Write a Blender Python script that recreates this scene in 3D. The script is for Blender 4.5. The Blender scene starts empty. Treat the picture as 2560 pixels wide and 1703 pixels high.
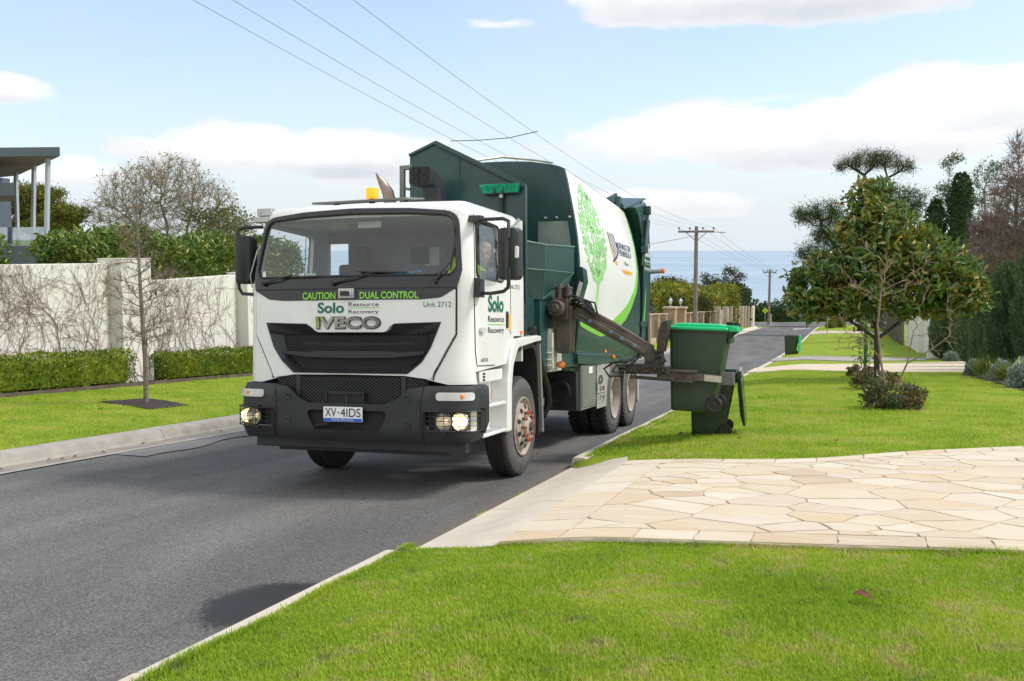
import bpy, bmesh, math, random
import numpy as np
from mathutils import Vector, Matrix, Euler
from mathutils.geometry import delaunay_2d_cdt

scene = bpy.context.scene
COL = scene.collection
PI = math.pi
rng = np.random.default_rng(7)
random.seed(7)

# ------------------------------------------------------------------ camera
YAW, PITCH = math.radians(18.5747), math.radians(5.1541)
cam_data = bpy.data.cameras.new('camera')
cam = bpy.data.objects.new('camera', cam_data)
COL.objects.link(cam)
cam_data.sensor_width = 36.0
cam_data.lens = 36.0 * 2500.0 / 2560.0
cam_data.clip_start = 0.1
cam_data.clip_end = 200000.0
cam.location = (0, 0, 1.55)
cam.rotation_euler = (PI / 2 - PITCH, 0, YAW)
scene.camera = cam
scene.render.resolution_x, scene.render.resolution_y = 1024, 681

# ------------------------------------------------------------------ light and exposure
SUN_EL, SUN_AZ = math.radians(48), math.radians(72)      # azimuth from +Y towards +X
sun_data = bpy.data.lights.new('sun', 'SUN')
sun_data.energy = 1.25
sun_data.angle = math.radians(11)
sun_data.color = (1.0, 0.955, 0.89)
sun = bpy.data.objects.new('sun', sun_data)
COL.objects.link(sun)
_d = Vector((math.sin(SUN_AZ) * math.cos(SUN_EL), math.cos(SUN_AZ) * math.cos(SUN_EL), math.sin(SUN_EL)))
sun.rotation_euler = (-_d).to_track_quat('-Z', 'Y').to_euler()
sun.location = (20, 20, 40)
scene.view_settings.view_transform = 'Standard'
scene.view_settings.look = 'None'
scene.view_settings.exposure = 1.3
scene.view_settings.gamma = 1.0
scene.cycles.max_bounces = 6
scene.cycles.transparent_max_bounces = 12
scene.cycles.caustics_reflective = False
scene.cycles.caustics_refractive = False
scene.cycles.use_denoising = True


# ------------------------------------------------------------------ node helpers
class NT:
    def __init__(self, tree):
        self.t = tree

    def n(self, typ, **kw):
        nd = self.t.nodes.new(typ)
        for k, v in kw.items():
            if k.startswith('i_'):
                k = k[2:]
                key = int(k) if k.isdigit() else k.replace('_', ' ')
                if isinstance(v, bpy.types.NodeSocket):
                    self.t.links.new(v, nd.inputs[key])
                else:
                    nd.inputs[key].default_value = v
            else:
                setattr(nd, k, v)
        return nd

    def math(self, op, a, b=None, c=None, clamp=False):
        nd = self.t.nodes.new('ShaderNodeMath')
        nd.operation = op
        nd.use_clamp = clamp
        for i, v in enumerate((a, b, c)):
            if v is None:
                continue
            if isinstance(v, bpy.types.NodeSocket):
                self.t.links.new(v, nd.inputs[i])
            else:
                nd.inputs[i].default_value = v
        return nd.outputs[0]

    def mix(self, fac, a, b, blend='MIX'):
        nd = self.t.nodes.new('ShaderNodeMix')
        nd.data_type = 'RGBA'
        nd.blend_type = blend
        nd.clamp_factor = True
        for i, v in ((0, fac), (6, a), (7, b)):
            if isinstance(v, bpy.types.NodeSocket):
                self.t.links.new(v, nd.inputs[i])
            else:
                nd.inputs[i].default_value = (tuple(v) + (1,) if isinstance(v, (tuple, list)) and len(v) == 3 else v)
        return nd.outputs[2]

    def ramp(self, fac, stops, interp='LINEAR'):
        nd = self.t.nodes.new('ShaderNodeValToRGB')
        nd.color_ramp.interpolation = interp
        el = nd.color_ramp.elements
        while len(el) < len(stops):
            el.new(0.5)
        for e, (p, c) in zip(el, stops):
            e.position = p
            e.color = (c, c, c, 1) if isinstance(c, (int, float)) else tuple(c) + (1,)
        self.t.links.new(fac, nd.inputs[0])
        return nd.outputs[0]

    def link(self, a, b):
        self.t.links.new(a, b)


def smooth01(nt, v, lo, hi):
    nd = nt.n('ShaderNodeMapRange', interpolation_type='SMOOTHSTEP')
    nd.inputs[1].default_value, nd.inputs[2].default_value = lo, hi
    nt.link(v, nd.inputs[0])
    return nd.outputs[0]


# ------------------------------------------------------------------ sky
world = bpy.data.worlds.new('World')
scene.world = world
world.use_nodes = True
wt = NT(world.node_tree)
world.node_tree.nodes.clear()
sky = wt.n('ShaderNodeTexSky', sky_type='NISHITA', sun_disc=False)
sky.sun_elevation, sky.sun_rotation = SUN_EL, SUN_AZ
sky.altitude, sky.air_density, sky.dust_density, sky.ozone_density = 30, 1.0, 1.2, 1.0
tc = wt.n('ShaderNodeTexCoord')
sep = wt.n('ShaderNodeSeparateXYZ', i_0=tc.outputs['Generated'])
az = wt.math('ARCTAN2', sep.outputs[0], sep.outputs[1])
el_ = wt.math('ARCSINE', sep.outputs[2])
cmb = wt.n('ShaderNodeCombineXYZ', i_0=az, i_1=wt.math('MULTIPLY', el_, 2.4), i_2=0.0)
nz = wt.n('ShaderNodeTexNoise', i_Vector=cmb.outputs[0], i_Scale=7.0, i_Detail=9.0, i_Roughness=0.58)
nz2 = wt.n('ShaderNodeTexNoise', i_Vector=cmb.outputs[0], i_Scale=2.3, i_Detail=4.0, i_Roughness=0.5)
pf = wt.n('ShaderNodeTexNoise', i_Vector=cmb.outputs[0], i_Scale=22.0, i_Detail=8.0, i_Roughness=0.62)
# cloud banks: (azimuth, elevation, half width, half height, strength) in degrees
BANKS = [(-2.5, 13.7, 13.8, 2.5, 1.15), (-2.5, 6.0, 14.5, 2.5, 1.0), (5.5, 7.6, 6.5, 2.2, 1.0), (-31.0, 5.3, 9.5, 1.8, 1.0), (-26.5, 4.6, 5.0, 1.5, .8), (-46.0, 8.0, 4.2, 1.1, 0.9),
         (-19.5, 12.4, 2.4, .45, .45), (-43, 4.0, 5, 1.0, .6), (-12, 2.6, 9, 1.0, .5), (26, 12, 12, 5, .9), (-62, 10, 12, 4, .9)]
mask = None
lowpart = None
for a0, e0, wa, we, st in BANKS:
    da = wt.math('MULTIPLY', wt.math('SUBTRACT', az, math.radians(a0)), 1 / math.radians(wa))
    de = wt.math('MULTIPLY', wt.math('SUBTRACT', el_, math.radians(e0)), 1 / math.radians(we))
    # flatter undersides: stretch the distance below the middle
    de = wt.math('MULTIPLY', de, wt.math('ADD', 1.0, wt.math('MULTIPLY', wt.math('LESS_THAN', de, 0.0), 0.25)))
    r2 = wt.math('ADD', wt.math('POWER', wt.math('ABSOLUTE', da), 2.4), wt.math('MULTIPLY', de, de))
    m = wt.math('MULTIPLY', wt.math('SUBTRACT', 1.0, r2), st)
    lp = wt.math('MULTIPLY', wt.math('MAXIMUM', m, 0.0), wt.math('MULTIPLY', de, -1.0))
    mask = m if mask is None else wt.math('MAXIMUM', mask, m)
    lowpart = lp if lowpart is None else wt.math('ADD', lowpart, lp)
cl = wt.math('ADD', mask, wt.math('MULTIPLY', wt.math('SUBTRACT', nz.outputs[0], 0.5), 2.3))
cl = wt.math('ADD', cl, wt.math('MULTIPLY', wt.math('SUBTRACT', pf.outputs[0], 0.5), 1.0))
cloud = smooth01(wt, cl, 0.06, 0.50)
# added bright sheet in the unseen sky behind the camera, fills faces turned to it
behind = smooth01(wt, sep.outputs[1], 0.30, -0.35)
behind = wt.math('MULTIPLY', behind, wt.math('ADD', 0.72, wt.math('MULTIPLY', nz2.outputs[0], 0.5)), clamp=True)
veil = wt.math('MULTIPLY', smooth01(wt, nz2.outputs[0], 0.36, 0.72), 0.34)
veil = wt.math('ADD', veil, 0.22)
hor = smooth01(wt, el_, 0.20, 0.0)
veil = wt.math('MAXIMUM', veil, wt.math('MULTIPLY', hor, 0.93))
base_sky = wt.n('ShaderNodeBackground', i_0=sky.outputs[0], i_1=0.09)
shade = wt.math('ADD', wt.math('MULTIPLY', smooth01(wt, lowpart, -0.15, 0.75), 0.8), wt.math('MULTIPLY', wt.math('SUBTRACT', nz.outputs[0], 0.47), 1.6), clamp=True)
ccol = wt.mix(shade, (0.43, 0.43, 0.43), (0.255, 0.277, 0.313))
cloud_bg = wt.n('ShaderNodeBackground', i_0=ccol, i_1=1.0)
veil_bg = wt.n('ShaderNodeBackground', i_0=(0.325, 0.357, 0.388, 1), i_1=1.0)
m1 = wt.n('ShaderNodeMixShader', i_0=veil)
wt.link(base_sky.outputs[0], m1.inputs[1]); wt.link(veil_bg.outputs[0], m1.inputs[2])
m2 = wt.n('ShaderNodeMixShader', i_0=cloud)
wt.link(m1.outputs[0], m2.inputs[1]); wt.link(cloud_bg.outputs[0], m2.inputs[2])
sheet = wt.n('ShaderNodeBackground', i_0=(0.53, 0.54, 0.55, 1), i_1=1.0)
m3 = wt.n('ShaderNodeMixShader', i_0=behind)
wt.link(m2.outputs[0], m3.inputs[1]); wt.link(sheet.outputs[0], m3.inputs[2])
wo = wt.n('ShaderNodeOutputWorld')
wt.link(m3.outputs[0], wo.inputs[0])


# ------------------------------------------------------------------ mesh helpers
def finish(me, mats, smooth=40):
    for m in mats:
        me.materials.append(m)
    if smooth:
        me.polygons.foreach_set('use_smooth', [True] * len(me.polygons))
        me.set_sharp_from_angle(angle=math.radians(smooth))
    me.update()


def link(name, data, parent=None, label=None, cat=None, group=None, kind=None, loc=None, rot=None):
    o = bpy.data.objects.new(name, data)
    COL.objects.link(o)
    if parent is not None:
        o.parent = parent
    if loc is not None:
        o.location = loc
    if rot is not None:
        o.rotation_euler = rot
    tag(o, label, cat, group, kind)
    return o


def tag(o, label=None, cat=None, group=None, kind=None):
    for k, v in (('label', label), ('category', cat), ('group', group), ('kind', kind)):
        if v:
            o[k] = v
    return o


def thing(name, label, cat, loc=(0, 0, 0), rz=0.0, group=None):
    o = link(name, None, None, label, cat, group, None, loc, (0, 0, rz))
    o.empty_display_size = 0.2
    return o


def copy_tree(o, parent=None):
    c = o.copy()
    COL.objects.link(c)
    if parent is not None:
        c.parent = parent
    for ch in list(o.children):
        copy_tree(ch, c)
    return c


def basis(d):
    d = Vector(d).normalized()
    a = Vector((0, 0, 1)) if abs(d.z) < 0.95 else Vector((1, 0, 0))
    x = d.cross(a).normalized()
    return x, d.cross(x).normalized(), d


class MB:
    """collects shapes and links them as ONE mesh object"""
    def __init__(self):
        self.v, self.f, self.m, self.mi = [], [], [], 0

    def add(self, vs, fs):
        n = len(self.v)
        self.v += [tuple(p) for p in vs]
        self.f += [tuple(i + n for i in f) for f in fs]
        self.m += [self.mi] * len(fs)
        return self

    def box(self, a, b, mtx=None):
        x0, y0, z0 = a
        x1, y1, z1 = b
        vs = [Vector(p) for p in ((x0, y0, z0), (x1, y0, z0), (x1, y1, z0), (x0, y1, z0), (x0, y0, z1), (x1, y0, z1), (x1, y1, z1), (x0, y1, z1))]
        if mtx is not None:
            vs = [mtx @ p for p in vs]
        return self.add(vs, [(3, 2, 1, 0), (4, 5, 6, 7), (0, 1, 5, 4), (1, 2, 6, 5), (2, 3, 7, 6), (3, 0, 4, 7)])

    def bar(self, p0, p1, w, h, up=(0, 0, 1)):
        """rectangular bar between two points"""
        p0, p1 = Vector(p0), Vector(p1)
        d = (p1 - p0).normalized()
        s = d.cross(Vector(up))
        s = s.normalized() if s.length > 1e-4 else Vector((1, 0, 0))
        u = s.cross(d).normalized()
        vs = []
        for p in (p0, p1):
            for a, b in ((-1, -1), (1, -1), (1, 1), (-1, 1)):
                vs.append(p + s * (a * w / 2) + u * (b * h / 2))
        return self.add(vs, [(3, 2, 1, 0), (4, 5, 6, 7), (0, 1, 5, 4), (1, 2, 6, 5), (2, 3, 7, 6), (3, 0, 4, 7)])

    def cyl(self, p0, p1, r0, r1=None, n=16, caps=True):
        r1 = r0 if r1 is None else r1
        return self.tube([p0, p1], [r0, r1], n, caps)

    def tube(self, pts, rs, n=8, caps=True):
        pts = [Vector(p) for p in pts]
        if not isinstance(rs, (list, tuple)):
            rs = [rs] * len(pts)
        vs, fs = [], []
        px = None
        for i, p in enumerate(pts):
            d = (pts[min(i + 1, len(pts) - 1)] - pts[max(i - 1, 0)])
            if d.length < 1e-9:
                d = Vector((0, 0, 1))
            d.normalize()
            if px is None:
                x, y, _ = basis(d)
            else:
                x = px - d * px.dot(d)
                x = x.normalized() if x.length > 1e-6 else basis(d)[0]
                y = d.cross(x)
            px = x
            for k in range(n):
                t = 2 * PI * k / n
                vs.append(p + (x * math.cos(t) + y * math.sin(t)) * rs[i])
        for i in range(len(pts) - 1):
            for k in range(n):
                a, b = i * n + k, i * n + (k + 1) % n
                fs.append((a, b, b + n, a + n))
        if caps:
            fs.append(tuple(range(n - 1, -1, -1)))
            fs.append(tuple((len(pts) - 1) * n + k for k in range(n)))
        return self.add(vs, fs)

    def lathe(self, prof, o, d, n=32, closed=False):
        """profile [(along, radius)] turned about the axis d through o"""
        x, y, d = basis(d)
        o = Vector(o)
        vs, fs = [], []
        for a, r in prof:
            for k in range(n):
                t = 2 * PI * k / n
                vs.append(o + d * a + (x * math.cos(t) + y * math.sin(t)) * r)
        m = len(prof)
        for i in range(m if closed else m - 1):
            for k in range(n):
                a, b = i * n + k, i * n + (k + 1) % n
                c, e = ((i + 1) % m) * n + (k + 1) % n, ((i + 1) % m) * n + k
                fs.append((a, b, c, e))
        return self.add(vs, fs)

    def prism(self, poly, axis, a, b):
        """polygon (2-D) pushed along an axis; axis 'x' -> poly in (y,z), 'y' -> (x,z), 'z' -> (x,y)"""
        def P(p, t):
            return {'x': (t, p[0], p[1]), 'y': (p[0], t, p[1]), 'z': (p[0], p[1], t)}[axis]
        n = len(poly)
        vs = [P(p, a) for p in poly] + [P(p, b) for p in poly]
        fs = [tuple(range(n)), tuple(range(2 * n - 1, n - 1, -1))] + [(i, i + n, (i + 1) % n + n, (i + 1) % n) for i in range(n)]
        return self.add(vs, fs)

    def loft(self, rings, caps=True):
        n = len(rings[0])
        vs = [p for r in rings for p in r]
        fs = []
        for i in range(len(rings) - 1):
            for k in range(n):
                a, b = i * n + k, i * n + (k + 1) % n
                fs.append((a, b, b + n, a + n))
        if caps:
            fs += [tuple(range(n - 1, -1, -1)), tuple((len(rings) - 1) * n + k for k in range(n))]
        return self.add(vs, fs)

    def build(self, name, mats, parent=None, smooth=40, bevel=0, seg=2, fix=True, split=False, **kw):
        if split:
            # every separate piece becomes a mesh of its own
            par = list(range(len(self.v)))

            def root(i):
                while par[i] != i:
                    par[i] = par[par[i]]; i = par[i]
                return i
            for f in self.f:
                a = root(f[0])
                for b in f[1:]:
                    par[root(b)] = a
            grp = {}
            for k, f in enumerate(self.f):
                grp.setdefault(root(f[0]), []).append(k)
            out = []
            for ks in grp.values():
                m = MB(); idx = {}
                for k in ks:
                    for i in self.f[k]:
                        if i not in idx:
                            idx[i] = len(m.v); m.v.append(self.v[i])
                    m.f.append(tuple(idx[i] for i in self.f[k])); m.m.append(self.m[k])
                out.append(m.build(name, mats, parent, smooth, bevel, seg, fix, **kw))
            return out
        me = bpy.data.meshes.new(name)
        me.from_pydata(self.v, [], self.f)
        mats = mats if isinstance(mats, (list, tuple)) else [mats]
        me.polygons.foreach_set('material_index', self.m)
        if fix:
            bm = bmesh.new(); bm.from_mesh(me)
            bmesh.ops.recalc_face_normals(bm, faces=bm.faces)
            bm.to_mesh(me); bm.free()
        finish(me, mats, smooth)
        o = link(name, me, parent, **kw)
        if bevel:
            b = o.modifiers.new('bevel', 'BEVEL')
            b.width, b.segments, b.limit_method, b.angle_limit = bevel, seg, 'ANGLE', math.radians(35)
            b.harden_normals = False
        return o


def fast_mesh(name, verts, faces, mats, parent=None, smooth=False, mat_idx=None, **kw):
    """large meshes from numpy arrays; faces is (M,3) or (M,4)"""
    me = bpy.data.meshes.new(name)
    verts = np.asarray(verts, dtype=np.float32)
    faces = np.asarray(faces, dtype=np.int32)
    k = faces.shape[1]
    me.vertices.add(len(verts))
    me.vertices.foreach_set('co', verts.ravel())
    me.loops.add(faces.size)
    me.loops.foreach_set('vertex_index', faces.ravel())
    me.polygons.add(len(faces))
    me.polygons.foreach_set('loop_start', np.arange(0, faces.size, k, dtype=np.int32))
    if mat_idx is not None:
        me.polygons.foreach_set('material_index', np.asarray(mat_idx, dtype=np.int32))
    if smooth:
        me.polygons.foreach_set('use_smooth', np.ones(len(faces), dtype=bool))
    for m in (mats if isinstance(mats, (list, tuple)) else [mats]):
        me.materials.append(m)
    me.update(calc_edges=True)
    me.validate()
    return link(name, me, parent, **kw)


def rpoly(pts, n=6):
    """polygon with rounded corners: (u, v, radius)"""
    out = []
    m = len(pts)
    for i in range(m):
        p = pts[i]
        r = p[2] if len(p) > 2 else 0
        P = Vector(p[:2])
        if r <= 0:
            out.append(tuple(P)); continue
        A = Vector(pts[i - 1][:2]) - P
        B = Vector(pts[(i + 1) % m][:2]) - P
        la, lb = A.length, B.length
        A.normalize(); B.normalize()
        ang = math.acos(max(-1, min(1, A.dot(B))))
        t = min(r / max(1e-6, math.tan(ang / 2)), la * 0.48, lb * 0.48)
        a, b = P + A * t, P + B * t
        for k in range(n + 1):
            s = k / n
            out.append(tuple(a * (1 - s) ** 2 + P * 2 * s * (1 - s) + b * s ** 2))
    return out


def inpoly(x, y, poly):
    c = False
    j = len(poly) - 1
    for i in range(len(poly)):
        xi, yi = poly[i]; xj, yj = poly[j]
        if (yi > y) != (yj > y) and x < (xj - xi) * (y - yi) / (yj - yi) + xi:
            c = not c
        j = i
    return c


def densify(poly, step):
    out = []
    for i, p in enumerate(poly):
        q = poly[(i + 1) % len(poly)]
        L = math.dist(p, q)
        k = max(1, int(L / step))
        for s in range(k):
            out.append((p[0] + (q[0] - p[0]) * s / k, p[1] + (q[1] - p[1]) * s / k))
    return out


def panel(name, outline, S, mats, parent=None, holes=(), off=0.0, thick=0.01, step=0.06, smooth=35, mb=None, **kw):
    """a sheet of given thickness cut from the curved skin S(u, v, offset) along an outline with holes"""
    loops = [densify(outline, step)] + [densify(h, step) for h in holes]
    vs, es = [], []
    for lp in loops:
        n0 = len(vs)
        vs += [Vector(p) for p in lp]
        es += [(n0 + i, n0 + (i + 1) % len(lp)) for i in range(len(lp))]
    us = [p[0] for p in loops[0]]; ws = [p[1] for p in loops[0]]
    u = min(us) + step * .5
    while u < max(us):
        w = min(ws) + step * .5
        while w < max(ws):
            if inpoly(u, w, loops[0]) and not any(inpoly(u, w, h) for h in loops[1:]):
                if min((u - p.x) ** 2 + (w - p.y) ** 2 for p in vs) > (step * .45) ** 2:
                    vs.append(Vector((u, w)))
            w += step
        u += step
    rv, _, rf, _, _, _ = delaunay_2d_cdt(vs, es, [], 0, 1e-6)
    fs = []
    for f in rf:
        cx = sum(rv[i].x for i in f) / len(f); cy = sum(rv[i].y for i in f) / len(f)
        if inpoly(cx, cy, loops[0]) and not any(inpoly(cx, cy, h) for h in loops[1:]):
            fs.append(tuple(f))
    n = len(rv)
    m = mb or MB()
    cnt = {}
    for f in fs:
        for i in range(len(f)):
            e = (f[i], f[(i + 1) % len(f)])
            cnt[e] = 1
    top = [S(p.x, p.y, off) for p in rv]
    allf = list(fs)
    if thick:
        top += [S(p.x, p.y, off - thick) for p in rv]
        allf += [tuple(i + n for i in reversed(f)) for f in fs]
        for (a, b) in cnt:
            if (b, a) not in cnt:
                allf.append((b, a, a + n, b + n))
    m.add(top, allf)
    if mb is not None:
        return m
    return m.build(name, mats, parent, smooth, **kw)


def text_pts(s, bold=0.0):
    cu = bpy.data.curves.new('t', 'FONT')
    cu.body = s
    cu.size = 1.0
    cu.offset = bold
    cu.resolution_u = 4
    o = bpy.data.objects.new('t', cu)
    COL.objects.link(o)
    dg = bpy.context.evaluated_depsgraph_get()
    me = bpy.data.meshes.new_from_object(o.evaluated_get(dg))
    vs = [(v.co.x, v.co.y) for v in me.vertices]
    fs = [tuple(p.vertices) for p in me.polygons]
    bpy.data.objects.remove(o); bpy.data.curves.remove(cu); bpy.data.meshes.remove(me)
    x0, x1 = min(v[0] for v in vs), max(v[0] for v in vs)
    y0, y1 = min(v[1] for v in vs), max(v[1] for v in vs)
    return [((x - x0) / (x1 - x0), (y - y0) / (y1 - y0)) for x, y in vs], fs


def text_on(mb, s, rect, S, off=0.004, bold=0.0, shear=0.0):
    """letters of s filling rect (u0,v0,u1,v1) of the skin S"""
    vs, fs = text_pts(s, bold)
    u0, v0, u1, v1 = rect
    mb.add([S(u0 + (u1 - u0) * x + shear * (v1 - v0) * y, v0 + (v1 - v0) * y, off) for x, y in vs], fs)
    return mb


# ------------------------------------------------------------------ materials
_M = {}


def mat(name, col, rough=0.5, metal=0.0, var=0.12, vscale=3.0, bump=0.0, bscale=60.0, spec=0.5, coat=0.0, dirt=0.0, dcol=(0.10, 0.085, 0.07), dscale=2.5, coord='Object'):
    if name in _M:
        return _M[name]
    m = bpy.data.materials.new(name)
    m.use_nodes = True
    nt = NT(m.node_tree)
    b = m.node_tree.nodes['Principled BSDF']
    t = nt.n('ShaderNodeTexCoord').outputs[coord]
    n1 = nt.n('ShaderNodeTexNoise', i_Vector=t, i_Scale=vscale, i_Detail=6.0, i_Roughness=0.6)
    hi = tuple(min(1, c * (1 + var)) for c in col)
    lo = tuple(c * (1 - var) for c in col)
    c = nt.mix(smooth01(nt, n1.outputs[0], 0.3, 0.7), lo, hi)
    if dirt:
        n2 = nt.n('ShaderNodeTexNoise', i_Vector=t, i_Scale=dscale, i_Detail=8.0, i_Roughness=0.7)
        c = nt.mix(nt.math('MULTIPLY', smooth01(nt, n2.outputs[0], 0.5, 0.78), dirt), c, dcol)
    nt.link(c, b.inputs['Base Color'])
    b.inputs['Roughness'].default_value = rough
    nt.link(nt.math('ADD', rough - 0.06, nt.math('MULTIPLY', n1.outputs[0], 0.12)), b.inputs['Roughness'])
    b.inputs['Metallic'].default_value = metal
    b.inputs['Specular IOR Level'].default_value = spec
    b.inputs['Coat Weight'].default_value = coat
    b.inputs['Coat Roughness'].default_value = 0.08
    if bump:
        n3 = nt.n('ShaderNodeTexNoise', i_Vector=t, i_Scale=bscale, i_Detail=5.0)
        bp = nt.n('ShaderNodeBump', i_Strength=bump, i_Distance=0.02, i_Height=n3.outputs[0])
        nt.link(bp.outputs[0], b.inputs['Normal'])
    _M[name] = m
    return m


def leaf_mat(name, cols, rough=0.45, trans=0.25, spec=0.35):
    """foliage: each leaf its own tone; part of the light passes through"""
    if name in _M:
        return _M[name]
    m = bpy.data.materials.new(name)
    m.use_nodes = True
    nt = NT(m.node_tree)
    b = m.node_tree.nodes['Principled BSDF']
    out = m.node_tree.nodes['Material Output']
    g = nt.n('ShaderNodeNewGeometry')
    t = nt.n('ShaderNodeTexCoord').outputs['Object']
    n1 = nt.n('ShaderNodeTexNoise', i_Vector=t, i_Scale=1.6, i_Detail=4.0)
    f = nt.math('ADD', nt.math('MULTIPLY', g.outputs['Random Per Island'], 0.65), nt.math('MULTIPLY', smooth01(nt, n1.outputs[0], 0.3, 0.7), 0.35))
    k = len(cols) - 1
    c = nt.ramp(f, [(i / k, cc) for i, cc in enumerate(cols)])
    nt.link(c, b.inputs['Base Color'])
    b.inputs['Roughness'].default_value = rough
    b.inputs['Specular IOR Level'].default_value = spec
    if trans:
        tr = nt.n('ShaderNodeBsdfTranslucent')
        nt.link(nt.mix(0.5, c, (0.25, 0.32, 0.05), 'MIX'), tr.inputs[0])
        mx = nt.n('ShaderNodeMixShader', i_0=trans)
        nt.link(b.outputs[0], mx.inputs[1]); nt.link(tr.outputs[0], mx.inputs[2])
        nt.link(mx.outputs[0], out.inputs[0])
    _M[name] = m
    return m


def glass_mat(name, tint=(0.5, 0.55, 0.55), gloss=0.06, rough=0.02, edge=0.55):
    if name in _M:
        return _M[name]
    m = bpy.data.materials.new(name)
    m.use_nodes = True
    nt = NT(m.node_tree)
    m.node_tree.nodes.remove(m.node_tree.nodes['Principled BSDF'])
    out = m.node_tree.nodes['Material Output']
    tr = nt.n('ShaderNodeBsdfTransparent', i_0=tuple(tint) + (1,))
    gl = nt.n('ShaderNodeBsdfGlossy', i_0=(1, 1, 1, 1), i_1=rough)
    lw = nt.n('ShaderNodeLayerWeight', i_0=0.35)
    fac = nt.math('ADD', gloss, nt.math('MULTIPLY', lw.outputs['Fresnel'], edge), clamp=True)
    mx = nt.n('ShaderNodeMixShader', i_0=fac)
    nt.link(tr.outputs[0], mx.inputs[1]); nt.link(gl.outputs[0], mx.inputs[2])
    nt.link(mx.outputs[0], out.inputs[0])
    _M[name] = m
    return m


def emit_mat(name, col, strength):
    if name in _M:
        return _M[name]
    m = bpy.data.materials.new(name)
    m.use_nodes = True
    b = m.node_tree.nodes['Principled BSDF']
    b.inputs['Base Color'].default_value = tuple(col) + (1,)
    b.inputs['Emission Color'].default_value = tuple(col) + (1,)
    b.inputs['Emission Strength'].default_value = strength
    b.inputs['Roughness'].default_value = 0.2
    _M[name] = m
    return m

# ================================================================== terrain
SX, SY = 0.02654, 0.06928
_PY = [0, 40, 52, 70, 80, 100, 115, 124, 135, 200, 400]
_PA = [0, 0, .10, .35, .62, 1.05, 1.25, 1.75, 1.9, -6, -12]
ROAD_R, ROAD_L = -2.88, -8.72


def sm(t):
    t = min(1, max(0, t))
    return t * t * (3 - 2 * t)


def crown(X, Y):
    return SX * max(-40, min(40, X)) - SY * Y + float(np.interp(Y, _PY, _PA))


def base(X, Y):
    z = crown(X, Y)
    if -8.72 < X < -2.87:
        z -= 0.085 * sm((X + 8.72) / 3.0)
    return z


def terr(X, Y):
    z = crown(X, Y)
    if X > -2.86:
        z += 0.05 + 0.12 * sm((X + 2.88) / 1.6)
    elif X < -9.0:
        z += 0.13 + 0.04 * sm((-9.0 - X) / 3)
    if Y > 112:
        z -= (z - crown(X, Y)) * sm((Y - 112) / 2)
    return z


# ---------- ground materials
def grass_ground():
    m = bpy.data.materials.new('lawn')
    m.use_nodes = True
    nt = NT(m.node_tree)
    b = m.node_tree.nodes['Principled BSDF']
    t = nt.n('ShaderNodeTexCoord').outputs['Object']
    fine = nt.n('ShaderNodeTexNoise', i_Vector=t, i_Scale=42.0, i_Detail=6.0, i_Roughness=0.7)
    mid = nt.n('ShaderNodeTexNoise', i_Vector=t, i_Scale=3.2, i_Detail=6.0, i_Roughness=0.62)
    big = nt.n('ShaderNodeTexNoise', i_Vector=t, i_Scale=0.55, i_Detail=4.0)
    c = nt.mix(smooth01(nt, mid.outputs[0], 0.35, 0.68), GR_DARK, GR_LITE)
    c = nt.mix(nt.math('MULTIPLY', smooth01(nt, fine.outputs[0], 0.45, 0.75), 0.6), c, GR_YEL)
    c = nt.mix(nt.math('MULTIPLY', smooth01(nt, big.outputs[0], 0.52, 0.75), 0.45), c, GR_YEL)
    straw = nt.math('MULTIPLY', smooth01(nt, mid.outputs[0], 0.62, 0.74), smooth01(nt, fine.outputs[0], 0.4, 0.6))
    c = nt.mix(nt.math('MULTIPLY', straw, 0.5), c, GR_STRAW)
    nt.link(c, b.inputs['Base Color'])
    b.inputs['Roughness'].default_value = 0.9
    b.inputs['Specular IOR Level'].default_value = 0.1
    bp = nt.n('ShaderNodeBump', i_Strength=0.9, i_Distance=0.03, i_Height=fine.outputs[0])
    nt.link(bp.outputs[0], b.inputs['Normal'])
    return m


GR_DARK, GR_LITE, GR_YEL, GR_STRAW = (0.16, 0.25, 0.02), (0.28, 0.36, 0.035), (0.35, 0.38, 0.055), (0.40, 0.34, 0.13)
M_lawn = grass_ground()


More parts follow.
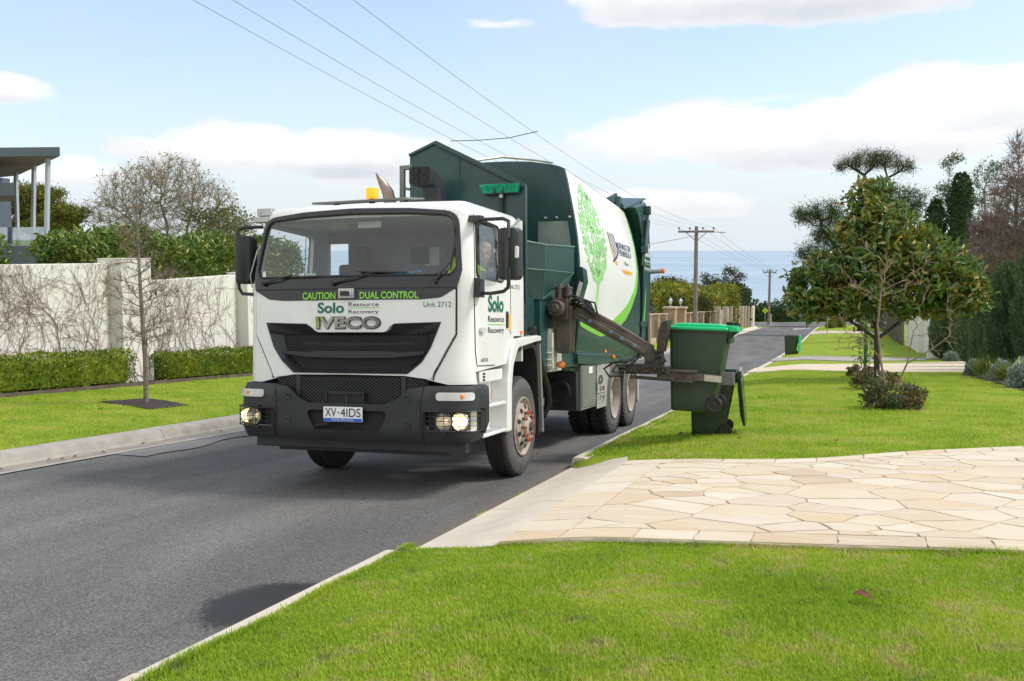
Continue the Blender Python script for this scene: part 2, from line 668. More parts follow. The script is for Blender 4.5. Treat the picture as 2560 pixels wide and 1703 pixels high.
def asphalt(name, col=0.098, speck=0.21, puddle=False):
    m = bpy.data.materials.new(name)
    m.use_nodes = True
    nt = NT(m.node_tree)
    b = m.node_tree.nodes['Principled BSDF']
    t = nt.n('ShaderNodeTexCoord').outputs['Object']
    st = nt.n('ShaderNodeTexVoronoi', i_Vector=t, i_Scale=115.0)
    st2 = nt.n('ShaderNodeTexNoise', i_Vector=t, i_Scale=240.0, i_Detail=3.0)
    big = nt.n('ShaderNodeTexNoise', i_Vector=nt.n('ShaderNodeMapping', i_0=t, i_3=(1.0, 0.22, 1.0)).outputs[0], i_Scale=1.1, i_Detail=6.0, i_Roughness=0.6)
    sp = nt.math('MULTIPLY', nt.n('ShaderNodeSeparateColor', i_0=st.outputs['Color']).outputs[0], st2.outputs[0])
    c = nt.ramp(sp, [(0.06, (col * .58, col * .565, col * .54)), (0.30, (col * 1.12, col * 1.09, col * 1.045)), (0.66, (speck, speck * .97, speck * .93))])
    c = nt.mix(smooth01(nt, big.outputs[0], 0.34, 0.7), c, nt.mix(1.0, c, (1.5, 1.48, 1.45), 'MULTIPLY'))
    trk = nt.n('ShaderNodeTexNoise', i_Vector=nt.n('ShaderNodeMapping', i_0=t, i_3=(1.0, 0.03, 1.0)).outputs[0], i_Scale=1.9, i_Detail=3.0)
    c = nt.mix(nt.math('MULTIPLY', smooth01(nt, trk.outputs[0], 0.42, 0.66), 0.5), c, nt.mix(1.0, c, (0.74, 0.74, 0.75), 'MULTIPLY'))
    rough = 0.82
    if puddle:
        # wet stain beside the kerb, with an irregular outline
        sepn = nt.n('ShaderNodeSeparateXYZ', i_0=t)
        wob = nt.n('ShaderNodeTexNoise', i_Vector=t, i_Scale=3.5, i_Detail=5.0)
        wob2 = nt.n('ShaderNodeTexNoise', i_Vector=t, i_Scale=45.0, i_Detail=2.0)
        dx = nt.math('MULTIPLY', nt.math('SUBTRACT', sepn.outputs[0], -3.17), 1 / 0.37)
        dy = nt.math('MULTIPLY', nt.math('SUBTRACT', sepn.outputs[1], 4.95), 1 / 0.50)
        r2 = nt.math('ADD', nt.math('MULTIPLY', dx, dx), nt.math('MULTIPLY', dy, dy))
        r2 = nt.math('ADD', r2, nt.math('MULTIPLY', nt.math('SUBTRACT', wob.outputs[0], 0.5), 0.9))
        r2 = nt.math('ADD', r2, nt.math('MULTIPLY', nt.math('SUBTRACT', wob2.outputs[0], 0.5), 1.1))
        wet = smooth01(nt, r2, 1.30, 0.62)
        c = nt.mix(nt.math('MULTIPLY', wet, 0.88), c, (0.009, 0.009, 0.010))
        # brown silt along the kerb
        silt = nt.math('MULTIPLY', smooth01(nt, nt.math('ADD', sepn.outputs[0], nt.math('MULTIPLY', wob.outputs[0], 0.3)), -3.06, -2.78), 0.45)
        c = nt.mix(silt, c, (0.15, 0.125, 0.10))
        nt.link(nt.math('SUBTRACT', rough, nt.math('MULTIPLY', wet, 0.3)), b.inputs['Roughness'])
    else:
        b.inputs['Roughness'].default_value = rough
    nt.link(c, b.inputs['Base Color'])
    b.inputs['Specular IOR Level'].default_value = 0.35
    bp = nt.n('ShaderNodeBump', i_Strength=0.55, i_Distance=0.006, i_Height=sp)
    nt.link(bp.outputs[0], b.inputs['Normal'])
    return m


M_asphalt = asphalt('asphalt', puddle=True)
M_oldasph = asphalt('old asphalt', 0.14, 0.27)
M_conc = mat('kerb concrete', (0.33, 0.305, 0.265), 0.85, var=0.12, vscale=5, bump=0.25, bscale=90, dirt=0.55, dcol=(0.20, 0.175, 0.14), dscale=3)
M_conc2 = mat('crossover concrete', (0.54, 0.475, 0.385), 0.85, var=0.06, vscale=3, bump=0.2, bscale=110, dirt=0.25, dcol=(0.46, 0.395, 0.31), dscale=2)
M_gut = mat('gutter concrete', (0.24, 0.215, 0.185), 0.8, var=0.2, vscale=3, bump=0.2, bscale=90, dirt=0.6, dcol=(0.11, 0.10, 0.085), dscale=2)

# ---------- the ground: one sheet
xs = sorted(set([-400, -200, -120, -80, -60, -50, -42, -36, -30, -26] + list(np.arange(-24, -9.2, 1.0)) + [-9.0, -8.995, -8.0, -6, -4, -2.885, -2.86, -2.6, -2.3, -2.0, -1.7, -1.4, -1.1, -.6, 0, .8, 1.6, 2.4, 3.2, 4, 5, 6, 8, 10, 14, 18, 24, 30, 40, 60, 90, 140, 250, 400]))
ys = [-60, -40, -25, -15, -10, -6] + list(np.arange(-4, 5.5, 1.0)) + list(np.arange(5.5, 14.01, .25)) + list(np.arange(15, 40, 1.0)) + list(np.arange(40, 150, 2.0)) + [155, 160, 170, 180, 200, 230, 270, 320, 400]


def drive_far(x):
    return float(np.interp(x, [-2.1, -1.6, -1.02, -.4, 0, .75, 1.85, 4, 9], [9.95, 9.85, 9.92, 10.15, 10.5, 11.2, 11.95, 12.9, 14.0]))


def drive_near(x):
    return float(np.interp(x, [-2.1, -1.2, -.4, .5, 1.1, 3, 9], [5.93, 6.05, 6.17, 6.33, 6.42, 6.6, 7.1]))


def gz(x, y):
    z = terr(x, y)
    if -8.99 < x < -2.87:
        z = base(x, y) - 0.03
    elif -2.87 < x < 9 and drive_near(x) + .28 < y < (drive_far(x) - .28 if x > -2.0 else 10.6):
        z -= .09
    if y > 112 and y < 127:
        z -= 0.03
    return z


gv = [(x, y, gz(x, y)) for y in ys for x in xs]
nx_ = len(xs)
gf = [(j * nx_ + i, j * nx_ + i + 1, (j + 1) * nx_ + i + 1, (j + 1) * nx_ + i) for j in range(len(ys) - 1) for i in range(nx_ - 1)]
fast_mesh('ground', gv, gf, M_lawn, smooth=True, kind='structure')


def strip(name, xa, xb, y0, y1, m, lift, zf=None, step=1.0, kind='structure', nx=1, thick=0.0, **kw):
    """sheet following the terrain between xa(y) and xb(y)"""
    fa = xa if callable(xa) else (lambda y: xa)
    fb = xb if callable(xb) else (lambda y: xb)
    zf = zf or base
    n = max(1, int((y1 - y0) / step))
    v, f = [], []
    for j in range(n + 1):
        y = y0 + (y1 - y0) * j / n
        for i in range(nx + 1):
            x = fa(y) + (fb(y) - fa(y)) * i / nx
            v.append((x, y, zf(x, y) + lift))
    for j in range(n):
        for i in range(nx):
            a = j * (nx + 1) + i
            f.append((a, a + 1, a + nx + 2, a + nx + 1))
    return fast_mesh(name, v, f, m, smooth=True, kind=kind, **kw)


def road_right(y):
    return ROAD_R + (8.0 * sm((y - 108) / 8) if y > 108 else 0)


def road_left(y):
    return ROAD_L - (8.0 * sm((y - 106) / 9) if y > 106 else 0)


strip('road', road_left, road_right, -30, 114.9, M_asphalt, 0.0, nx=4)
strip('cross_road', -120, 120, 114.9, 123.5, M_asphalt, 0.004, crown, nx=12, step=2)
strip('road_patch', lambda y: -8.70 + .0 * y, lambda y: -7.93 + 0.10 * math.sin(y * 3.1) + .3 * max(0, 10.2 - y), 9.75, 30, M_oldasph, 0.004, step=.25)
# painted line that bends into the cross street
M_white = mat('road paint', (0.75, 0.75, 0.73), 0.7, var=0.1, vscale=8)
lv, lf = [], []
for k in range(13):
    a = k / 12
    x = -4.9 + 3.6 * a ** 1.6
    y = 101.0 + 11.5 * a ** 0.8
    for d in (-.13, .13):
        lv.append((x + d, y - d * 0.6, base(x, y) + 0.005))
for k in range(12):
    lf.append((2 * k, 2 * k + 1, 2 * k + 3, 2 * k + 2))
fast_mesh('road_marking', lv, lf, M_white, kind='structure')


# ---------- kerbs: lengths of profile with open joints
def kerb_run(name, prof, x0, y0, y1, seg, m, gap=0.012, label=None):
    mb = MB()
    y = y0
    r = random.Random(int(abs(x0 * 100 + y0)))
    while y < y1 - 1e-6:
        L = min(seg * r.uniform(.8, 1.2), y1 - y)
        k = max(1, int(L / 1.2))
        dz, dx = r.uniform(-.004, .004), r.uniform(-.006, .006)
        rings = []
        for i in range(k + 1):
            yy = y + gap / 2 + (L - gap) * i / k
            rings.append([(x0 + px + dx, yy, crown(x0, yy) + pz + dz) for px, pz in prof])
        mb.loft(rings)
        y += L
    return mb.build(name, m, smooth=50, bevel=0.008, kind='structure')


KR = [(-0.03, -0.15), (-0.03, -0.02), (-0.005, 0.042), (0.13, 0.050), (0.15, 0.03), (0.15, -0.15)]
kerb_run('kerb', KR, -2.88, -12, 5.95, 2.3, M_conc2)
kerb_run('kerb', KR, -2.88, 10.75, 30.9, 3.0, M_conc2)
kerb_run('kerb', KR, -2.88, 33.9, 40.6, 3.0, M_conc2)
kerb_run('kerb', KR, -2.88, 43.4, 80.2, 4.0, M_conc2)
kerb_run('kerb', KR, -2.88, 88.5, 110, 4.0, M_conc2)
KL = [(0.03, -0.15), (0.03, 0.015), (-0.005, 0.025), (-0.045, 0.115), (-0.075, 0.137), (-0.28, 0.145), (-0.3, 0.138), (-0.3, -0.15)]
kerb_run('kerb', KL, -8.72, -2, 62, 4.6, M_conc)
KF = [(0.5, -0.15), (0.5, 0.012), (0.02, 0.03), (-0.10, 0.11), (-0.13, 0.13), (-0.34, 0.14), (-0.36, -0.15)]
kerb_run('kerb', KF, -8.80, 62, 106, 6, M_conc2)
strip('gutter', -8.72, -8.42, -2, 62, M_gut, 0.005)
strip('gutter_edge', -8.42, -8.33, -2, 62, M_conc, 0.006)


# ---------- near driveway: concrete lip, sawn border, crazy paving
def dz_(x, y):
    if x < -2.1:
        a = terr(-2.1, y) + 0.02
        b = crown(-2.88, y) - .055
        return b + (a - b) * sm((x + 2.88) / .78)
    return terr(x, y) + 0.02


mb = MB()
# concrete crossover: two bays with a joint and a splay at each end
for bay in (((-2.88, 5.93), (-2.1, 5.93), (-2.1, 7.62), (-2.88, 8.02)), ((-2.88, 8.035), (-2.1, 7.635), (-2.1, 9.97), (-2.2, 10.45), (-2.6, 10.74), (-2.88, 10.74))):
    ylo = min(p[1] for p in bay); yhi = max(p[1] for p in bay)
    panel('x', list(bay), lambda u, v, o: (u, v, dz_(u, v) + o), None, off=0.0, thick=0.12, step=0.2, mb=mb)
mb.build('driveway_crossover', M_conc2, smooth=40, kind='structure')


def stone_mat(name):
    m = bpy.data.materials.new(name)
    m.use_nodes = True
    nt = NT(m.node_tree)
    b = m.node_tree.nodes['Principled BSDF']
    t = nt.n('ShaderNodeTexCoord').outputs['Object']
    g = nt.n('ShaderNodeNewGeometry')
    n1 = nt.n('ShaderNodeTexNoise', i_Vector=t, i_Scale=2.6, i_Detail=7.0, i_Roughness=0.6)
    n2 = nt.n('ShaderNodeTexNoise', i_Vector=t, i_Scale=30.0, i_Detail=6.0, i_Roughness=0.7)
    mp = nt.n('ShaderNodeMapping', i_0=t, i_2=(0, 0, 0.5), i_3=(1.2, 7.0, 1.0))
    grain = nt.n('ShaderNodeTexNoise', i_Vector=mp.outputs[0], i_Scale=2.2, i_Detail=5.0)
    c = nt.ramp(g.outputs['Random Per Island'], [(0.0, (0.46, 0.375, 0.265)), (0.15, (0.51, 0.435, 0.325)), (0.32, (0.54, 0.48, 0.38)), (0.48, (0.46, 0.345, 0.215)), (0.55, (0.52, 0.45, 0.345)), (0.72, (0.55, 0.495, 0.405)), (0.85, (0.48, 0.385, 0.31)), (0.92, (0.50, 0.43, 0.33)), (1.0, (0.41, 0.315, 0.22))])
    c = nt.mix(nt.math('MULTIPLY', smooth01(nt, n1.outputs[0], 0.42, 0.72), 0.45), c, (0.48, 0.36, 0.20))
    c = nt.mix(nt.math('MULTIPLY', smooth01(nt, grain.outputs[0], 0.5, 0.7), 0.35), c, (0.60, 0.555, 0.47))
    c = nt.mix(nt.math('MULTIPLY', smooth01(nt, n2.outputs[0], 0.55, 0.75), 0.3), c, (0.42, 0.35, 0.26))
    c = nt.mix(1.0, c, (1.12, 1.11, 1.09), 'MULTIPLY')
    nt.link(c, b.inputs['Base Color'])
    b.inputs['Roughness'].default_value = 0.75
    bp = nt.n('ShaderNodeBump', i_Strength=0.25, i_Distance=0.01, i_Height=n2.outputs[0])
    nt.link(bp.outputs[0], b.inputs['Normal'])
    return m


M_stone = stone_mat('sandstone paving')
M_joint = mat('paving mortar', (0.50, 0.455, 0.385), 0.9, var=0.2, vscale=9, bump=0.3, bscale=60)


def clip_half(poly, a, n):
    out = []
    for i in range(len(poly)):
        p, q = poly[i], poly[(i + 1) % len(poly)]
        dp = (p[0] - a[0]) * n[0] + (p[1] - a[1]) * n[1]
        dq = (q[0] - a[0]) * n[0] + (q[1] - a[1]) * n[1]
        if dp <= 0:
            out.append(p)
        if dp * dq < 0:
            t = dp / (dp - dq)
            out.append((p[0] + (q[0] - p[0]) * t, p[1] + (q[1] - p[1]) * t))
    return out


def crazy(x0, x1, fn, ff, seed, cell=0.42):
    """irregular paving stones: cells about jittered seeds, shrunk for the joints"""
    r = random.Random(seed)
    pts = []
    y_lo = min(fn(x0 + (x1 - x0) * i / 20) for i in range(21)); y_hi = max(ff(x0 + (x1 - x0) * i / 20) for i in range(21))
    tries = 0
    while tries < 9000:
        tries += 1
        p = (r.uniform(x0 - .4, x1 + .4), r.uniform(y_lo - .4, y_hi + .4))
        d = cell * (0.55 + 1.0 * (0.5 + 0.5 * math.sin(p[0] * 2.1 + 1) * math.sin(p[1] * 1.7)))
        if all(((p[0] - q[0]) * .68) ** 2 + ((p[1] - q[1]) * 1.3) ** 2 > d * d for q in pts):
            pts.append(p)
    polys = []
    for p in pts:
        poly = [(p[0] - 1.4, p[1] - 1.4), (p[0] + 1.4, p[1] - 1.4), (p[0] + 1.4, p[1] + 1.4), (p[0] - 1.4, p[1] + 1.4)]
        for q in pts:
            if q is p or abs(q[0] - p[0]) > 2.2 or abs(q[1] - p[1]) > 2.2:
                continue
            n = ((q[0] - p[0]), (q[1] - p[1]) * 1.3)
            l = math.hypot(*n); n = (n[0] / l, n[1] / l)
            g = 0.005 + 0.008 * ((hash((round((p[0] + q[0]) * 50), round((p[1] + q[1]) * 50))) % 100) / 100)
            mid = ((p[0] + q[0]) / 2 - n[0] * g, (p[1] + q[1]) / 2 - n[1] * g)
            poly = clip_half(poly, mid, n)
            if len(poly) < 3:
                break
        if len(poly) < 3:
            continue
        poly = clip_half(poly, (x0, 0), (-1, 0)); poly = clip_half(poly, (x1, 0), (1, 0)) if len(poly) > 2 else poly
        if len(poly) < 3:
            continue
        cx = sum(q[0] for q in poly) / len(poly)
        e = 0.02
        for fnc, sg in ((ff, 1), (fn, -1)):
            s = (fnc(cx + e) - fnc(cx - e)) / (2 * e)
            n = (-s * sg, sg); l = math.hypot(*n)
            poly = clip_half(poly, (cx, fnc(cx) - sg * .008), (n[0] / l, n[1] / l))
            if len(poly) < 3:
                break
        if len(poly) < 3:
            continue
        ar = abs(sum(poly[i][0] * poly[(i + 1) % len(poly)][1] - poly[(i + 1) % len(poly)][0] * poly[i][1] for i in range(len(poly)))) / 2
        if ar > 0.004:
            polys.append(poly)
    return polys


def jag(poly, r, amp=0.008):
    out = []
    for i in range(len(poly)):
        p, q = poly[i], poly[(i + 1) % len(poly)]
        k = max(1, int(math.dist(p, q) / 0.09))
        for s in range(k):
            t = s / k
            a = amp if s else 0
            out.append((p[0] + (q[0] - p[0]) * t + r.uniform(-a, a), p[1] + (q[1] - p[1]) * t + r.uniform(-a, a)))
    return out


def lay(mb, polys, zf, seed, lift=0.0195):
    r = random.Random(seed)
    for poly in polys:
        dz = r.uniform(-.0015, .002)
        poly = jag(poly, r)
        n = len(poly)
        vs = [(x, y, zf(x, y) + lift + dz) for x, y in poly] + [(x, y, zf(x, y) - .02) for x, y in poly]
        mb.add(vs, [tuple(range(n))] + [(i, i + n, (i + 1) % n + n, (i + 1) % n) for i in range(n)])


BW = 0.30
mb = MB()
lay(mb, crazy(-1.69, 8.5, lambda x: drive_near(x) + BW, lambda x: drive_far(x) - BW, 3, .28), dz_, 5)
r_ = random.Random(4)
# border courses
for fnc, sg in ((drive_near, 1), (drive_far, -1)):
    x = -2.09
    while x < 8.5:
        L = r_.uniform(.34, .52)
        p = []
        for xx, k in ((x + .006, 0), (x + L - .006, 0), (x + L - .006, 1), (x + .006, 1)):
            p.append((xx, fnc(xx) + sg * (.006 + k * (BW - .016))))
        lay(mb, [p], dz_, r_.randint(0, 999))
        x += L
y = drive_near(-1.9) + BW
while y < drive_far(-1.9) - BW - .02:
    L = min(r_.uniform(.38, .62), drive_far(-1.9) - BW - y)
    lay(mb, [[(-2.085, y + .006), (-1.70, y + .006), (-1.70, y + L - .006), (-2.085, y + L - .006)]], dz_, r_.randint(0, 999))
    y += L
mb.build('driveway', M_stone, smooth=0, kind='structure')
mb = MB()
panel('x', [(-2.1, drive_near(-2.1))] + [(x, drive_near(x)) for x in np.arange(-1.6, 9, .4)] + [(x, drive_far(x)) for x in np.arange(8.8, -2.1, -.4)] + [(-2.1, drive_far(-2.1))],
      lambda u, v, o: (u, v, dz_(u, v) + o), None, off=0.0095, thick=0.08, step=0.15, mb=mb)
mb.build('driveway_bed', M_joint, kind='structure')

# ---------- far driveways on the right
for nm, p, m in (('driveway', [(-2.86, 30.95), (0.7, 29.5), (3.4, 30.4), (5.6, 33.5), (4.6, 39.0), (1.2, 35.6), (-2.86, 33.9)], M_stone),
                 ('path', [(-2.86, 40.6), (0.35, 37.6), (2.6, 39.6), (3.2, 41.2), (-2.86, 43.4)], M_conc),
                 ('path', [(-2.86, 80.3), (3, 79.3), (3, 82.0), (-2.86, 88.4)], M_conc2)):
    mb = MB()
    panel('x', p, lambda u, v, o: (u, v, terr(u, v) + .03 + o), None, off=0, thick=0.1, step=.4, mb=mb)
    mb.build(nm, m, kind='structure')
# left far footpath crossings
for y0, y1 in ((84.6, 87.2), (107, 109)):
    mb = MB()
    panel('x', [(-9.16, y0), (-13.5, y0 - .3), (-13.5, y1 + .3), (-9.16, y1)], lambda u, v, o: (u, v, terr(u, v) + .03 + o), None, off=0, thick=0.1, step=.5, mb=mb)
    mb.build('path', M_conc2, kind='structure')

# ---------- the sea
def sea_mat():
    m = bpy.data.materials.new('sea water')
    m.use_nodes = True
    nt = NT(m.node_tree)
    b = m.node_tree.nodes['Principled BSDF']
    t = nt.n('ShaderNodeTexCoord').outputs['Object']
    mp = nt.n('ShaderNodeMapping', i_0=t, i_3=(0.35, 1.0, 1.0))
    w1 = nt.n('ShaderNodeTexNoise', i_Vector=mp.outputs[0], i_Scale=0.09, i_Detail=8.0, i_Roughness=0.65)
    w2 = nt.n('ShaderNodeTexNoise', i_Vector=mp.outputs[0], i_Scale=0.004, i_Detail=5.0)
    c = nt.mix(smooth01(nt, w2.outputs[0], 0.35, 0.65), (0.24, 0.33, 0.40), (0.32, 0.40, 0.46))
    c = nt.mix(smooth01(nt, w1.outputs[0], 0.45, 0.7), c, (0.36, 0.45, 0.52))
    nt.link(c, b.inputs['Base Color'])
    b.inputs['Roughness'].default_value = 0.45
    b.inputs['Specular IOR Level'].default_value = 0.35
    bp = nt.n('ShaderNodeBump', i_Strength=0.7, i_Distance=2.0, i_Height=w1.outputs[0])
    nt.link(bp.outputs[0], b.inputs['Normal'])
    return m


sv, sf = [], []
sy_ = [130, 220, 400, 800, 2000, 6000, 20000, 60000]
for y in sy_:
    for x in (-60000, -3000, -400, 0, 400, 3000, 60000):
        sv.append((x, y, -19.0))
for j in range(len(sy_) - 1):
    for i in range(6):
        sf.append((j * 7 + i, j * 7 + i + 1, (j + 1) * 7 + i + 1, (j + 1) * 7 + i))
fast_mesh('sea', sv, sf, sea_mat(), kind='structure')

# ================================================================== the garbage truck
M_wpaint = mat('white cab paint', (0.715, 0.715, 0.70), 0.30, var=0.03, vscale=2, coat=0.25, dirt=0.32, dcol=(0.52, 0.485, 0.43), dscale=3.0)
M_green = mat('dark green body paint', (0.009, 0.047, 0.047), 0.38, var=0.22, vscale=1.8, coat=0.15, dirt=0.30, dcol=(0.045, 0.075, 0.066), dscale=2.0, bump=0.04, bscale=3)
M_wornin = mat('worn hopper steel', (0.17, 0.22, 0.19), 0.5, var=0.35, vscale=2.2, dirt=0.5, dcol=(0.24, 0.25, 0.20), dscale=3)
M_bwhite = mat('white body wrap', (0.80, 0.80, 0.79), 0.28, var=0.03, vscale=1.2, coat=0.3)
M_lime = mat('lime vinyl', (0.19, 0.52, 0.06), 0.4, var=0.05)
M_treeg = mat('tree graphic vinyl', (0.30, 0.60, 0.22), 0.4, var=0.12)
M_lgreen = mat('green lettering', (0.003, 0.13, 0.085), 0.4, var=0.04)
M_grey = mat('grey lettering', (0.06, 0.07, 0.075), 0.45, var=0.04)
M_navy = mat('navy lettering', (0.035, 0.045, 0.14), 0.4, var=0.05)
M_orange = mat('orange vinyl', (0.80, 0.33, 0.01), 0.4, var=0.06)
M_blkpl = mat('black plastic', (0.018, 0.0195, 0.022), 0.5, var=0.2, vscale=5, bump=0.12, bscale=220, dirt=0.25, dcol=(0.05, 0.047, 0.043), dscale=4)
M_gloss = mat('gloss black', (0.014, 0.015, 0.017), 0.22, var=0.1)
M_dark = mat('shadowed cavity', (0.012, 0.012, 0.013), 0.8, var=0.2)  # near-black, the shade inside gaps and openings put into the colour
M_rubber = mat('tyre rubber', (0.030, 0.029, 0.028), 0.85, var=0.2, vscale=8, bump=0.1, bscale=70, dirt=0.35, dcol=(0.075, 0.068, 0.06), dscale=5)
M_rubber2 = mat('dusty tyre sidewall', (0.085, 0.081, 0.077), 0.85, var=0.15, vscale=7, dirt=0.3, dcol=(0.13, 0.115, 0.10), dscale=5)
M_rim = mat('dusty white rim', (0.36, 0.31, 0.255), 0.65, var=0.2, vscale=7, dirt=0.8, dcol=(0.15, 0.105, 0.075), dscale=9)
M_steel = mat('oily steel', (0.12, 0.10, 0.088), 0.45, metal=0.5, var=0.3, vscale=8, dirt=0.6, dcol=(0.035, 0.028, 0.024), dscale=6)
M_rust = mat('brown arm steel', (0.105, 0.082, 0.068), 0.5, metal=0.25, var=0.3, vscale=5, dirt=0.6, dcol=(0.03, 0.022, 0.018), dscale=4)
M_chrome = mat('chrome', (0.75, 0.75, 0.75), 0.07, metal=1.0, var=0.02)
M_alu = mat('grey aluminium', (0.45, 0.45, 0.45), 0.4, metal=0.6, var=0.1, dirt=0.3)
M_greybox = mat('grey steel box', (0.17, 0.18, 0.165), 0.55, var=0.12, vscale=3, dirt=0.5, dcol=(0.10, 0.09, 0.075), dscale=4)
M_dirtpanel = mat('dusty grey panel', (0.33, 0.31, 0.28), 0.75, var=0.12, vscale=4, dirt=0.5, dcol=(0.20, 0.17, 0.14), dscale=3)
M_wpost = mat('chipped white paint', (0.55, 0.54, 0.49), 0.5, var=0.1, vscale=5, dirt=0.7, dcol=(0.14, 0.10, 0.075), dscale=7)
M_limecap = mat('caution lettering', (0.22, 0.60, 0.05), 0.45, var=0.12, vscale=14)
M_hose = mat('black hose', (0.012, 0.012, 0.013), 0.45, var=0.2)
M_cabin = mat('cab interior', (0.17, 0.175, 0.18), 0.75, var=0.15)
M_cabin2 = mat('cab headlining', (0.36, 0.37, 0.37), 0.85, var=0.08)
M_seat = mat('seat fabric', (0.022, 0.022, 0.026), 0.9, var=0.2)
M_paper = mat('paper', (0.72, 0.72, 0.68), 0.8, var=0.05)
M_blue = mat('plate blue', (0.02, 0.09, 0.45), 0.4, var=0.05)
M_plate = mat('plate white', (0.74, 0.75, 0.74), 0.4, var=0.04)
M_black = mat('black lettering', (0.01, 0.01, 0.011), 0.45, var=0.1)
M_sky = mat('light blue frame', (0.05, 0.38, 0.62), 0.4, var=0.05)
M_orlamp = mat('amber lens', (0.85, 0.22, 0.02), 0.15, var=0.1, coat=0.5)
M_clear = mat('clear lens', (0.62, 0.62, 0.61), 0.12, var=0.05, vscale=6, coat=0.6)
M_reflector = mat('lamp reflector', (0.55, 0.55, 0.53), 0.12, metal=0.9, var=0.2, vscale=12)
M_copper = mat('orange nut link', (0.55, 0.12, 0.05), 0.5, var=0.2)
M_wind = glass_mat('windscreen glass', (0.80, 0.84, 0.845), 0.035)
M_sideg = glass_mat('side glass', (0.90, 0.93, 0.93), 0.02, 0.02, 0.10)
M_perspex = glass_mat('clear weather shield', (0.93, 0.95, 0.95), 0.03, 0.12, 0.14)

XC, YF = -4.48, 8.40
T = Matrix.Identity(4)
ey = Vector((0, 1, -SY)).normalized()
ex = Vector((1, 0, SX)); ex = (ex - ey * ex.dot(ey)).normalized()
ez = ex.cross(ey)
for i, a in enumerate((ex, ey, ez)):
    T.col[i][:3] = a
T.col[3][:3] = (XC, YF, crown(XC, YF))
truck = thing('garbage_truck', 'white cabbed garbage truck with dark green hopper and barrel body stopped on the road', 'garbage truck')
truck.matrix_world = T


def P_(name, m=None, parent=None, **kw):
    return (parent or truck)


# ---------- cab skin
CW, CR = 1.21, 0.17


def cabS(u, z, off=0.0):
    s = 1 if u >= 0 else -1
    a = abs(u)
    if a <= CW - CR:
        x, y, nx, ny = a, 0.0, 0.0, -1.0
    elif a <= CW - CR + CR * PI / 2:
        t = (a - (CW - CR)) / CR
        x = CW - CR + CR * math.sin(t); y = CR - CR * math.cos(t); nx, ny = math.sin(t), -math.cos(t)
    else:
        x = CW; y = CR + a - (CW - CR) - CR * PI / 2; nx, ny = 1.0, 0.0
    bow = 0.13 * min(1.0, (x / CW)) ** 2
    if y > CR:
        bow = 0.13
    rk = 0.03 * (z - 1.05) if z < 1.9 else 0.0255 + 0.20 * (z - 1.9)
    w = min(1.0, max(0.0, 1 - (y - CR) / 0.9)) if y > CR else 1.0
    x += nx * off; y += ny * off
    X = x * (1 - 0.05 * max(0.0, z - 2.0) / 0.65)
    return (s * X, y + 0.02 + bow + rk * w, z)


def ux(y):
    """unfolded coordinate of the cab side at distance y behind the bumper"""
    return (y - 0.15 - CR) + (CW - CR) + CR * PI / 2


UE = ux(1.74)
ws_hole = rpoly([(-1.06, 2.00, .10), (-1.09, 2.10, .08), (-1.075, 2.56, .13), (-0.6, 2.645, .1), (0, 2.655, .3), (0.6, 2.645, .1), (1.075, 2.56, .13), (1.09, 2.10, .08), (1.06, 2.00, .10)], 5)
sw_r = rpoly([(1.262, 2.0, .05), (1.262, 2.565, .05), (2.02, 2.535, .08), (2.05, 1.975, .06)], 5)
sw_l = rpoly([(-1.262, 2.0, .05), (-1.262, 2.565, .05), (-2.34, 2.53, .08), (-2.36, 1.975, .06)], 5)
outl = [(-UE, 1.425), (-ux(1.42), 1.425), (-ux(1.25), 1.29), (-ux(1.16), 1.145), (-ux(.28), 1.10), (-1.30, .985), (-1.0, .985), (-.80, 1.03), (-.58, 1.072), (.58, 1.072), (.80, 1.03), (1.0, .985), (1.30, .985), (ux(.28), 1.10), (ux(1.16), 1.145), (ux(1.25), 1.29), (ux(1.42), 1.425), (UE, 1.425), (UE, 2.585), (-UE, 2.585)]
gr_hole = [(-.95, 1.58), (.95, 1.58), (.85, 1.33), (.77, 1.20), (.63, 1.078), (-.61, 1.078), (-.75, 1.20), (-.85, 1.33)]
cab_mb = MB()
panel('cab', outl, cabS, None, holes=[ws_hole, sw_r, sw_l, gr_hole], off=0, thick=0.05, step=0.07, mb=cab_mb)
# roof: a rounded edge, then a slightly domed cap
us = list(np.linspace(-UE, UE, 90))
rings = []
for j in range(8):
    t = j / 7 * PI / 2
    ring = [cabS(u, 2.585, -.15 * (1 - math.cos(t))) for u in us]
    rings.append([(x, y, 2.585 + .15 * math.sin(t)) for x, y, z in ring])
for k in range(1, 5):
    f = 1 - k / 5
    rings.append([(x * f, 1.0 + (y - 1.0) * f, z + .02 * (1 - f * f)) for x, y, z in rings[7]])
cab_mb.loft(rings, caps=True)
bw = [(-1.15, 2.6), (1.15, 2.6), (1.2, 1.42), (1.2, 1.2), (-1.2, 1.2), (-1.2, 1.42)]
# back wall with a window on the far side
for a, b in (((-1.20, 1.70, 1.15), (-1.12, 1.74, 2.66)), ((-.84, 1.70, 1.15), (1.20, 1.74, 2.66)), ((-1.12, 1.70, 1.15), (-.84, 1.74, 2.05)), ((-1.12, 1.70, 2.48), (-.84, 1.74, 2.66))):
    cab_mb.box(a, b)
cab = cab_mb.build('cab', M_wpaint, truck, smooth=38)

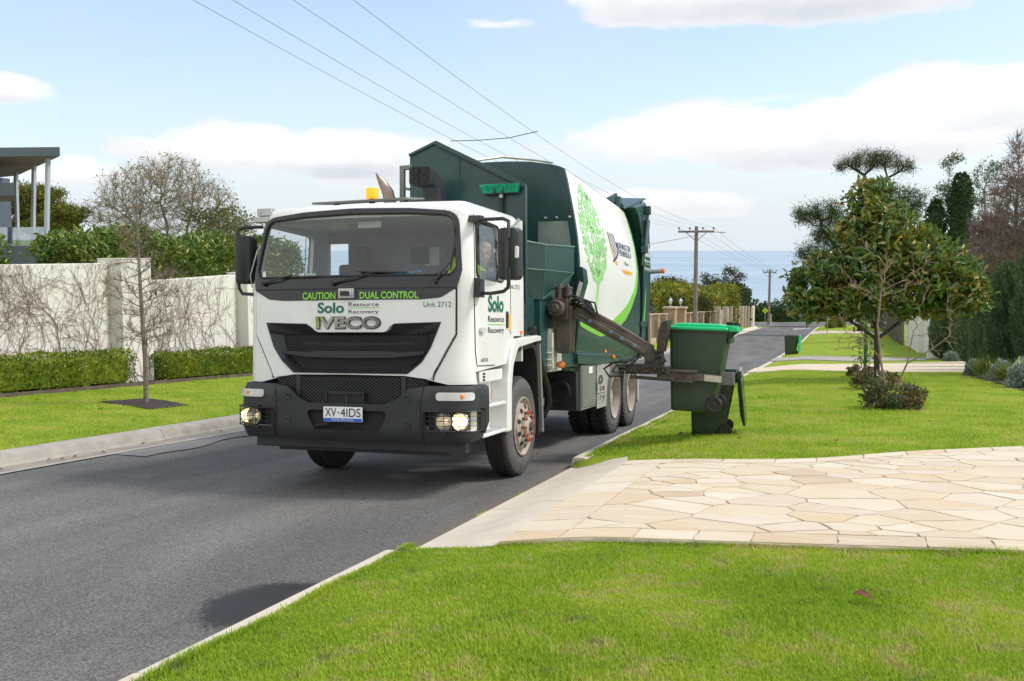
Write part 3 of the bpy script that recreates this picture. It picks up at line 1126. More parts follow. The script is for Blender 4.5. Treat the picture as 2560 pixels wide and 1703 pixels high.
# front hatch standing proud of the shell, with the wide seam round it
hatch = [(-1.062, 1.885), (-1.062, 1.46), (-.975, 1.305), (-.86, 1.09), (-.84, 1.035), (-.58, 1.068), (0, 1.075), (.58, 1.068), (.84, 1.035), (.86, 1.09), (.975, 1.305), (1.062, 1.46), (1.062, 1.885)]
gr_out = [(-.937, 1.573), (-.45, 1.560), (-.37, 1.50), (-.32, 1.478), (.39, 1.478), (.43, 1.50), (.48, 1.560), (.937, 1.573), (.84, 1.33), (.76, 1.20), (.62, 1.085), (-.60, 1.085), (-.74, 1.20), (-.84, 1.33)]
hs = panel('front_hatch', rpoly([(u, z, .03) for u, z in hatch], 4), cabS, M_wpaint, cab, holes=[gr_out], off=0.022, thick=0.022, step=.06)
sl = MB()
seam = densify([(-1.07, 1.895), (-1.072, 1.455), (-.986, 1.298), (-.87, 1.085), (-.855, 1.025)], .05)
for sgn in (1, -1):
    sl.tube([cabS(sgn * u, z, .004) for u, z in seam], .007, 6)
sl.build('seam', M_dark, cab, split=True)
# black glass surround and band
band = rpoly([(-1.112, 2.06, .05), (-1.09, 2.62, .15), (-.6, 2.660, .5), (0, 2.675, .5), (.6, 2.660, .5), (1.09, 2.62, .15), (1.112, 2.06, .05), (1.075, 1.90, .06), (1.065, 1.885, .02), (.93, 1.80, .12), (.75, 1.785, .1), (-.72, 1.785, .1), (-.90, 1.80, .12), (-1.065, 1.885, .02), (-1.075, 1.90, .06)], 5)
inner = rpoly([(-1.03, 2.015, .07), (-1.07, 2.09, .06), (-1.052, 2.585, .12), (-.6, 2.612, .5), (0, 2.625, .5), (.6, 2.612, .5), (1.052, 2.585, .12), (1.07, 2.09, .06), (1.03, 2.015, .07)], 5)
panel('windscreen_surround', band, cabS, M_gloss, cab, holes=[inner], off=0.028, thick=0.03, step=.07)
panel('windscreen', inner, lambda u, z, o: cabS(u, z, o), M_wind, truck, off=0.016, thick=0, step=.12)
gm = MB()
rim_in = densify(inner, .06)
pts_ = [cabS(u, z, .03) for u, z in rim_in]
gm.tube(pts_ + [pts_[0]], .012, 6)
gm.tube([cabS(u, 1.895, .03) for u in np.linspace(-1.06, 1.06, 24)], .006, 6)
gm.build('windscreen_seal', M_rubber, cab)
# side windows
for sw, nm in ((sw_r, 1), (sw_l, -1)):
    panel('side_window', sw, cabS, M_sideg, cab, off=-.02, thick=0, step=.2)
fr = MB()
for sw in (sw_r, sw_l):
    q = [cabS(u, z, .004) for u, z in densify(sw, .08)]
    fr.tube(q + [q[0]], .010, 6)
fr.build('window_rubber', M_rubber, cab, split=True)

# grille: sloping black frame, honeycomb mesh behind, blades across
gin = [(-.76, 1.456), (-.36, 1.456), (.36, 1.456), (.80, 1.456), (.775, 1.33), (.70, 1.21), (.575, 1.118), (-.535, 1.118), (-.66, 1.21), (-.74, 1.33)]
g = MB()
n = 60


def resample(poly, n, start):
    poly = list(poly)
    k = min(range(len(poly)), key=lambda i: math.dist(poly[i], start))
    poly = poly[k:] + poly[:k]
    L = [0]
    for i in range(len(poly)):
        L.append(L[-1] + math.dist(poly[i], poly[(i + 1) % len(poly)]))
    out = []
    for i in range(n):
        d = L[-1] * i / n
        j = max(k for k in range(len(L)) if L[k] <= d + 1e-9)
        j = min(j, len(poly) - 1)
        t = (d - L[j]) / max(1e-9, L[j + 1] - L[j])
        a, b = poly[j], poly[(j + 1) % len(poly)]
        out.append((a[0] + (b[0] - a[0]) * t, a[1] + (b[1] - a[1]) * t))
    return out


go2 = [(-.76, 1.575), (-.937, 1.573)]
A_ = resample(gr_out, 120, (-.937, 1.573)); B_ = resample(gin, 120, (-.76, 1.456))
# match by angle so the frame does not twist
C0 = (0.02, 1.32)
A2 = [a for a in A_]
B2 = []
for a in A2:
    best = None
    d = (a[0] - C0[0], a[1] - C0[1])
    for i in range(len(gin)):
        p, q = gin[i], gin[(i + 1) % len(gin)]
        r = (q[0] - p[0], q[1] - p[1])
        den = d[0] * r[1] - d[1] * r[0]
        if abs(den) < 1e-9:
            continue
        t = ((p[0] - C0[0]) * r[1] - (p[1] - C0[1]) * r[0]) / den
        s = ((p[0] - C0[0]) * d[1] - (p[1] - C0[1]) * d[0]) / den
        if t > 0 and -1e-6 <= s <= 1 + 1e-6 and (best is None or t < best[0]):
            best = (t, (C0[0] + d[0] * t, C0[1] + d[1] * t))
    B2.append(best[1])
g.loft([[cabS(u, z, .026) for u, z in A2], [cabS(u, z, .034) for u, z in [(a[0] * .93 + b[0] * .07, a[1] * .93 + b[1] * .07) for a, b in zip(A2, B2)]], [cabS(u, z, -.05) for u, z in B2], [cabS(u, z, -.12) for u, z in B2]], caps=False)
grille = g.build('grille', M_blkpl, truck, smooth=40)
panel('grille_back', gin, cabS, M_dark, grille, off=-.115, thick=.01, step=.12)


def mesh_screen(poly, S, off, mbx, pitch=.042, w=.0065, flat=.62):
    """diamond mesh clipped to a polygon"""
    us_ = [p[0] for p in poly]; zs_ = [p[1] for p in poly]
    u0, u1, z0, z1 = min(us_), max(us_), min(zs_), max(zs_)
    for sgn in (1, -1):
        c = -3.0
        while c < 4.0:
            seg, run = [], None
            N = 60
            for i in range(N + 1):
                z = z0 + (z1 - z0) * i / N
                u = u0 + c + sgn * (z - z0) / flat * 1.0
                ins = u0 <= u <= u1 and inpoly(u, z, poly)
                if ins:
                    run = (run or []) + [(u, z)]
                if (not ins or i == N) and run:
                    if len(run) > 1:
                        seg.append((run[0], run[-1]))
                    run = None
            for a, b in seg:
                mbx.bar(S(a[0], a[1], off), S(b[0], b[1], off), w, w, up=(0, 1, 0))
            c += pitch


g = MB()
mesh_screen(gin, cabS, -.055, g)
g.build('grille_mesh', M_blkpl, grille, smooth=0)
g = MB()
bl = [(-.735, 1.300), (-.45, 1.285), (-.36, 1.297), (.40, 1.297), (.50, 1.285), (.775, 1.300), (.755, 1.265), (.50, 1.238), (.02, 1.230), (-.46, 1.238), (-.715, 1.265)]
panel('x', [(bl[i]) for i in range(len(bl))], cabS, None, off=.0, thick=.05, step=.08, mb=g)
panel('x', [(-.62, 1.385), (-.3, 1.372), (.34, 1.372), (.66, 1.385), (.60, 1.362), (.02, 1.350), (-.56, 1.362)], cabS, None, off=-.06, thick=.02, step=.1, mb=g)
g.build('grille_blade', M_blkpl, grille, smooth=30, bevel=.006)

# lettering on the cab front
t = MB()
text_on(t, 'CAUTION', (-.495, 1.795, -.125, 1.862), cabS, .032, .022)
t.build('caution_lettering', M_limecap, cab, smooth=0)
t = MB()
text_on(t, 'DUAL CONTROL', (.132, 1.795, .72, 1.862), cabS, .032, .022)
t.build('caution_lettering', M_limecap, cab, smooth=0)
for nm_, w_, rc_, of_, bo_, m_ in (('logo_lettering', 'Solo', (-.325, 1.660, -.035, 1.765), .026, .030, M_lgreen), ('unit_lettering', 'Unit 2712', (.768, 1.712, 1.03, 1.762), .026, .0, M_lgreen),
        ('logo_lettering', 'Solo', (ux(.60), 1.668, ux(1.07), 1.835), .004, .030, M_lgreen), ('grey_lettering', 'Resource', (.012, 1.724, .326, 1.762), .026, .004, M_grey),
        ('grey_lettering', 'Recovery', (.012, 1.645, .326, 1.692), .026, .004, M_grey), ('grey_lettering', 'Resource', (ux(.60), 1.572, ux(1.08), 1.632), .004, .006, M_grey),
        ('grey_lettering', 'Recovery', (ux(.60), 1.445, ux(1.08), 1.520), .004, .006, M_grey), ('side_unit_lettering', 'Unit 2712', (ux(1.25), 1.92, ux(1.60), 1.965), .004, 0, M_grey), ('door_lettering', 'ACCO', (ux(.40), 1.190, ux(.60), 1.222), .004, .02, M_grey)):
    t = MB()
    text_on(t, w_, rc_, cabS, of_, bo_)
    t.build(nm_, m_, cab, smooth=0)
t = MB()
panel('x', [(.012, 1.708), (.326, 1.708), (.326, 1.713), (.012, 1.713)], cabS, None, off=.026, thick=.002, step=.1, mb=t)
panel('x', [(ux(.60), 1.543), (ux(1.08), 1.543), (ux(1.08), 1.551), (ux(.60), 1.551)], cabS, None, off=.003, thick=.002, step=.1, mb=t)
t.build('logo_underline', M_lime, cab, smooth=0, split=True)
t = MB()


def raised(mbx, s, rect, S, off, h, bold, tilt=0.0):
    vs, fs = text_pts(s, bold)
    u0, v0, u1, v1 = rect
    q = [(u0 + (u1 - u0) * x, v0 + (v1 - v0) * y) for x, y in vs]
    n = len(q)
    cnt = {}
    for f in fs:
        for i in range(len(f)):
            cnt[(f[i], f[(i + 1) % len(f)])] = 1
    side = [(b, a, a + n, b + n) for (a, b) in cnt if (b, a) not in cnt]
    mbx.add([S(u, v, off + h + tilt * (v - v0) / (v1 - v0)) for u, v in q] + [S(u, v, off) for u, v in q], fs + side)


raised(t, 'IVECO', (-.33, 1.512, .345, 1.622), cabS, .022, .016, .022, .016)
t.build('badge_lettering', mat('badge chrome', (0.55, 0.56, 0.55), 0.10, metal=1.0, var=.02), cab, smooth=20)
t = MB()
raised(t, 'IVECO', (-.336, 1.505, .351, 1.629), cabS, .020, .012, .042)
t.build('badge_backing', M_black, cab, smooth=20)

# door edges, handle, stickers, indicator on the side
d = MB()
for sg in (1, -1):
    for path in ([(1.236, 2.60), (1.236, 1.90), (1.26, 1.30), (1.29, 1.16)], [(1.29, 1.155), (ux(.80), 1.145)], [(ux(1.26), 2.56), (ux(1.30), 1.9), (ux(1.30), 1.44)]):
        d.tube([cabS(sg * u, z, .001) for u, z in densify(path + path[::-1], .1)[:max(2, len(densify(path, .1)) - 1)]], .0045, 5)
d.build('door_seam', M_dark, cab, split=True)
d = MB()
panel('x', rpoly([(ux(1.15), 1.51, .02), (ux(1.15), 1.68, .02), (ux(1.205), 1.68, .02), (ux(1.205), 1.51, .02)]), cabS, None, off=.012, thick=.012, step=.1, mb=d)
d.build('door_handle', M_blkpl, cab, smooth=30)
d = MB()
panel('x', [(ux(1.235), 1.48), (ux(1.235), 1.655), (ux(1.305), 1.655), (ux(1.305), 1.48)], cabS, None, off=.004, thick=.003, step=.1, mb=d)
d.build('warning_sticker', mat('sticker yellow', (0.72, 0.42, 0.08), 0.5, var=.2, vscale=25), cab, smooth=0)
d = MB()
panel('x', rpoly([(ux(.34), 1.475, .02), (ux(.34), 1.525, .02), (ux(.47), 1.515, .02), (ux(.47), 1.465, .02)]), cabS, None, off=.03, thick=.03, step=.1, mb=d)
d.build('side_repeater', M_clear, cab, smooth=30, bevel=.006)
d = MB()
d.box((1.20, 1.62, 1.44), (1.225, 1.67, 1.48))
d.build('marker_lamp', M_orlamp, cab, bevel=.004, split=True)
d = MB()
panel('x', rpoly([(1.262, 1.90, .03), (1.262, 2.50, .03), (1.72, 2.50, .1), (1.70, 1.93, .08)]), cabS, None, off=.045, thick=.004, step=.12, mb=d)
d.build('weather_shield', M_perspex, cab, smooth=30)

# visor plate on the roof, beacon, snorkel, exhaust
v = MB()
v.loft([[(-.66, .50, 2.795), (.40, .50, 2.805), (.40, .52, 2.785), (-.66, .52, 2.775)], [(-.66, .95, 2.835), (.40, .95, 2.85), (.40, .95, 2.835), (-.66, .95, 2.82)]])
for x in (-.5, -.1, .3):
    v.box((x - .02, .72, 2.66), (x + .02, .78, 2.82))
v.build('roof_visor', M_greybox, truck, bevel=.004)
b = MB()
b.cyl((-.12, .80, 2.66), (-.12, .80, 2.845), .03, n=10)
bc = b.build('beacon', M_blkpl, truck)
b = MB()
b.lathe([(0, 0), (0, .062), (.006, .066), (.10, .062), (.112, .05), (.118, 0)], (-.12, .80, 2.845), (0, 0, 1), 20)
for k in range(5):
    b.lathe([(.02 + k * .018, .0655), (.026 + k * .018, .068), (.032 + k * .018, .0645)], (-.12, .80, 2.845), (0, 0, 1), 20)
m_ = emit_mat('lit beacon', (0.95, 0.30, 0.01), 0.55)
b.build('beacon_lens', m_, bc, smooth=40)
s = MB()
rr = []
for y, z, w, h, k in ((1.46, 3.165, .122, .098, 0), (1.53, 3.165, .122, .098, 0), (1.62, 3.15, .118, .09, 20), (1.69, 3.10, .105, .082, 55), (1.72, 3.02, .10, .078, 85), (1.72, 2.90, .10, .075, 90), (1.72, 2.60, .10, .075, 90)):
    a = math.radians(k)
    ring = []
    for q in rpoly([(-w, -h, .03), (w, -h, .03), (w, h, .03), (-w, h, .03)], 3):
        ring.append((.125 + q[0] * 1.06 + .05 * (k > 30), y + q[1] * math.sin(a), z + q[1] * math.cos(a)))
    rr.append(ring)
s.loft(rr)
snk = s.build('snorkel', M_blkpl, truck, smooth=50)
s = MB()
for x in (-.055, .135):
    pass
for cxx in (.07, .18):
    for czz in (3.118, 3.212):
        s.prism(rpoly([(cxx - .048, czz - .04, .01), (cxx + .048, czz - .04, .01), (cxx + .048, czz + .04, .01), (cxx - .048, czz + .04, .01)], 2), 'y', 1.446, 1.462)
s.build('intake_screen', M_dark, snk)
e = MB()
e.tube([(-.44, 1.9, 2.2), (-.44, 1.9, 2.93), (-.45, 1.86, 3.06), (-.50, 1.80, 3.18), (-.55, 1.76, 3.27)], [.075, .075, .068, .045, .008], 14)
e.build('exhaust_stack', mat('heat stained steel', (0.30, 0.235, 0.20), 0.35, metal=0.6, var=.3, vscale=6), truck)

# work lamps and camera on the roof corner
c = MB()
c.box((-1.17, .30, 2.655), (-1.00, .42, 2.73)); c.box((-1.20, .28, 2.59), (-1.03, .40, 2.645)); c.cyl((-1.13, .295, 2.695), (-1.13, .31, 2.695), .02)
c.tube([(-1.04, .35, 2.59), (-1.05, .33, 2.45), (-1.17, .3, 2.3), (-1.24, .28, 2.05), (-1.23, .3, 1.93)], .008, 6)
c.build('corner_camera', M_alu, truck, bevel=.006)
c = MB()
c.box((-.082, -.02, 1.80), (.082, .05, 1.895)); c.box((-.06, -.035, 1.82), (.06, -.02, 1.875))
fc = c.build('front_camera', M_alu, truck, bevel=.008)
c = MB(); c.cyl((0, -.037, 1.847), (0, -.030, 1.847), .024, n=16); c.box((-.05, -.0375, 1.826), (.05, -.034, 1.868))
c.build('camera_lens', M_black, fc)

# wipers
for px, pz, tx, tz, bx0, bz0, bx1, bz1 in ((-.97, 1.955, -.62, 2.035, -.80, 2.015, -.34, 2.015), (-.155, 1.945, .28, 2.045, .10, 2.055, .62, 2.04), (.88, 1.955, 1.03, 2.13, 1.02, 2.05, 1.085, 2.50)):
    w = MB()
    w.tube([cabS(px, pz, .05), cabS((px + tx) / 2, (pz + tz) / 2, .075), cabS(tx, tz, .06)], [.011, .008, .006], 6)
    w.cyl(cabS(px, pz, .02), cabS(px, pz, .07), .02, n=10)
    wp = w.build('windscreen_wiper', M_blkpl, truck)
    w = MB()
    k = 10
    w.tube([cabS(bx0 + (bx1 - bx0) * i / k, bz0 + (bz1 - bz0) * i / k, .048) for i in range(k + 1)], [.004] + [.009] * (k - 1) + [.004], 5)
    w.build('wiper_blade', M_rubber, wp)

# ---------- mirrors
for sg, (x0, x1, yb, z0, z1) in ((1, (1.475, 1.685, .20, 1.955, 2.435)), (-1, (-1.42, -1.235, .34, 1.97, 2.46))):
    m = MB()
    xm, w, zc, h = (x0 + x1) / 2, (x1 - x0) / 2, (z0 + z1) / 2, (z1 - z0) / 2
    rings = []
    for dy, sc in ((-.075, .80), (-.062, .94), (-.02, 1.0), (.05, 1.0), (.075, .93)):
        rings.append([(xm + q[0] * sc, yb + dy - .03 * (1 - (q[0] / w) ** 2) * (dy < 0), zc + q[1] * (1 - (1 - sc) * .35)) for q in rpoly([(-w, -h, .05), (w, -h, .05), (w, h, .05), (-w, h, .05)], 5)])
    m.loft(rings)
    mi = m.build('side_mirror', M_blkpl, truck, smooth=50)
    m = MB()
    m.prism(rpoly([(xm - w * .85, zc - h * .9, .04), (xm + w * .85, zc - h * .9, .04), (xm + w * .85, zc + h * .9, .04), (xm - w * .85, zc + h * .9, .04)], 4), 'y', yb + .072, yb + .08)
    m.build('mirror_glass', M_chrome, mi)
    if sg > 0:
        m = MB()
        m.prism(rpoly([(xm + w * .62, 2.15, .018), (xm + w * .98, 2.15, .018), (xm + w * .98, 2.262, .018), (xm + w * .62, 2.262, .018)], 4), 'y', yb - .082, yb - .05)
        m.build('mirror_lamp', M_clear, mi, bevel=.006)
        m = MB()
        m.box((xm - .022, yb - .108, 1.965), (xm + .022, yb - .09, 2.425))
        m.build('mirror_strap', M_gloss, mi, bevel=.006)
        arm = [((1.14, .36, 2.545), (1.32, .27, 2.53), (1.52, .17, 2.52), (1.59, .13, 2.49), (1.598, .10, 2.41), (1.60, .09, 2.33)),
               ((1.19, .33, 1.845), (1.38, .22, 1.835), (1.53, .15, 1.85), (1.585, .12, 1.885), (1.60, .10, 1.98), (1.60, .09, 2.06))]
    else:
        arm = [((-1.14, .36, 2.55), (-1.36, .34, 2.55), (-1.41, .32, 2.52), (-1.415, .30, 2.44), (-1.40, .29, 2.40)),
               ((-1.21, .30, 1.86), (-1.36, .32, 1.87), (-1.39, .31, 1.92), (-1.39, .29, 2.02))]
    m = MB()
    for a in arm:
        m.tube(a, .0175, 10)
    if sg > 0:
        m.loft([[(1.11, .33, 2.525), (1.25, .28, 2.52), (1.25, .30, 2.575), (1.11, .36, 2.585)], [(1.12, .44, 2.525), (1.26, .38, 2.52), (1.26, .38, 2.575), (1.12, .46, 2.585)]])
        m.loft([[(1.16, .27, 1.81), (1.27, .23, 1.80), (1.27, .25, 1.97), (1.15, .30, 2.0)], [(1.18, .40, 1.81), (1.28, .33, 1.80), (1.28, .33, 1.97), (1.17, .42, 2.0)]])
    m.build('mirror_arm', M_blkpl, mi, smooth=50, split=True)

# ---------- bumper
BUM_C = .10


def bumS(u, z, off=0.0):
    """bumper skin: wider bow than the cab and large corners"""
    w, r = 1.265, .16
    s = 1 if u >= 0 else -1
    a = abs(u)
    if a <= w - r:
        x, y, nx, ny = a, 0.0, 0.0, -1.0
    elif a <= w - r + r * PI / 2:
        t = (a - (w - r)) / r
        x = w - r + r * math.sin(t); y = r - r * math.cos(t); nx, ny = math.sin(t), -math.cos(t)
    else:
        x = w; y = r + a - (w - r) - r * PI / 2; nx, ny = 1.0, 0.0
    bow = .13 * min(1, x / w) ** 2
    ch = 0.0
    if z < .56:
        ch = -.05 * ((.56 - z) / .12) ** 2      # tucked in underneath
    if z > .93:
        ch = -.05 * ((z - .93) / .05) ** 2
    return (s * (x + nx * (off + ch)), -.06 + y + bow + ny * (off + ch), z)


bo = rpoly([(-1.62, .975, .03), (-.80, .975, .05), (-.63, .95, .08), (-.50, .845, .08), (-.40, .80, .06), (.42, .80, .06), (.52, .845, .08), (.65, .95, .08), (.82, .975, .05), (1.62, .975, .03), (1.62, .62, .05), (1.45, .46, .1), (1.15, .44, .1), (.8, .45, .1), (-.8, .45, .1), (-1.15, .44, .1), (-1.45, .46, .1), (-1.62, .62, .05)], 5)
low_open = rpoly([(-.43, .735, .05), (.45, .735, .05), (.36, .545, .05), (-.33, .545, .05)], 5)
lamp_r = rpoly([(.80, .725, .06), (.83, .745, .03), (1.38, .735, .03), (1.38, .555, .03), (.81, .560, .03)], 4)
lamp_l = [(-u, z) for u, z in lamp_r]
ind_r = rpoly([(.915, .918, .035), (1.27, .918, .035), (1.27, .842, .035), (.915, .842, .035)], 5)
ind_l = [(-u, z) for u, z in ind_r]
bmp = panel('bumper', bo, bumS, M_blkpl, truck, holes=[low_open, lamp_r, lamp_l], off=0, thick=.04, step=.06, smooth=45, bevel=.006)
x = MB()
for sg in (1, -1):
    x.tube([bumS(sg * u, z, .002) for u, z in densify([(.79, .972), (.765, .80), (.765, .60), (.79, .46)], .05)[:-4]], .004, 5)
x.build('seam', M_dark, bmp, split=True)
x = MB()
for u in (-.62, .64):
    for z in (.86, .62):
        p = bumS(u, z, 0)
        x.lathe([(0, .030), (.006, .034), (.010, .028), (.004, .020), (.004, .012), (.010, .008), (.010, 0)], p, (0, -1, 0), 18)
x.build('bumper_bolt', M_blkpl, bmp, split=True)
# lower mesh between hatch and bumper
x = MB()
lm = [(-.80, 1.03), (-.58, 1.062), (.58, 1.062), (.80, 1.03), (.80, .93), (.52, .80), (-.50, .80), (-.80, .93)]
panel('x', lm, cabS, None, off=-.02, thick=.02, step=.12, mb=x)
lmo = x.build('lower_grille', M_dark, truck)
x = MB()
mesh_screen([(-.30 - .22, 1.05), (.30 + .24, 1.05), (.54, .80), (-.52, .80)], cabS, .0, x, .046, .009, .7)
mesh_screen([(-.80, 1.02), (-.58, 1.05), (-.58, .90), (-.66, .90)], cabS, .0, x, .046, .009, .7)
mesh_screen([(.80, 1.02), (.60, 1.05), (.60, .90), (.68, .90)], cabS, .0, x, .046, .009, .7)
for a in (-.55, .57):
    x.bar(cabS(a, .80, .0), cabS(a, 1.06, .0), .05, .012, up=(0, 1, 0))
x.bar(cabS(-.8, 1.045, .0), cabS(.8, 1.045, .0), .02, .02, up=(0, 1, 0))
x.build('lower_grille_mesh', M_blkpl, lmo, smooth=0)
x = MB()
x.box((-.19, -.035, .80), (.19, .02, .905))
x.build('tow_pocket', M_dark, lmo)
x = MB()
for a, b2 in (((-.20, -.05, .80), (-.19, .0, .91)), ((.19, -.05, .80), (.20, .0, .91)), ((-.20, -.05, .90), (.20, .0, .912)), ((-.17, -.048, .885), (.17, -.035, .90))):
    x.box(a, b2)
x.box((.0, -.045, .80), (.03, -.03, .88))
x.build('tow_pocket_frame', M_blkpl, lmo, bevel=.003)
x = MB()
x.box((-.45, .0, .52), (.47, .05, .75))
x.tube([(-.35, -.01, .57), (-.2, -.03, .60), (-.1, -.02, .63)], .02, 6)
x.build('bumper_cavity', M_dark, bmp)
# plate
x = MB()
x.prism(rpoly([(-.205, .630, .012), (.205, .630, .012), (.205, .772, .012), (-.205, .772, .012)], 3), 'y', -.092, -.080)
pl = x.build('number_plate', M_plate, truck, bevel=.002)
x = MB(); x.box((-.202, -.0945, .633), (.202, -.0918, .664)); x.build('plate_strip', M_blue, pl, smooth=0)
fl = lambda u, v, o: (u, -.092 - o, v)
x = MB()
text_on(x, 'XV', (-.185, .678, -.066, .760), fl, .003, .0)
text_on(x, '4IDS', (-.020, .678, .190, .760), fl, .003, .0)
x.box((-.048, -.096, .712), (-.036, -.093, .724))
x.build('plate_lettering', M_black, pl, smooth=0)
x = MB(); text_on(x, 'NATIONAL HEAVY VEHICLE', (-.115, .642, .115, .656), fl, .0045, .01)
x.build('plate_strip_lettering', M_plate, pl, smooth=0)
# indicators
for ind in (ind_r, ind_l):
    x = MB(); panel('x', ind, bumS, None, off=.012, thick=.02, step=.08, mb=x)
    ii = x.build('indicator', M_clear, truck, smooth=35, bevel=.005)
    cxm = sum(p[0] for p in ind) / len(ind)
    x = MB(); p = bumS(cxm + (.06 if cxm > 0 else -.02), .88, .004); x.lathe([(.0, .024), (.009, .018), (.0095, 0)], p, (0, -1, 0), 12)
    x.build('bulb', M_orlamp, ii)


# headlights: housing, two bowls, glass, wire guard
def headlight(sg):
    x = MB()
    u0, u1 = 0.82, 1.36
    panel('x', [(sg * a, b) for a, b in ((.80, .74), (1.38, .74), (1.38, .555), (.80, .555))][::sg], bumS, None, off=-.10, thick=.01, step=.1, mb=x)
    h = x.build('headlight', M_blkpl, truck)
    for uc, lit in ((1.17 if sg > 0 else 1.25, True), (.985 if sg > 0 else 1.06, False)):
        o = Vector(bumS(sg * uc, .648, -.095))
        x = MB()
        x.lathe([(0, 0), (.002, .02), (.02, .055), (.05, .075), (.075, .082), (.08, .084), (.075, .087)], o, (0, -1, 0), 24)
        x.build('lamp_bowl', M_reflector, h)
        x = MB()
        x.lathe([(.012, 0), (.02, .016 + .012 * lit), (.035, .02 + .018 * lit), (.052, .012 + .014 * lit), (.06, 0)], o, (0, -1, 0), 16)
        x.build('bulb', emit_mat('lit headlamp', (1.0, 0.70, 0.36), 3.2) if lit else emit_mat('dim headlamp', (0.9, 0.72, 0.5), 0.5), h)
    x = MB()
    panel('x', rpoly([(sg * (.90 if sg > 0 else .99), .725, .03), (sg * 1.36, .725, .03), (sg * 1.36, .568, .03), (sg * (.90 if sg > 0 else .99), .568, .03)][::sg], 3), bumS, None, off=-.004, thick=0, step=.08, mb=x)
    x.build('lens', glass_mat('headlamp glass', (.93, .93, .92), .09), h)
    x = MB()
    ua, ub = (.79, 1.42)
    for z in (.742, .700, .655, .610, .560):
        x.tube([bumS(sg * (ua + (ub - ua) * i / 8), z, .035 if 0 < i < 8 else .01) for i in range(9)], .0035 if .57 < z < .74 else .006, 5)
    for i in range(10):
        u = ua + (ub - ua) * (i + .0) / 9
        x.tube([bumS(sg * u, .56, .035), bumS(sg * u, .742, .035)], .003 if 0 < i < 9 else .005, 5)
    for u in (.99, 1.40):
        for z in (.75, .545):
            p = Vector(bumS(sg * u, z, .02))
            x.box(p - Vector((.022, .012, .012)), p + Vector((.022, .012, .012)))
    x.build('lamp_guard', M_black, h)


headlight(1); headlight(-1)
# steel beam under the bumper
x = MB()
x.box((-1.10, .16, .34), (1.15, .26, .46)); x.box((-.9, .25, .30), (.95, .45, .42)); x.box((-1.16, .30, .80), (1.16, .36, 1.12))
x.build('underrun_bar', M_blkpl, truck, bevel=.008)

# ---------- mudguards, steps
def guard(sg, yc, z_top, parent):
    x = MB()
    outer = rpoly([(yc - .62, .45), (yc - .575, .95, .1), (yc - .50, 1.20, .18), (yc - .34, 1.395, .14), (yc + .45, 1.425, .05), (yc + .58, 1.415, .02), (yc + .60, 1.36, .02), (yc + .40, 1.352, .05), (yc - .24, 1.30, .14), (yc - .40, 1.12, .16), (yc - .455, .9, .1), (yc - .46, .45)], 6)
    x.prism(outer, 'x', sg * 1.245, sg * .88)
    g_ = x.build('mudguard', M_wpaint, parent, smooth=45, bevel=.02, seg=3)
    x = MB()
    inner_ = [(yc - .46, .45), (yc - .455, .9), (yc - .39, 1.12), (yc - .23, 1.29), (yc + .41, 1.345), (yc + .52, 1.30), (yc + .60, 1.15), (yc + .66, .5), (yc + .62, .5), (yc + .55, 1.13), (yc + .47, 1.26), (yc + .38, 1.30), (yc - .2, 1.25), (yc - .35, 1.09), (yc - .42, .9), (yc - .43, .45)]
    x.prism(inner_, 'x', sg * 1.20, sg * .80)
    x.build('wheel_arch_liner', M_blkpl, g_, smooth=40)
    x = MB()
    x.prism([(yc + .66, .32), (yc + .72, .32), (yc + .60, 1.33), (yc + .55, 1.33)], 'x', sg * 1.235, sg * 1.18)
    x.build('guard_return', M_greybox, g_)
    x = MB()
    x.box((sg * 1.23 if sg < 0 else .80, yc + .62, .28), (sg * .80 if sg < 0 else 1.20, yc + .65, .9))
    x.build('mudflap', M_rubber, g_)
    return g_


for sg in (1, -1):
    guard(sg, 1.70, 1.4, truck)
    x = MB()
    # stepped white well between the bumper and the front wheel
    x.box((sg * 1.02, .42, .985), (sg * 1.195, 1.08, 1.10)) if sg > 0 else x.box((-1.195, .42, .985), (-1.02, 1.08, 1.10))
    a, b2 = (1.02, 1.06) if sg > 0 else (-1.06, -1.02)
    x.box((a, .42, .45), (b2, 1.10, .99))
    a, b2 = (1.06, 1.235) if sg > 0 else (-1.235, -1.06)
    for z in (.74, .46):
        x.box((a, .42, z), (b2, 1.08, z + .035))
    stp = x.build('cab_step', M_wpaint, truck, bevel=.008)
    x = MB()
    for z in (.777, .497):
        for i in range(14):
            yy = .46 + i * .044
            xx = (a + b2) / 2
            x.lathe([(0, .012), (.006, .010), (.006, 0)], (sg * 1.20, yy, z), (0, 0, 1), 8)
            x.lathe([(0, .012), (.006, .010), (.006, 0)], (sg * 1.14, yy + .02, z), (0, 0, 1), 8)
    x.build('step_tread', M_alu, stp, smooth=0, split=True)
x = MB()
for i in range(3):
    for j in range(2):
        x.box((1.192, .50 + j * .035 + .3 * 0, 1.0 + i * .03), (1.199, .525 + j * .035, 1.02 + i * .03))
x.build('vent', M_dark, truck)


# ---------- wheels
def tyre_mesh(w, R, rr, tread, xo, dirx):
    """w width, R radius, rr rim radius; axis along x"""
    prof = [(0, rr), (.012, rr + .02), (-.006, R - .17), (-.004, R - .10), (.018, R - .03), (.04, R - .008), (.055, R)]
    k = 6
    inn = .055; span = w - .11
    for i in range(k):
        a = inn + span * i / k; b = inn + span * (i + 1) / k
        prof += [(a + .006, R), (b - .008, R), (b - .006, R - tread), (b + .004, R - tread)]
    prof = prof[:-2]
    prof += [(w - .055, R), (w - .04, R - .008), (w - .018, R - .03), (w + .004, R - .1), (w + .006, R - .17), (w - .012, rr + .02), (w, rr)]
    m = MB()
    m.lathe(prof, (xo, 0, 0), (dirx, 0, 0), 64)
    return m


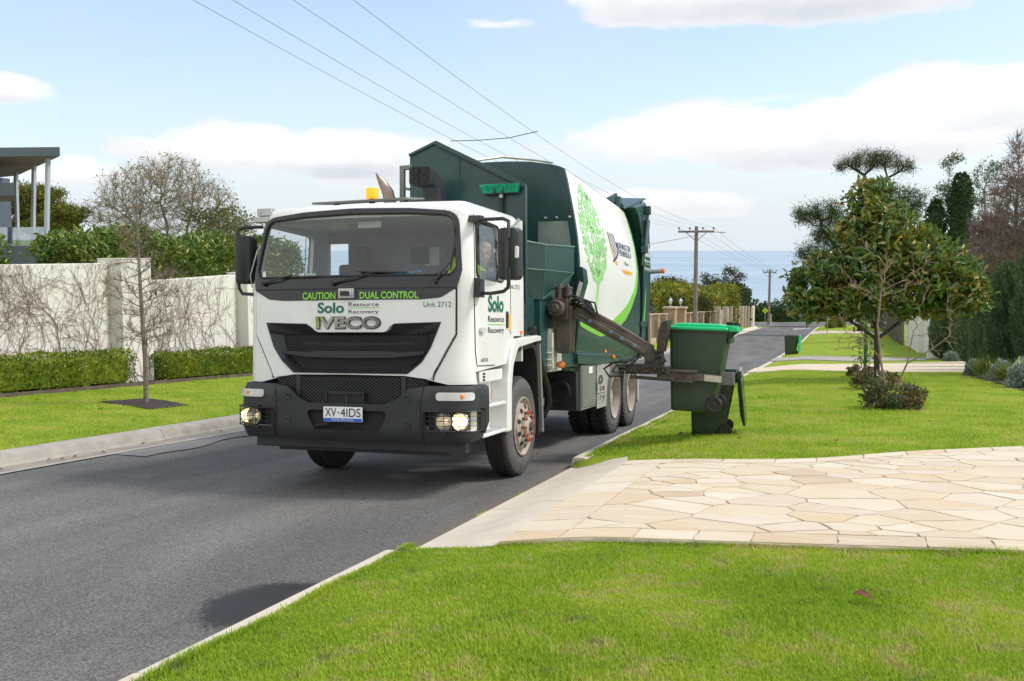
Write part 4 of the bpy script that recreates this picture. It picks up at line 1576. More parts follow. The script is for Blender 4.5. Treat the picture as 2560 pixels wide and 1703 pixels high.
def wheel(y, xo, sg, front, lugs=False, name='wheel'):
    """one road wheel whose outer face is at |x| = xo"""
    R = .538
    w = link(name, None, truck, loc=(sg * xo, y, .452))
    t = tyre_mesh(.275, R, .305, .012, 0, -sg)
    if lugs:
        for i in range(44):
            a = 2 * PI * i / 44
            c, s_ = math.cos(a), math.sin(a)
            for (q0, q1) in ((.012, .10), (.175, .262)):
                mt = Matrix.Translation((0, 0, 0)) @ Matrix.Rotation(a, 4, 'X')
                vs = mt
                t.box((min(-sg * q0, -sg * q1), -.022, R - .02), (max(-sg * q0, -sg * q1), .022, R + .011), mtx=mt)
    ty = t.build('tyre', [M_rubber, M_rubber2], w, smooth=35)
    me = ty.data
    for p in me.polygons:
        c = p.center
        r = math.hypot(c.y, c.z)
        if r < R - .022 and abs(c.x) < .05:
            p.material_index = 1
    # raised lettering band on the sidewall
    tb = MB()
    ringS = lambda u, v, o: (sg * (.004 + o), (v) * math.sin(u), (v) * math.cos(u))
    for a0, word in ((.35, 'RADIAL'), (2.5, 'TRUCK TYRE'), (4.7, '295/80R22.5')):
        L = .10 * len(word)
        text_on(tb, word, (a0, .405, a0 + L * sg, .440), ringS, .004, .0)
    tb.build('sidewall_lettering', M_rubber2, ty, smooth=0)
    r_ = MB()
    if front:
        prof = [(-.004, .312), (.006, .316), (.010, .304), (-.03, .280), (-.05, .262), (-.03, .250), (.012, .235), (.028, .195), (.036, .13), (.036, .115)]
        hub = [(.036, .118), (.055, .108), (.075, .085), (.082, .06), (.082, 0)]
    else:
        prof = [(-.004, .312), (.006, .316), (.010, .304), (-.05, .280), (-.13, .272), (-.165, .255), (-.170, .20), (-.165, .13)]
        hub = [(-.165, .13), (-.10, .125), (-.06, .12), (-.05, .10), (-.05, 0)]
    r_.lathe(prof + hub, (0, 0, 0), (sg, 0, 0), 48)
    rm = r_.build('rim', M_rim, w, smooth=40)
    h_ = MB()
    nh = 10
    for i in range(nh):
        a = 2 * PI * (i + .5) / nh
        rad, xx = (.213, .021) if front else (.225, -.166)
        h_.lathe([(0, .025), (.004, .027), (.006, .024), (.003, 0)], (sg * xx, rad * math.cos(a), rad * math.sin(a)), Vector((sg, .55 * math.cos(a) * (1 if front else 0), .55 * math.sin(a) * (1 if front else 0))), 14)
    h_.build('rim_hole', M_dark, rm, split=True)
    n_ = MB()
    for i in range(10):
        a = 2 * PI * i / 10
        xx = .030 if front else -.168
        n_.cyl((sg * xx, .1525 * math.cos(a), .1525 * math.sin(a)), (sg * (xx + .04), .1525 * math.cos(a), .1525 * math.sin(a)), .017, n=6)
        if front:
            n_.cyl((sg * (xx + .04), .1525 * math.cos(a), .1525 * math.sin(a)), (sg * (xx + .06), .1525 * math.cos(a), .1525 * math.sin(a)), .012, n=8)
    if front:
        n_.lathe([(.078, .052), (.105, .048), (.109, .02), (.103, .0)], (0, 0, 0), (sg, 0, 0), 20)
    n_.build('wheel_nut', M_steel, w, split=True)
    if front:
        l_ = MB()
        for i in range(0, 10, 1):
            a, b_ = 2 * PI * i / 10, 2 * PI * (i + 1) / 10
            pa = Vector((sg * .068, .1525 * math.cos(a), .1525 * math.sin(a))); pb = Vector((sg * .068, .1525 * math.cos(b_), .1525 * math.sin(b_)))
            if i % 5 != 4:
                l_.tube([pa, pa * .45 + pb * .45 + Vector((sg * .012, pa.y * .08, pa.z * .08)), pb], .006, 5)
            l_.lathe([(-.004, .017), (.004, .024), (.010, .024), (.012, .017)], pa, (sg, 0, 0), 12)
        l_.build('nut_link', M_copper, w, split=True)
    return w


FY = 1.70
for sg in (1, -1):
    wf = wheel(FY, 1.215, sg, True, name='front_wheel')
    for y in (6.16, 7.34):
        wheel(y, 1.215, sg, False, True, name='rear_wheel')
        wheel(y, .89, sg, False, True, name='rear_wheel')

# ---------- chassis
x = MB()
for sg in (1, -1):
    x.box((sg * .43 - .04, .9, .62), (sg * .43 + .04, 8.5, .92))
for y in (1.7, 6.16, 7.34):
    x.cyl((-.9, y, .5), (.9, y, .5), .08)
x.box((-.30, 1.0, .55), (.30, 2.3, 1.05))
x.lathe([(0, .0), (0, .16), (.34, .19), (.36, 0)], (-.15, 6.0, .5), (0, 1, 0), 16)
for y in (2.6, 3.4, 4.6, 5.2):
    x.box((-.9, y, .60), (.9, y + .12, .9))
x.build('chassis', M_blkpl, truck, bevel=.006)
x = MB()
x.cyl((-1.0, 3.2, .75), (-1.0, 4.8, .75), .26, n=20)
x.build('fuel_tank', M_greybox, truck, bevel=.01)

# ---------- cab interior
x = MB()
x.box((-1.05, .62, 1.55), (1.05, .92, 1.90)); x.prism([(.36, 1.86), (.62, 1.93), (.92, 1.92), (.92, 1.80), (.36, 1.80)], 'x', -1.02, 1.02)
x.box((-1.12, .3, 1.2), (1.12, 1.68, 1.28))
x.build('dashboard', M_cabin, truck, bevel=.02)
x = MB()
x.box((-.85, 1.655, 1.3), (1.10, 1.69, 2.58)); x.box((-1.14, 1.655, 1.3), (-.85, 1.69, 2.06)); x.box((-1.14, 1.655, 2.47), (-.85, 1.69, 2.58))
x.build('cab_rear_lining', M_cabin, truck)
x = MB()
x.box((-1.05, .42, 2.60), (1.05, 1.66, 2.63)); x.box((-1.0, .38, 2.545), (.15, .43, 2.60))
x.build('headlining', M_cabin2, truck, bevel=.01)
for sx in (-.62, .66):
    x = MB()
    x.box((sx - .25, 1.05, 1.50), (sx + .25, 1.5, 1.66)); x.box((sx - .24, 1.42, 1.6), (sx + .24, 1.58, 2.22)); x.box((sx - .13, 1.46, 2.2), (sx + .13, 1.56, 2.42)); x.box((sx - .2, 1.1, 1.25), (sx + .2, 1.45, 1.5))
    x.build('seat', M_seat, truck, bevel=.04, seg=3)
    x = MB()
    c_ = Vector((sx, .80, 1.93)); ax = Vector((0, -.45, .9)).normalized()
    x1, y1, _ = basis(ax)
    ring = [c_ + (x1 * math.cos(k * PI / 16) + y1 * math.sin(k * PI / 16)) * .21 for k in range(33)]
    x.tube(ring, .016, 8)
    for k in (4, 16, 28):
        x.tube([c_ - ax * .02, ring[k]], .012, 6)
    x.tube([c_, c_ - ax * .3], .03, 8)
    x.build('steering_wheel', M_black, truck)
x = MB()
x.box((.10, .80, 1.93), (.44, .83, 2.06)); x.box((-.05, 1.60, 2.22), (.15, 1.65, 2.40))
x.build('tablet', M_seat, truck, bevel=.008)
x = MB()
x.tube([(.10, .79, 2.06), (.42, .79, 2.09), (.46, .79, 1.95)], .010, 6)
x.build('tablet_frame', M_sky, truck)
x = MB()
x.box((-.93, .36, 1.95), (-.60, .362, 2.0)); x.box((-.05, .34, 2.50), (.20, .342, 2.56)); x.box((-.62, .30, 2.03), (-.50, .302, 2.065)); x.box((.10, 1.645, 2.2), (.27, 1.652, 2.4))
x.box((.62, 1.648, 1.95), (.80, 1.654, 2.35))
x.build('paper_notice', M_paper, truck, split=True)
x = MB()
x.tube([(.72, .85, 1.95), (.72, .9, 2.1), (.60, .92, 2.2), (.66, .92, 2.26)], .018, 6); x.box((.60, .9, 2.12), (.68, .94, 2.20))
x.build('camera_bracket', M_black, truck)

# ---------- hopper hood behind the cab
def slant(y):
    return -.045 * max(0, y - 4.0)


hood = [(-.24, 3.486), (.085, 3.615), (1.155, 3.070), (1.155, 2.45), (1.155, 1.3), (-.24, 1.3)]
x = MB()
x.prism(hood, 'y', 2.0, 2.06)
x.prism([(-.24, 3.486), (-.24, 1.3), (-.20, 1.3), (-.20, 3.49)], 'y', 2.05, 3.9)
x.prism([(-.24, 3.486), (.085, 3.615), (.085, 3.575), (-.24, 3.446)], 'y', 2.05, 3.5)
hd = x.build('hopper_hood', M_green, truck, bevel=.006)
x = MB()
x.bar((.085, 1.985, 3.615), (1.16, 1.985, 3.070), .045, .05, up=(0, 1, 0))
x.bar((1.16, 1.985, 3.09), (1.16, 1.985, 2.2), .012, .05, up=(0, 1, 0))
x.bar((-.24, 1.99, 3.486), (.085, 1.99, 3.615), .03, .04, up=(0, 1, 0))
x.bar((.374, 1.994, 3.44), (.374, 1.994, 2.6), .008, .01, up=(0, 1, 0))
x.bar((.12, 1.994, 3.55), (1.12, 1.994, 3.043), .008, .012, up=(0, 1, 0))
x.build('hood_flange', M_green, hd, bevel=.003)
x = MB()
x.tube([(.45, 2.3, 3.44), (.62, 2.8, 3.55), (.82, 3.5, 3.61), (.88, 4.0, 3.65)], .018, 6)
x.build('hood_rail', M_alu, hd)
x = MB()
for xx in (-.34,):
    x.bar((-.33, 2.0, 2.6), (-.33, 2.0, 3.37), .055, .055); x.bar((-.35, 2.0, 3.35), (-.20, 2.0, 3.35), .05, .05); x.bar((-.33, 2.0, 3.12), (-.24, 2.0, 3.10), .03, .03)
    x.bar((-.33, 3.0, 2.6), (-.33, 3.0, 3.30), .05, .05)
x.build('ladder_frame', M_greybox, hd, bevel=.004)

# bulkhead of the barrel, with the scuffed opening
BP = [(1.0, 1.165), (1.2, 1.20), (1.55, 1.24), (2.2, 1.25), (2.43, 1.243), (2.72, 1.215), (3.0, 1.17), (3.22, 1.125), (3.45, 1.08), (3.56, 1.05)]


def bodyX(z):
    return float(np.interp(z, [p[0] for p in BP], [p[1] for p in BP]))


def bodyS(y, z, off=0.0):
    """right-hand skin of the barrel; z is measured on the bulkhead, the barrel settles slightly to the rear"""
    zz = z
    k = bodyX(z)
    g = (bodyX(z + .05) - bodyX(z - .05)) / .1
    l = math.hypot(1, g)
    return (k + off / l, y, zz - off * g / l + slant(y))


def roofpts():
    return [(1.05, 3.56), (.98, 3.595), (.85, 3.63), (.6, 3.675), (.3, 3.695), (0, 3.70)]


sec = [(bodyX(z), z) for z in np.linspace(1.0, 3.53, 22)] + roofpts()
sec = sec + [(-a, b_) for a, b_ in sec[-2::-1]]
x = MB()
ysb = [4.0, 5, 6, 7, 7.6, 7.95]
x.loft([[(a, y, b_ + slant(y)) for a, b_ in sec] for y in ysb])
body = x.build('barrel_body', M_green, truck, smooth=45)
x = MB()
rim = [(a * 1.006, b_ + .004) for a, b_ in sec[:28 + 6]]
x.loft([[(a, 3.965, b_) for a, b_ in sec], [(a, 4.0, b_) for a, b_ in sec]])
x.build('bulkhead', M_green, body, smooth=30, bevel=.006)
x = MB()
x.prism([(.70, 2.885), (1.10, 2.88), (1.145, 2.55), (1.10, 2.38), (.70, 2.38)], 'y', 3.945, 3.955)
x.build('opening_panel', M_wornin, body)
x = MB()
for xx in (.80, .95, 1.12):
    x.lathe([(0, .022), (.012, .016), (.014, 0)], (xx, 3.955, 2.93), (0, -1, 0), 10)
x.build('bulkhead_bolt', M_alu, body, split=True)

# chute at the loading side
x = MB()
H2, H1, V0 = 2.50, 2.17, 1.835
P0, P1, P2 = (.80, 2.10), (1.225, 2.50), (1.225, 3.80)
P0b, P2b = (.80, 2.10), (.95, 3.9)
top = [(P0[0], P0[1], 2.54), (P1[0], P1[1], 2.46), (P2[0], P2[1], 2.53), (P2b[0], P2b[1], 2.53)]
low = [(P0[0], P0[1], 2.20), (P1[0], P1[1], H1), (P2[0], P2[1], 2.20), (P2b[0], P2b[1], 2.20)]
n0 = len(x.v)
x.add(top + low + [(1.19, 2.52, 1.835), (.80, 2.2, 1.835), (.80, 3.4, 1.835), (1.15, 3.4, 1.835)],
      [(0, 1, 5, 4), (1, 2, 6, 5), (2, 3, 7, 6), (4, 5, 8), (4, 8, 9), (5, 6, 8), (6, 7, 11), (6, 11, 8), (8, 11, 10, 9)])
hp = x.build('hopper', M_green, truck, smooth=0)
x = MB()
x.tube([top[0], top[1], top[2]], .014, 6)
x.tube([low[1], low[2]], .006, 5); x.tube([top[1], low[1], (1.19, 2.52, 1.835)], .006, 5); x.tube([low[0], low[1]], .006, 5); x.tube([(low[2][0], low[2][1], low[2][2]), (1.19, 2.52, 1.835)], .005, 5)
x.build('hopper_edge', mat('rubbed green edge', (0.06, 0.14, 0.12), 0.4, var=.3, vscale=9), hp)
x = MB()
x.add([(.80, 2.13, 2.53), (1.20, 2.52, 2.45), (1.20, 3.79, 2.52), (.97, 3.88, 2.52), (.80, 2.2, 2.0), (1.15, 2.55, 2.0), (1.15, 3.4, 2.0), (.9, 3.6, 2.0)], [(0, 4, 5, 1), (1, 5, 6, 2), (2, 6, 7, 3)])
x.build('hopper_lining', M_wornin, hp, smooth=0)
x = MB()
x.box((.0, 2.5, 1.0), (1.17, 3.96, 1.83))
x.box((.2, 2.12, 1.32), (1.10, 2.52, 1.86))
x.build('hopper_base', M_green, hp, bevel=.006)
x = MB()
x.prism([(.86, 1.86), (1.17, 1.86), (1.17, 2.36), (.86, 2.36)], 'y', 3.90, 3.91)
x.build('bin_guide', M_green, hp)

# white wrap, lime sweep and marks on the visible side
wr = [(4.012, 1.66), (4.35, 1.615), (5.12, 1.60), (5.80, 1.66), (6.54, 1.86), (7.0, 2.02), (7.50, 2.30), (7.72, 2.58), (7.80, 2.95), (7.74, 3.22), (7.60, 3.45), (7.50, 3.555), (4.012, 3.555)]
wr = rpoly([(p[0], p[1], .25 if 0 < i < 11 else 0) for i, p in enumerate(wr)], 4)
panel('body_wrap', wr, bodyS, M_bwhite, body, off=.004, thick=.003, step=.14)
# the white runs over the shoulder onto the roof
x = MB()
vs = []
rp = [(1.052, 3.564)] + [(a * 1.002, b_ + .005) for a, b_ in roofpts()[1:]] + [(-.4, 3.69)]
for y in (4.012, 5.5, 7.0, 7.5):
    vs.append([(a, y, b_ + slant(y)) for a, b_ in rp])
n = len(rp)
x.add([p for r in vs for p in r], [(i * n + k, i * n + k + 1, (i + 1) * n + k + 1, (i + 1) * n + k) for i in range(3) for k in range(n - 1)])
x.build('roof_wrap', M_bwhite, body, smooth=60)
inn = [(4.012, 1.66), (4.35, 1.615), (5.12, 1.60), (5.80, 1.66), (6.54, 1.86), (7.0, 2.02), (7.50, 2.30), (7.72, 2.58), (7.80, 2.95), (7.74, 3.22), (7.60, 3.45), (7.50, 3.555)]
outr = [(4.012, 1.53), (4.53, 1.475), (5.17, 1.425), (6.0, 1.50), (6.84, 1.75), (7.25, 1.95), (7.66, 2.25), (7.85, 2.58), (7.87, 2.95), (7.80, 3.24), (7.65, 3.47), (7.53, 3.555)]
panel('lime_sweep', rpoly([(a, b_, .3) for a, b_ in outr[::-1]] + [(a, b_, .25) for a, b_ in inn], 4), bodyS, M_lime, body, off=.005, thick=.003, step=.12)


def zs(y, z):
    """photo height back to the height on the bulkhead"""
    return z - slant(y)


# tree graphic: trunk, limbs and leaf shapes
x = MB()
r_ = random.Random(11)


def ribbon(pts, w0, w1):
    n = len(pts)
    L, R_ = [], []
    for i, p in enumerate(pts):
        q0 = pts[max(0, i - 1)]; q1 = pts[min(n - 1, i + 1)]
        d = Vector((q1[0] - q0[0], q1[1] - q0[1])).normalized()
        w = w0 + (w1 - w0) * i / (n - 1)
        L.append((p[0] - d.y * w, p[1] + d.x * w)); R_.append((p[0] + d.y * w, p[1] - d.x * w))
    base_ = len(x.v)
    x.add([bodyS(a, zs(a, b_), .0075) for a, b_ in L + R_], [(i, i + n, i + n + 1, i + 1) for i in range(n - 1)])


def crown_in(y, z):
    f = (z - 2.12) / (3.42 - 2.12)
    if not 0 < f < 1:
        return False
    yc = np.interp(f, [0, .2, .5, .8, 1], [4.95, 5.0, 4.93, 4.82, 4.72])
    hw = np.interp(f, [0, .15, .35, .6, .85, 1], [.18, .45, .70, .70, .46, .12])
    return abs(y - yc) < hw


ribbon([(4.83, 1.66), (4.90, 1.82), (4.96, 1.98), (5.0, 2.14)], .085, .05)
for (a, b_, c_) in ((4.98, 2.08, (4.55, 2.75)), (5.0, 2.12, (4.75, 3.05)), (5.0, 2.14, (4.98, 3.2)), (5.0, 2.12, (5.35, 2.75)), (4.99, 2.1, (5.5, 2.45)), (4.97, 2.05, (4.4, 2.4)), (5.0, 2.14, (5.2, 3.0))):
    pts = []
    for k in range(9):
        t_ = k / 8
        pts.append((a + (c_[0] - a) * t_ ** 1.4 + .03 * math.sin(t_ * 6), b_ + (c_[1] - b_) * t_))
    ribbon(pts, .034, .010)
cnt = 0
spots = []
while cnt < 190:
    yy, zz = r_.uniform(4.0, 5.9), r_.uniform(2.1, 3.42)
    if not crown_in(yy, zz) or any((yy - p[0]) ** 2 / 2.6 + (zz - p[1]) ** 2 < .0017 for p in spots):
        continue
    spots.append((yy, zz))
    s_ = r_.choice([.030, .040, .052, .070])
    a_ = r_.uniform(0, 2 * PI)
    asp = r_.choice([.4, .55, .75])
    poly = []
    kind = r_.random()
    for k in range(10):
        t_ = 2 * PI * k / 10
        rr_ = s_ * (1 if kind < .7 else (1.15 if k % 2 else .65))
        px, pz = rr_ * math.cos(t_), rr_ * asp * math.sin(t_) * (1 - .35 * math.cos(t_))
        poly.append((yy + (px * math.cos(a_) - pz * math.sin(a_)) * 1.5, zz + px * math.sin(a_) + pz * math.cos(a_)))
    x.add([bodyS(p, zs(p, q), .0075) for p, q in poly], [tuple(range(10))])
    cnt += 1
for yb in (4.22,):
    for i in range(3):
        for j in range(4):
            y0, z0 = 4.20 + i * .12, 2.80 + j * .06
            x.add([bodyS(p, zs(p, q), .008) for p, q in ((y0, z0), (y0 + .085, z0), (y0 + .085, z0 + .042), (y0, z0 + .042))], [(0, 1, 2, 3)])
x.build('tree_graphic', M_treeg, body, smooth=0)
# council mark: strokes of a striped shield, orange swash, lettering
bS = lambda u, v, o: bodyS(u, zs(u, v), o)
t = MB()
text_on(t, 'MORNINGTON', (6.34, 2.70, 7.40, 2.80), bS, .0075, .012, shear=.4)
text_on(t, 'PENINSULA', (6.50, 2.595, 7.40, 2.69), bS, .0075, .012, shear=.4)
for i in range(4):
    a = [(5.86 + i * .13 + .0 * k, 2.90 - i * .004 - .0 * k) for k in range(1)]
x = MB()
for i in range(4):
    pts = []
    for k in range(9):
        t_ = k / 8
        pts.append((5.86 + i * .125 + .30 * t_ ** 1.1 * (1 - i * .16), 2.905 - .36 * t_ * (1 - .12 * i)))
    ribbon(pts, .022, .012)
for rad in (.17, .22):
    ribbon([(6.24 + rad * 1.2 * math.sin(k * PI / 10 - 1.2), 2.62 - rad * .62 * math.cos(k * PI / 10 - .3)) for k in range(11)], .014, .014)
mk = MB(); mk.v, mk.f, mk.m = x.v + [], x.f + [], x.m + []
mk.build('council_mark', M_navy, body, smooth=0)
t.build('council_lettering', M_navy, body, smooth=0)
x = MB()
text_on(x, 'Shire', (6.80, 2.46, 7.12, 2.525), bS, .0075, 0, shear=.3)
x.build('shire_lettering', M_grey, body, smooth=0)
x = MB()
ribbon([(5.84, 2.86), (5.95, 2.68), (6.06, 2.55), (6.18, 2.47), (6.28, 2.45)], .012, .03)
br = [(6.55, 2.39), (7.34, 2.375), (7.36, 2.345), (7.24, 2.345), (7.20, 2.32), (7.12, 2.35), (7.05, 2.315), (6.98, 2.345), (6.9, 2.31), (6.82, 2.345), (6.76, 2.32), (6.68, 2.355)]
panel('x', br, bS, None, off=.0075, thick=.001, step=.1, mb=x)
x.build('orange_swash', M_orange, body, smooth=0)

# side valance, lower sill, bracket on the edge of the bulkhead
x = MB()
x.prism([(4.0, 1.20), (6.3, 1.10), (7.9, 1.02), (7.9, .96), (4.0, 1.06)], 'x', 1.20, .6)
x.prism([(4.0, 1.20), (6.3, 1.10), (7.9, 1.02), (7.9, .96), (4.0, 1.06)], 'x', -1.20, -.6)
x.build('body_sill', M_green, truck, bevel=.006)
x = MB()
x.loft([[(1.215, 3.95, 2.30), (1.30, 3.95, 2.28), (1.32, 3.95, 2.10), (1.235, 3.95, 1.82), (1.20, 3.95, 1.80)], [(1.22, 4.16, 2.28), (1.30, 4.16, 2.26), (1.32, 4.16, 2.10), (1.235, 4.16, 1.80), (1.20, 4.16, 1.78)]])
bk = x.build('side_bracket', M_green, truck, bevel=.006)
x = MB()
x.add([(1.305, 3.945, 2.08), (1.245, 3.945, 1.86), (1.20, 3.945, 1.90), (1.255, 3.945, 2.10)], [(0, 1, 2, 3)])
x.build('bracket_label', M_paper, bk, smooth=0)

# ---------- tailgate
tp = [(7.97, .98), (8.10, 1.45), (8.22, 2.0), (8.26, 2.5), (8.14, 3.0), (7.85, 3.36), (7.62, 3.46), (8.45, 3.64), (8.58, 3.63), (8.88, 3.18), (9.0, 2.55), (8.98, 2.2), (8.88, 1.75), (8.74, 1.22), (8.66, .98)]
x = MB()
x.prism(tp, 'x', -1.235, 1.235)
tg = x.build('tailgate', M_green, truck, bevel=.03, seg=2)
x = MB()
for k in range(5):
    a, b_ = tp[k], tp[k + 1]
    x.bar((1.245, a[0], a[1]), (1.245, b_[0], b_[1]), .06, .03, up=(1, 0, 0))
x.bar((1.25, 8.50, 1.02), (1.25, 8.50, 1.60), .05, .06, up=(1, 0, 0))
x.box((1.20, 7.95, 1.50), (1.27, 8.50, 1.60))
x.box((1.215, 8.08, 1.30), (1.26, 8.4, 1.50))
x.build('tailgate_rib', M_green, tg, bevel=.004)
x = MB()
x.tube([(1.29, 8.46, 3.46), (1.29, 8.38, 3.30)], .026, 10)
x.tube([(1.29, 8.385, 3.31), (1.29, 8.16, 2.82)], .05, 12)
x.tube([(1.28, 8.16, 2.82), (1.26, 8.02, 2.52)], [.05, .02], 8)
x.box((1.24, 8.06, 2.74), (1.33, 8.22, 2.86)); x.box((1.24, 8.40, 3.42), (1.33, 8.52, 3.56))
x.build('tailgate_cylinder', M_green, tg, bevel=.004)
x = MB()
x.add([(1.10, 7.40, 3.42), (.2, 7.40, 3.58), (.4, 8.45, 3.75), (1.24, 8.50, 3.705), (1.10, 7.40, 3.40), (.2, 7.40, 3.56), (.4, 8.45, 3.73), (1.24, 8.50, 3.685)], [(0, 1, 2, 3), (4, 7, 6, 5), (0, 3, 7, 4), (3, 2, 6, 7)])
x.bar((1.20, 8.42, 3.68), (1.18, 7.9, 3.36), .02, .03)
x.bar((1.10, 8.0, 3.55), (1.15, 7.8, 3.37), .02, .03)
x.build('tail_flap', M_green, tg)
x = MB()
x.box((.9, 7.25, 3.40), (1.06, 7.40, 3.60)); x.bar((.9, 7.1, 3.5), (1.0, 7.3, 3.60), .05, .12); x.cyl((1.02, 7.38, 3.46), (1.10, 7.38, 3.46), .04)
x.build('roof_lamp', M_green, tg, bevel=.006)
sideT = lambda u, v, o: (1.235 + o, u, v)
x = MB()
text_on(x, 'Solo', (8.42, 2.70, 8.90, 2.95), sideT, .004, .03, shear=.1)
x.build('tail_lettering', M_bwhite, tg, smooth=0)
x = MB()
text_on(x, 'Resource', (8.40, 2.61, 8.90, 2.67), sideT, .004, .012)
x.build('tail_lettering', M_bwhite, tg, smooth=0)
x = MB()
text_on(x, 'Recovery', (8.38, 2.46, 8.90, 2.54), sideT, .004, .012)
x.build('tail_lettering', M_bwhite, tg, smooth=0)
x = MB()
x.add([sideT(8.40, 2.575, .004), sideT(8.90, 2.575, .004), sideT(8.90, 2.585, .004), sideT(8.40, 2.585, .004)], [(0, 1, 2, 3)])
x.add([sideT(p, q, .004) for p, q in ((8.25, 1.55), (8.36, 1.75), (8.46, 2.05), (8.50, 2.2), (8.52, 2.05), (8.44, 1.75), (8.32, 1.5))], [tuple(range(7))])
x.build('tail_stripe', M_lime, tg, smooth=0)
x = MB()
x.cyl((1.2, 8.92, 2.46), (1.44, 8.92, 2.475), .04, n=14)
ml = x.build('marker_arm', M_alu, tg)
x = MB()
x.cyl((1.44, 8.92, 2.475), (1.49, 8.92, 2.478), .047, n=14)
x.build('marker_cap', M_orlamp, ml, bevel=.006)

# ---------- lockers and tanks along the side
x = MB()
x.box((.72, 4.25, .40), (1.20, 5.05, 1.01))
tb = x.build('side_locker', M_greybox, truck, bevel=.012)
x = MB()
x.box((1.198, 4.28, .44), (1.208, 5.02, .98)); x.box((1.2, 5.0, .62), (1.235, 5.04, .74))
x.build('locker_door', M_greybox, tb, bevel=.004)
x = MB(); x.box((1.2015 + .008, 4.62, .88), (1.2035 + .0075, 4.82, .97)); x.build('locker_sticker', M_paper, tb)
x = MB()
x.box((.73, 4.10, .42), (1.17, 4.25, .92)); x.lathe([(0, .17), (.02, .17), (.03, .15), (.02, .10)], (.93, 4.10, .66), (0, -1, 0), 24)
for k in range(8):
    x.bar((.80, 4.095, .50 + k * .045), (1.05, 4.095, .50 + k * .045), .012, .012)
x.build('fan_box', M_blkpl, truck, bevel=.01)
x = MB()
x.box((.98, 4.085, .93), (1.16, 4.10, .985))
wsg = x.build('water_label', mat('label green', (0.01, 0.17, 0.09), .5), truck)
x = MB(); text_on(x, 'WATER', (.995, .942, 1.145, .973), lambda u, v, o: (u, 4.085 - o, v), .003, .015); x.build('water_lettering', M_plate, wsg, smooth=0)
x = MB()
x.prism([(4.0, 1.17), (5.9, 1.10), (6.35, 1.02), (6.35, .985), (5.08, .985), (4.0, 1.03)], 'x', 1.225, .75)
x.build('side_valance', M_green, truck, bevel=.01)
x = MB()
x.prism(rpoly([(5.10, .36, .02), (5.86, .36, .10), (5.90, .99, .02), (5.10, .99, .02)], 4), 'x', 1.19, 1.205)
sp = x.build('side_plate', M_dirtpanel, truck, bevel=.003)
x = MB()
sS = lambda u, v, o: (1.205 + o, u, v)
text_on(x, 'o', (5.16, .695, 5.46, .83), sS, .004, .06)
text_on(x, 'ce', (5.26, .60, 5.56, .665), sS, .004, .02)
text_on(x, 'ry', (5.26, .44, 5.58, .535), sS, .004, .01)
x.add([sS(5.12, .565, .004), sS(5.60, .565, .004), sS(5.60, .575, .004), sS(5.12, .575, .004)], [(0, 1, 2, 3)])
x.build('side_plate_lettering', M_grey, sp, smooth=0)
x = MB()
for p in ((1.20, 5.60, 1.14), (1.235, 5.95, 1.06)):
    x.lathe([(0, .03), (.03, .028), (.045, 0)], p, (0, 0, 1) if p[1] < 5.8 else (1, 0, 0), 12)
x.lathe([(0, .045), (.05, .045), (.065, .03), (.066, 0)], (1.235, 3.1, 1.06), (.6, -.8, 0), 16)
x.build('marker_lamp', M_orlamp, truck, split=True)
for sg in (1, -1):
    x = MB()
    x.prism(rpoly([(7.98, .24, .08), (8.10, .24, .08), (8.12, .72), (7.98, .72)], 3), 'x', sg * .62, sg * 1.20)
    x.build('mudflap', M_dirtpanel, truck, bevel=.01)
    x = MB()
    for y in (6.16, 7.34):
        x.prism([(y - .55, 1.0), (y - .40, 1.06), (y + .40, 1.06), (y + .55, 1.0), (y + .55, .98), (y + .40, 1.04), (y - .40, 1.04), (y - .55, .98)], 'x', sg * .6, sg * 1.20)
    x.build('rear_mudguard', M_blkpl, truck)

# ---------- lifting arm
AY = 3.05
x = MB()
x.box((1.06, 2.80, .98), (1.20, 3.30, 1.50)); x.box((1.10, 2.78, 1.02), (1.235, 2.84, 1.45))
for z in (1.12, 1.20, 1.05):
    x.box((1.07, 2.76, z), (1.22, 2.80, z + .02))
arm = x.build('lifting_arm', M_wpost, truck, bevel=.01)
x = MB()
x.prism(rpoly([(1.235, 1.70, .04), (1.44, 1.80, .06), (1.43, 1.62, .03), (1.41, 1.20, .04), (1.245, 1.20, .04)], 4), 'y', 2.90, 3.12)
x.cyl((1.285, 2.84, 1.735), (1.285, 2.70, 1.735), .095, n=24); x.cyl((1.285, 2.71, 1.735), (1.285, 2.66, 1.735), .055, n=6)
x.cyl((1.285, 2.72, 1.735), (1.285, 2.735, 1.735), .105, n=24)
x.box((1.20, 2.84, 1.60), (1.40, 3.2, 1.86))
x.build('arm_mast', M_rust, arm, bevel=.008)
x = MB()
for xx, zz in ((1.27, 1.985), (1.375, 1.985)):
    x.cyl((xx, 2.95, 1.80), (xx, 2.95, zz), .05, n=18); x.cyl((xx, 2.95, zz - .02), (xx, 2.95, zz + .005), .056, n=18); x.cyl((xx, 2.95, zz), (xx, 2.95, zz + .035), .022, n=8)
x.cyl((1.27, 2.95, 1.45), (1.27, 2.95, 1.62), .035, n=14)
x.build('arm_motor', M_steel, arm, bevel=.003, split=True)
x = MB()
A0, A1 = Vector((1.42, 3.06, 1.70)), Vector((2.36, 3.16, 1.18))
x.bar(A0, A1, .10, .13)
x.bar(A0 + Vector((.05, -.065, -.01)), A1 + Vector((-.05, -.065, .01)), .02, .05)
boom = x.build('boom', M_rust, arm, bevel=.008)
x = MB()
for d in (.095, .125):
    for yy in (-.03, .03):
        x.tube([A0 + Vector((-.02, yy, d + .0)), A0 * .5 + A1 * .5 + Vector((.02, yy, d * .9)), A1 + Vector((.0, yy, d * .75))], .015, 8)
x.build('boom_pipe', M_rust, boom, split=True)
x = MB()
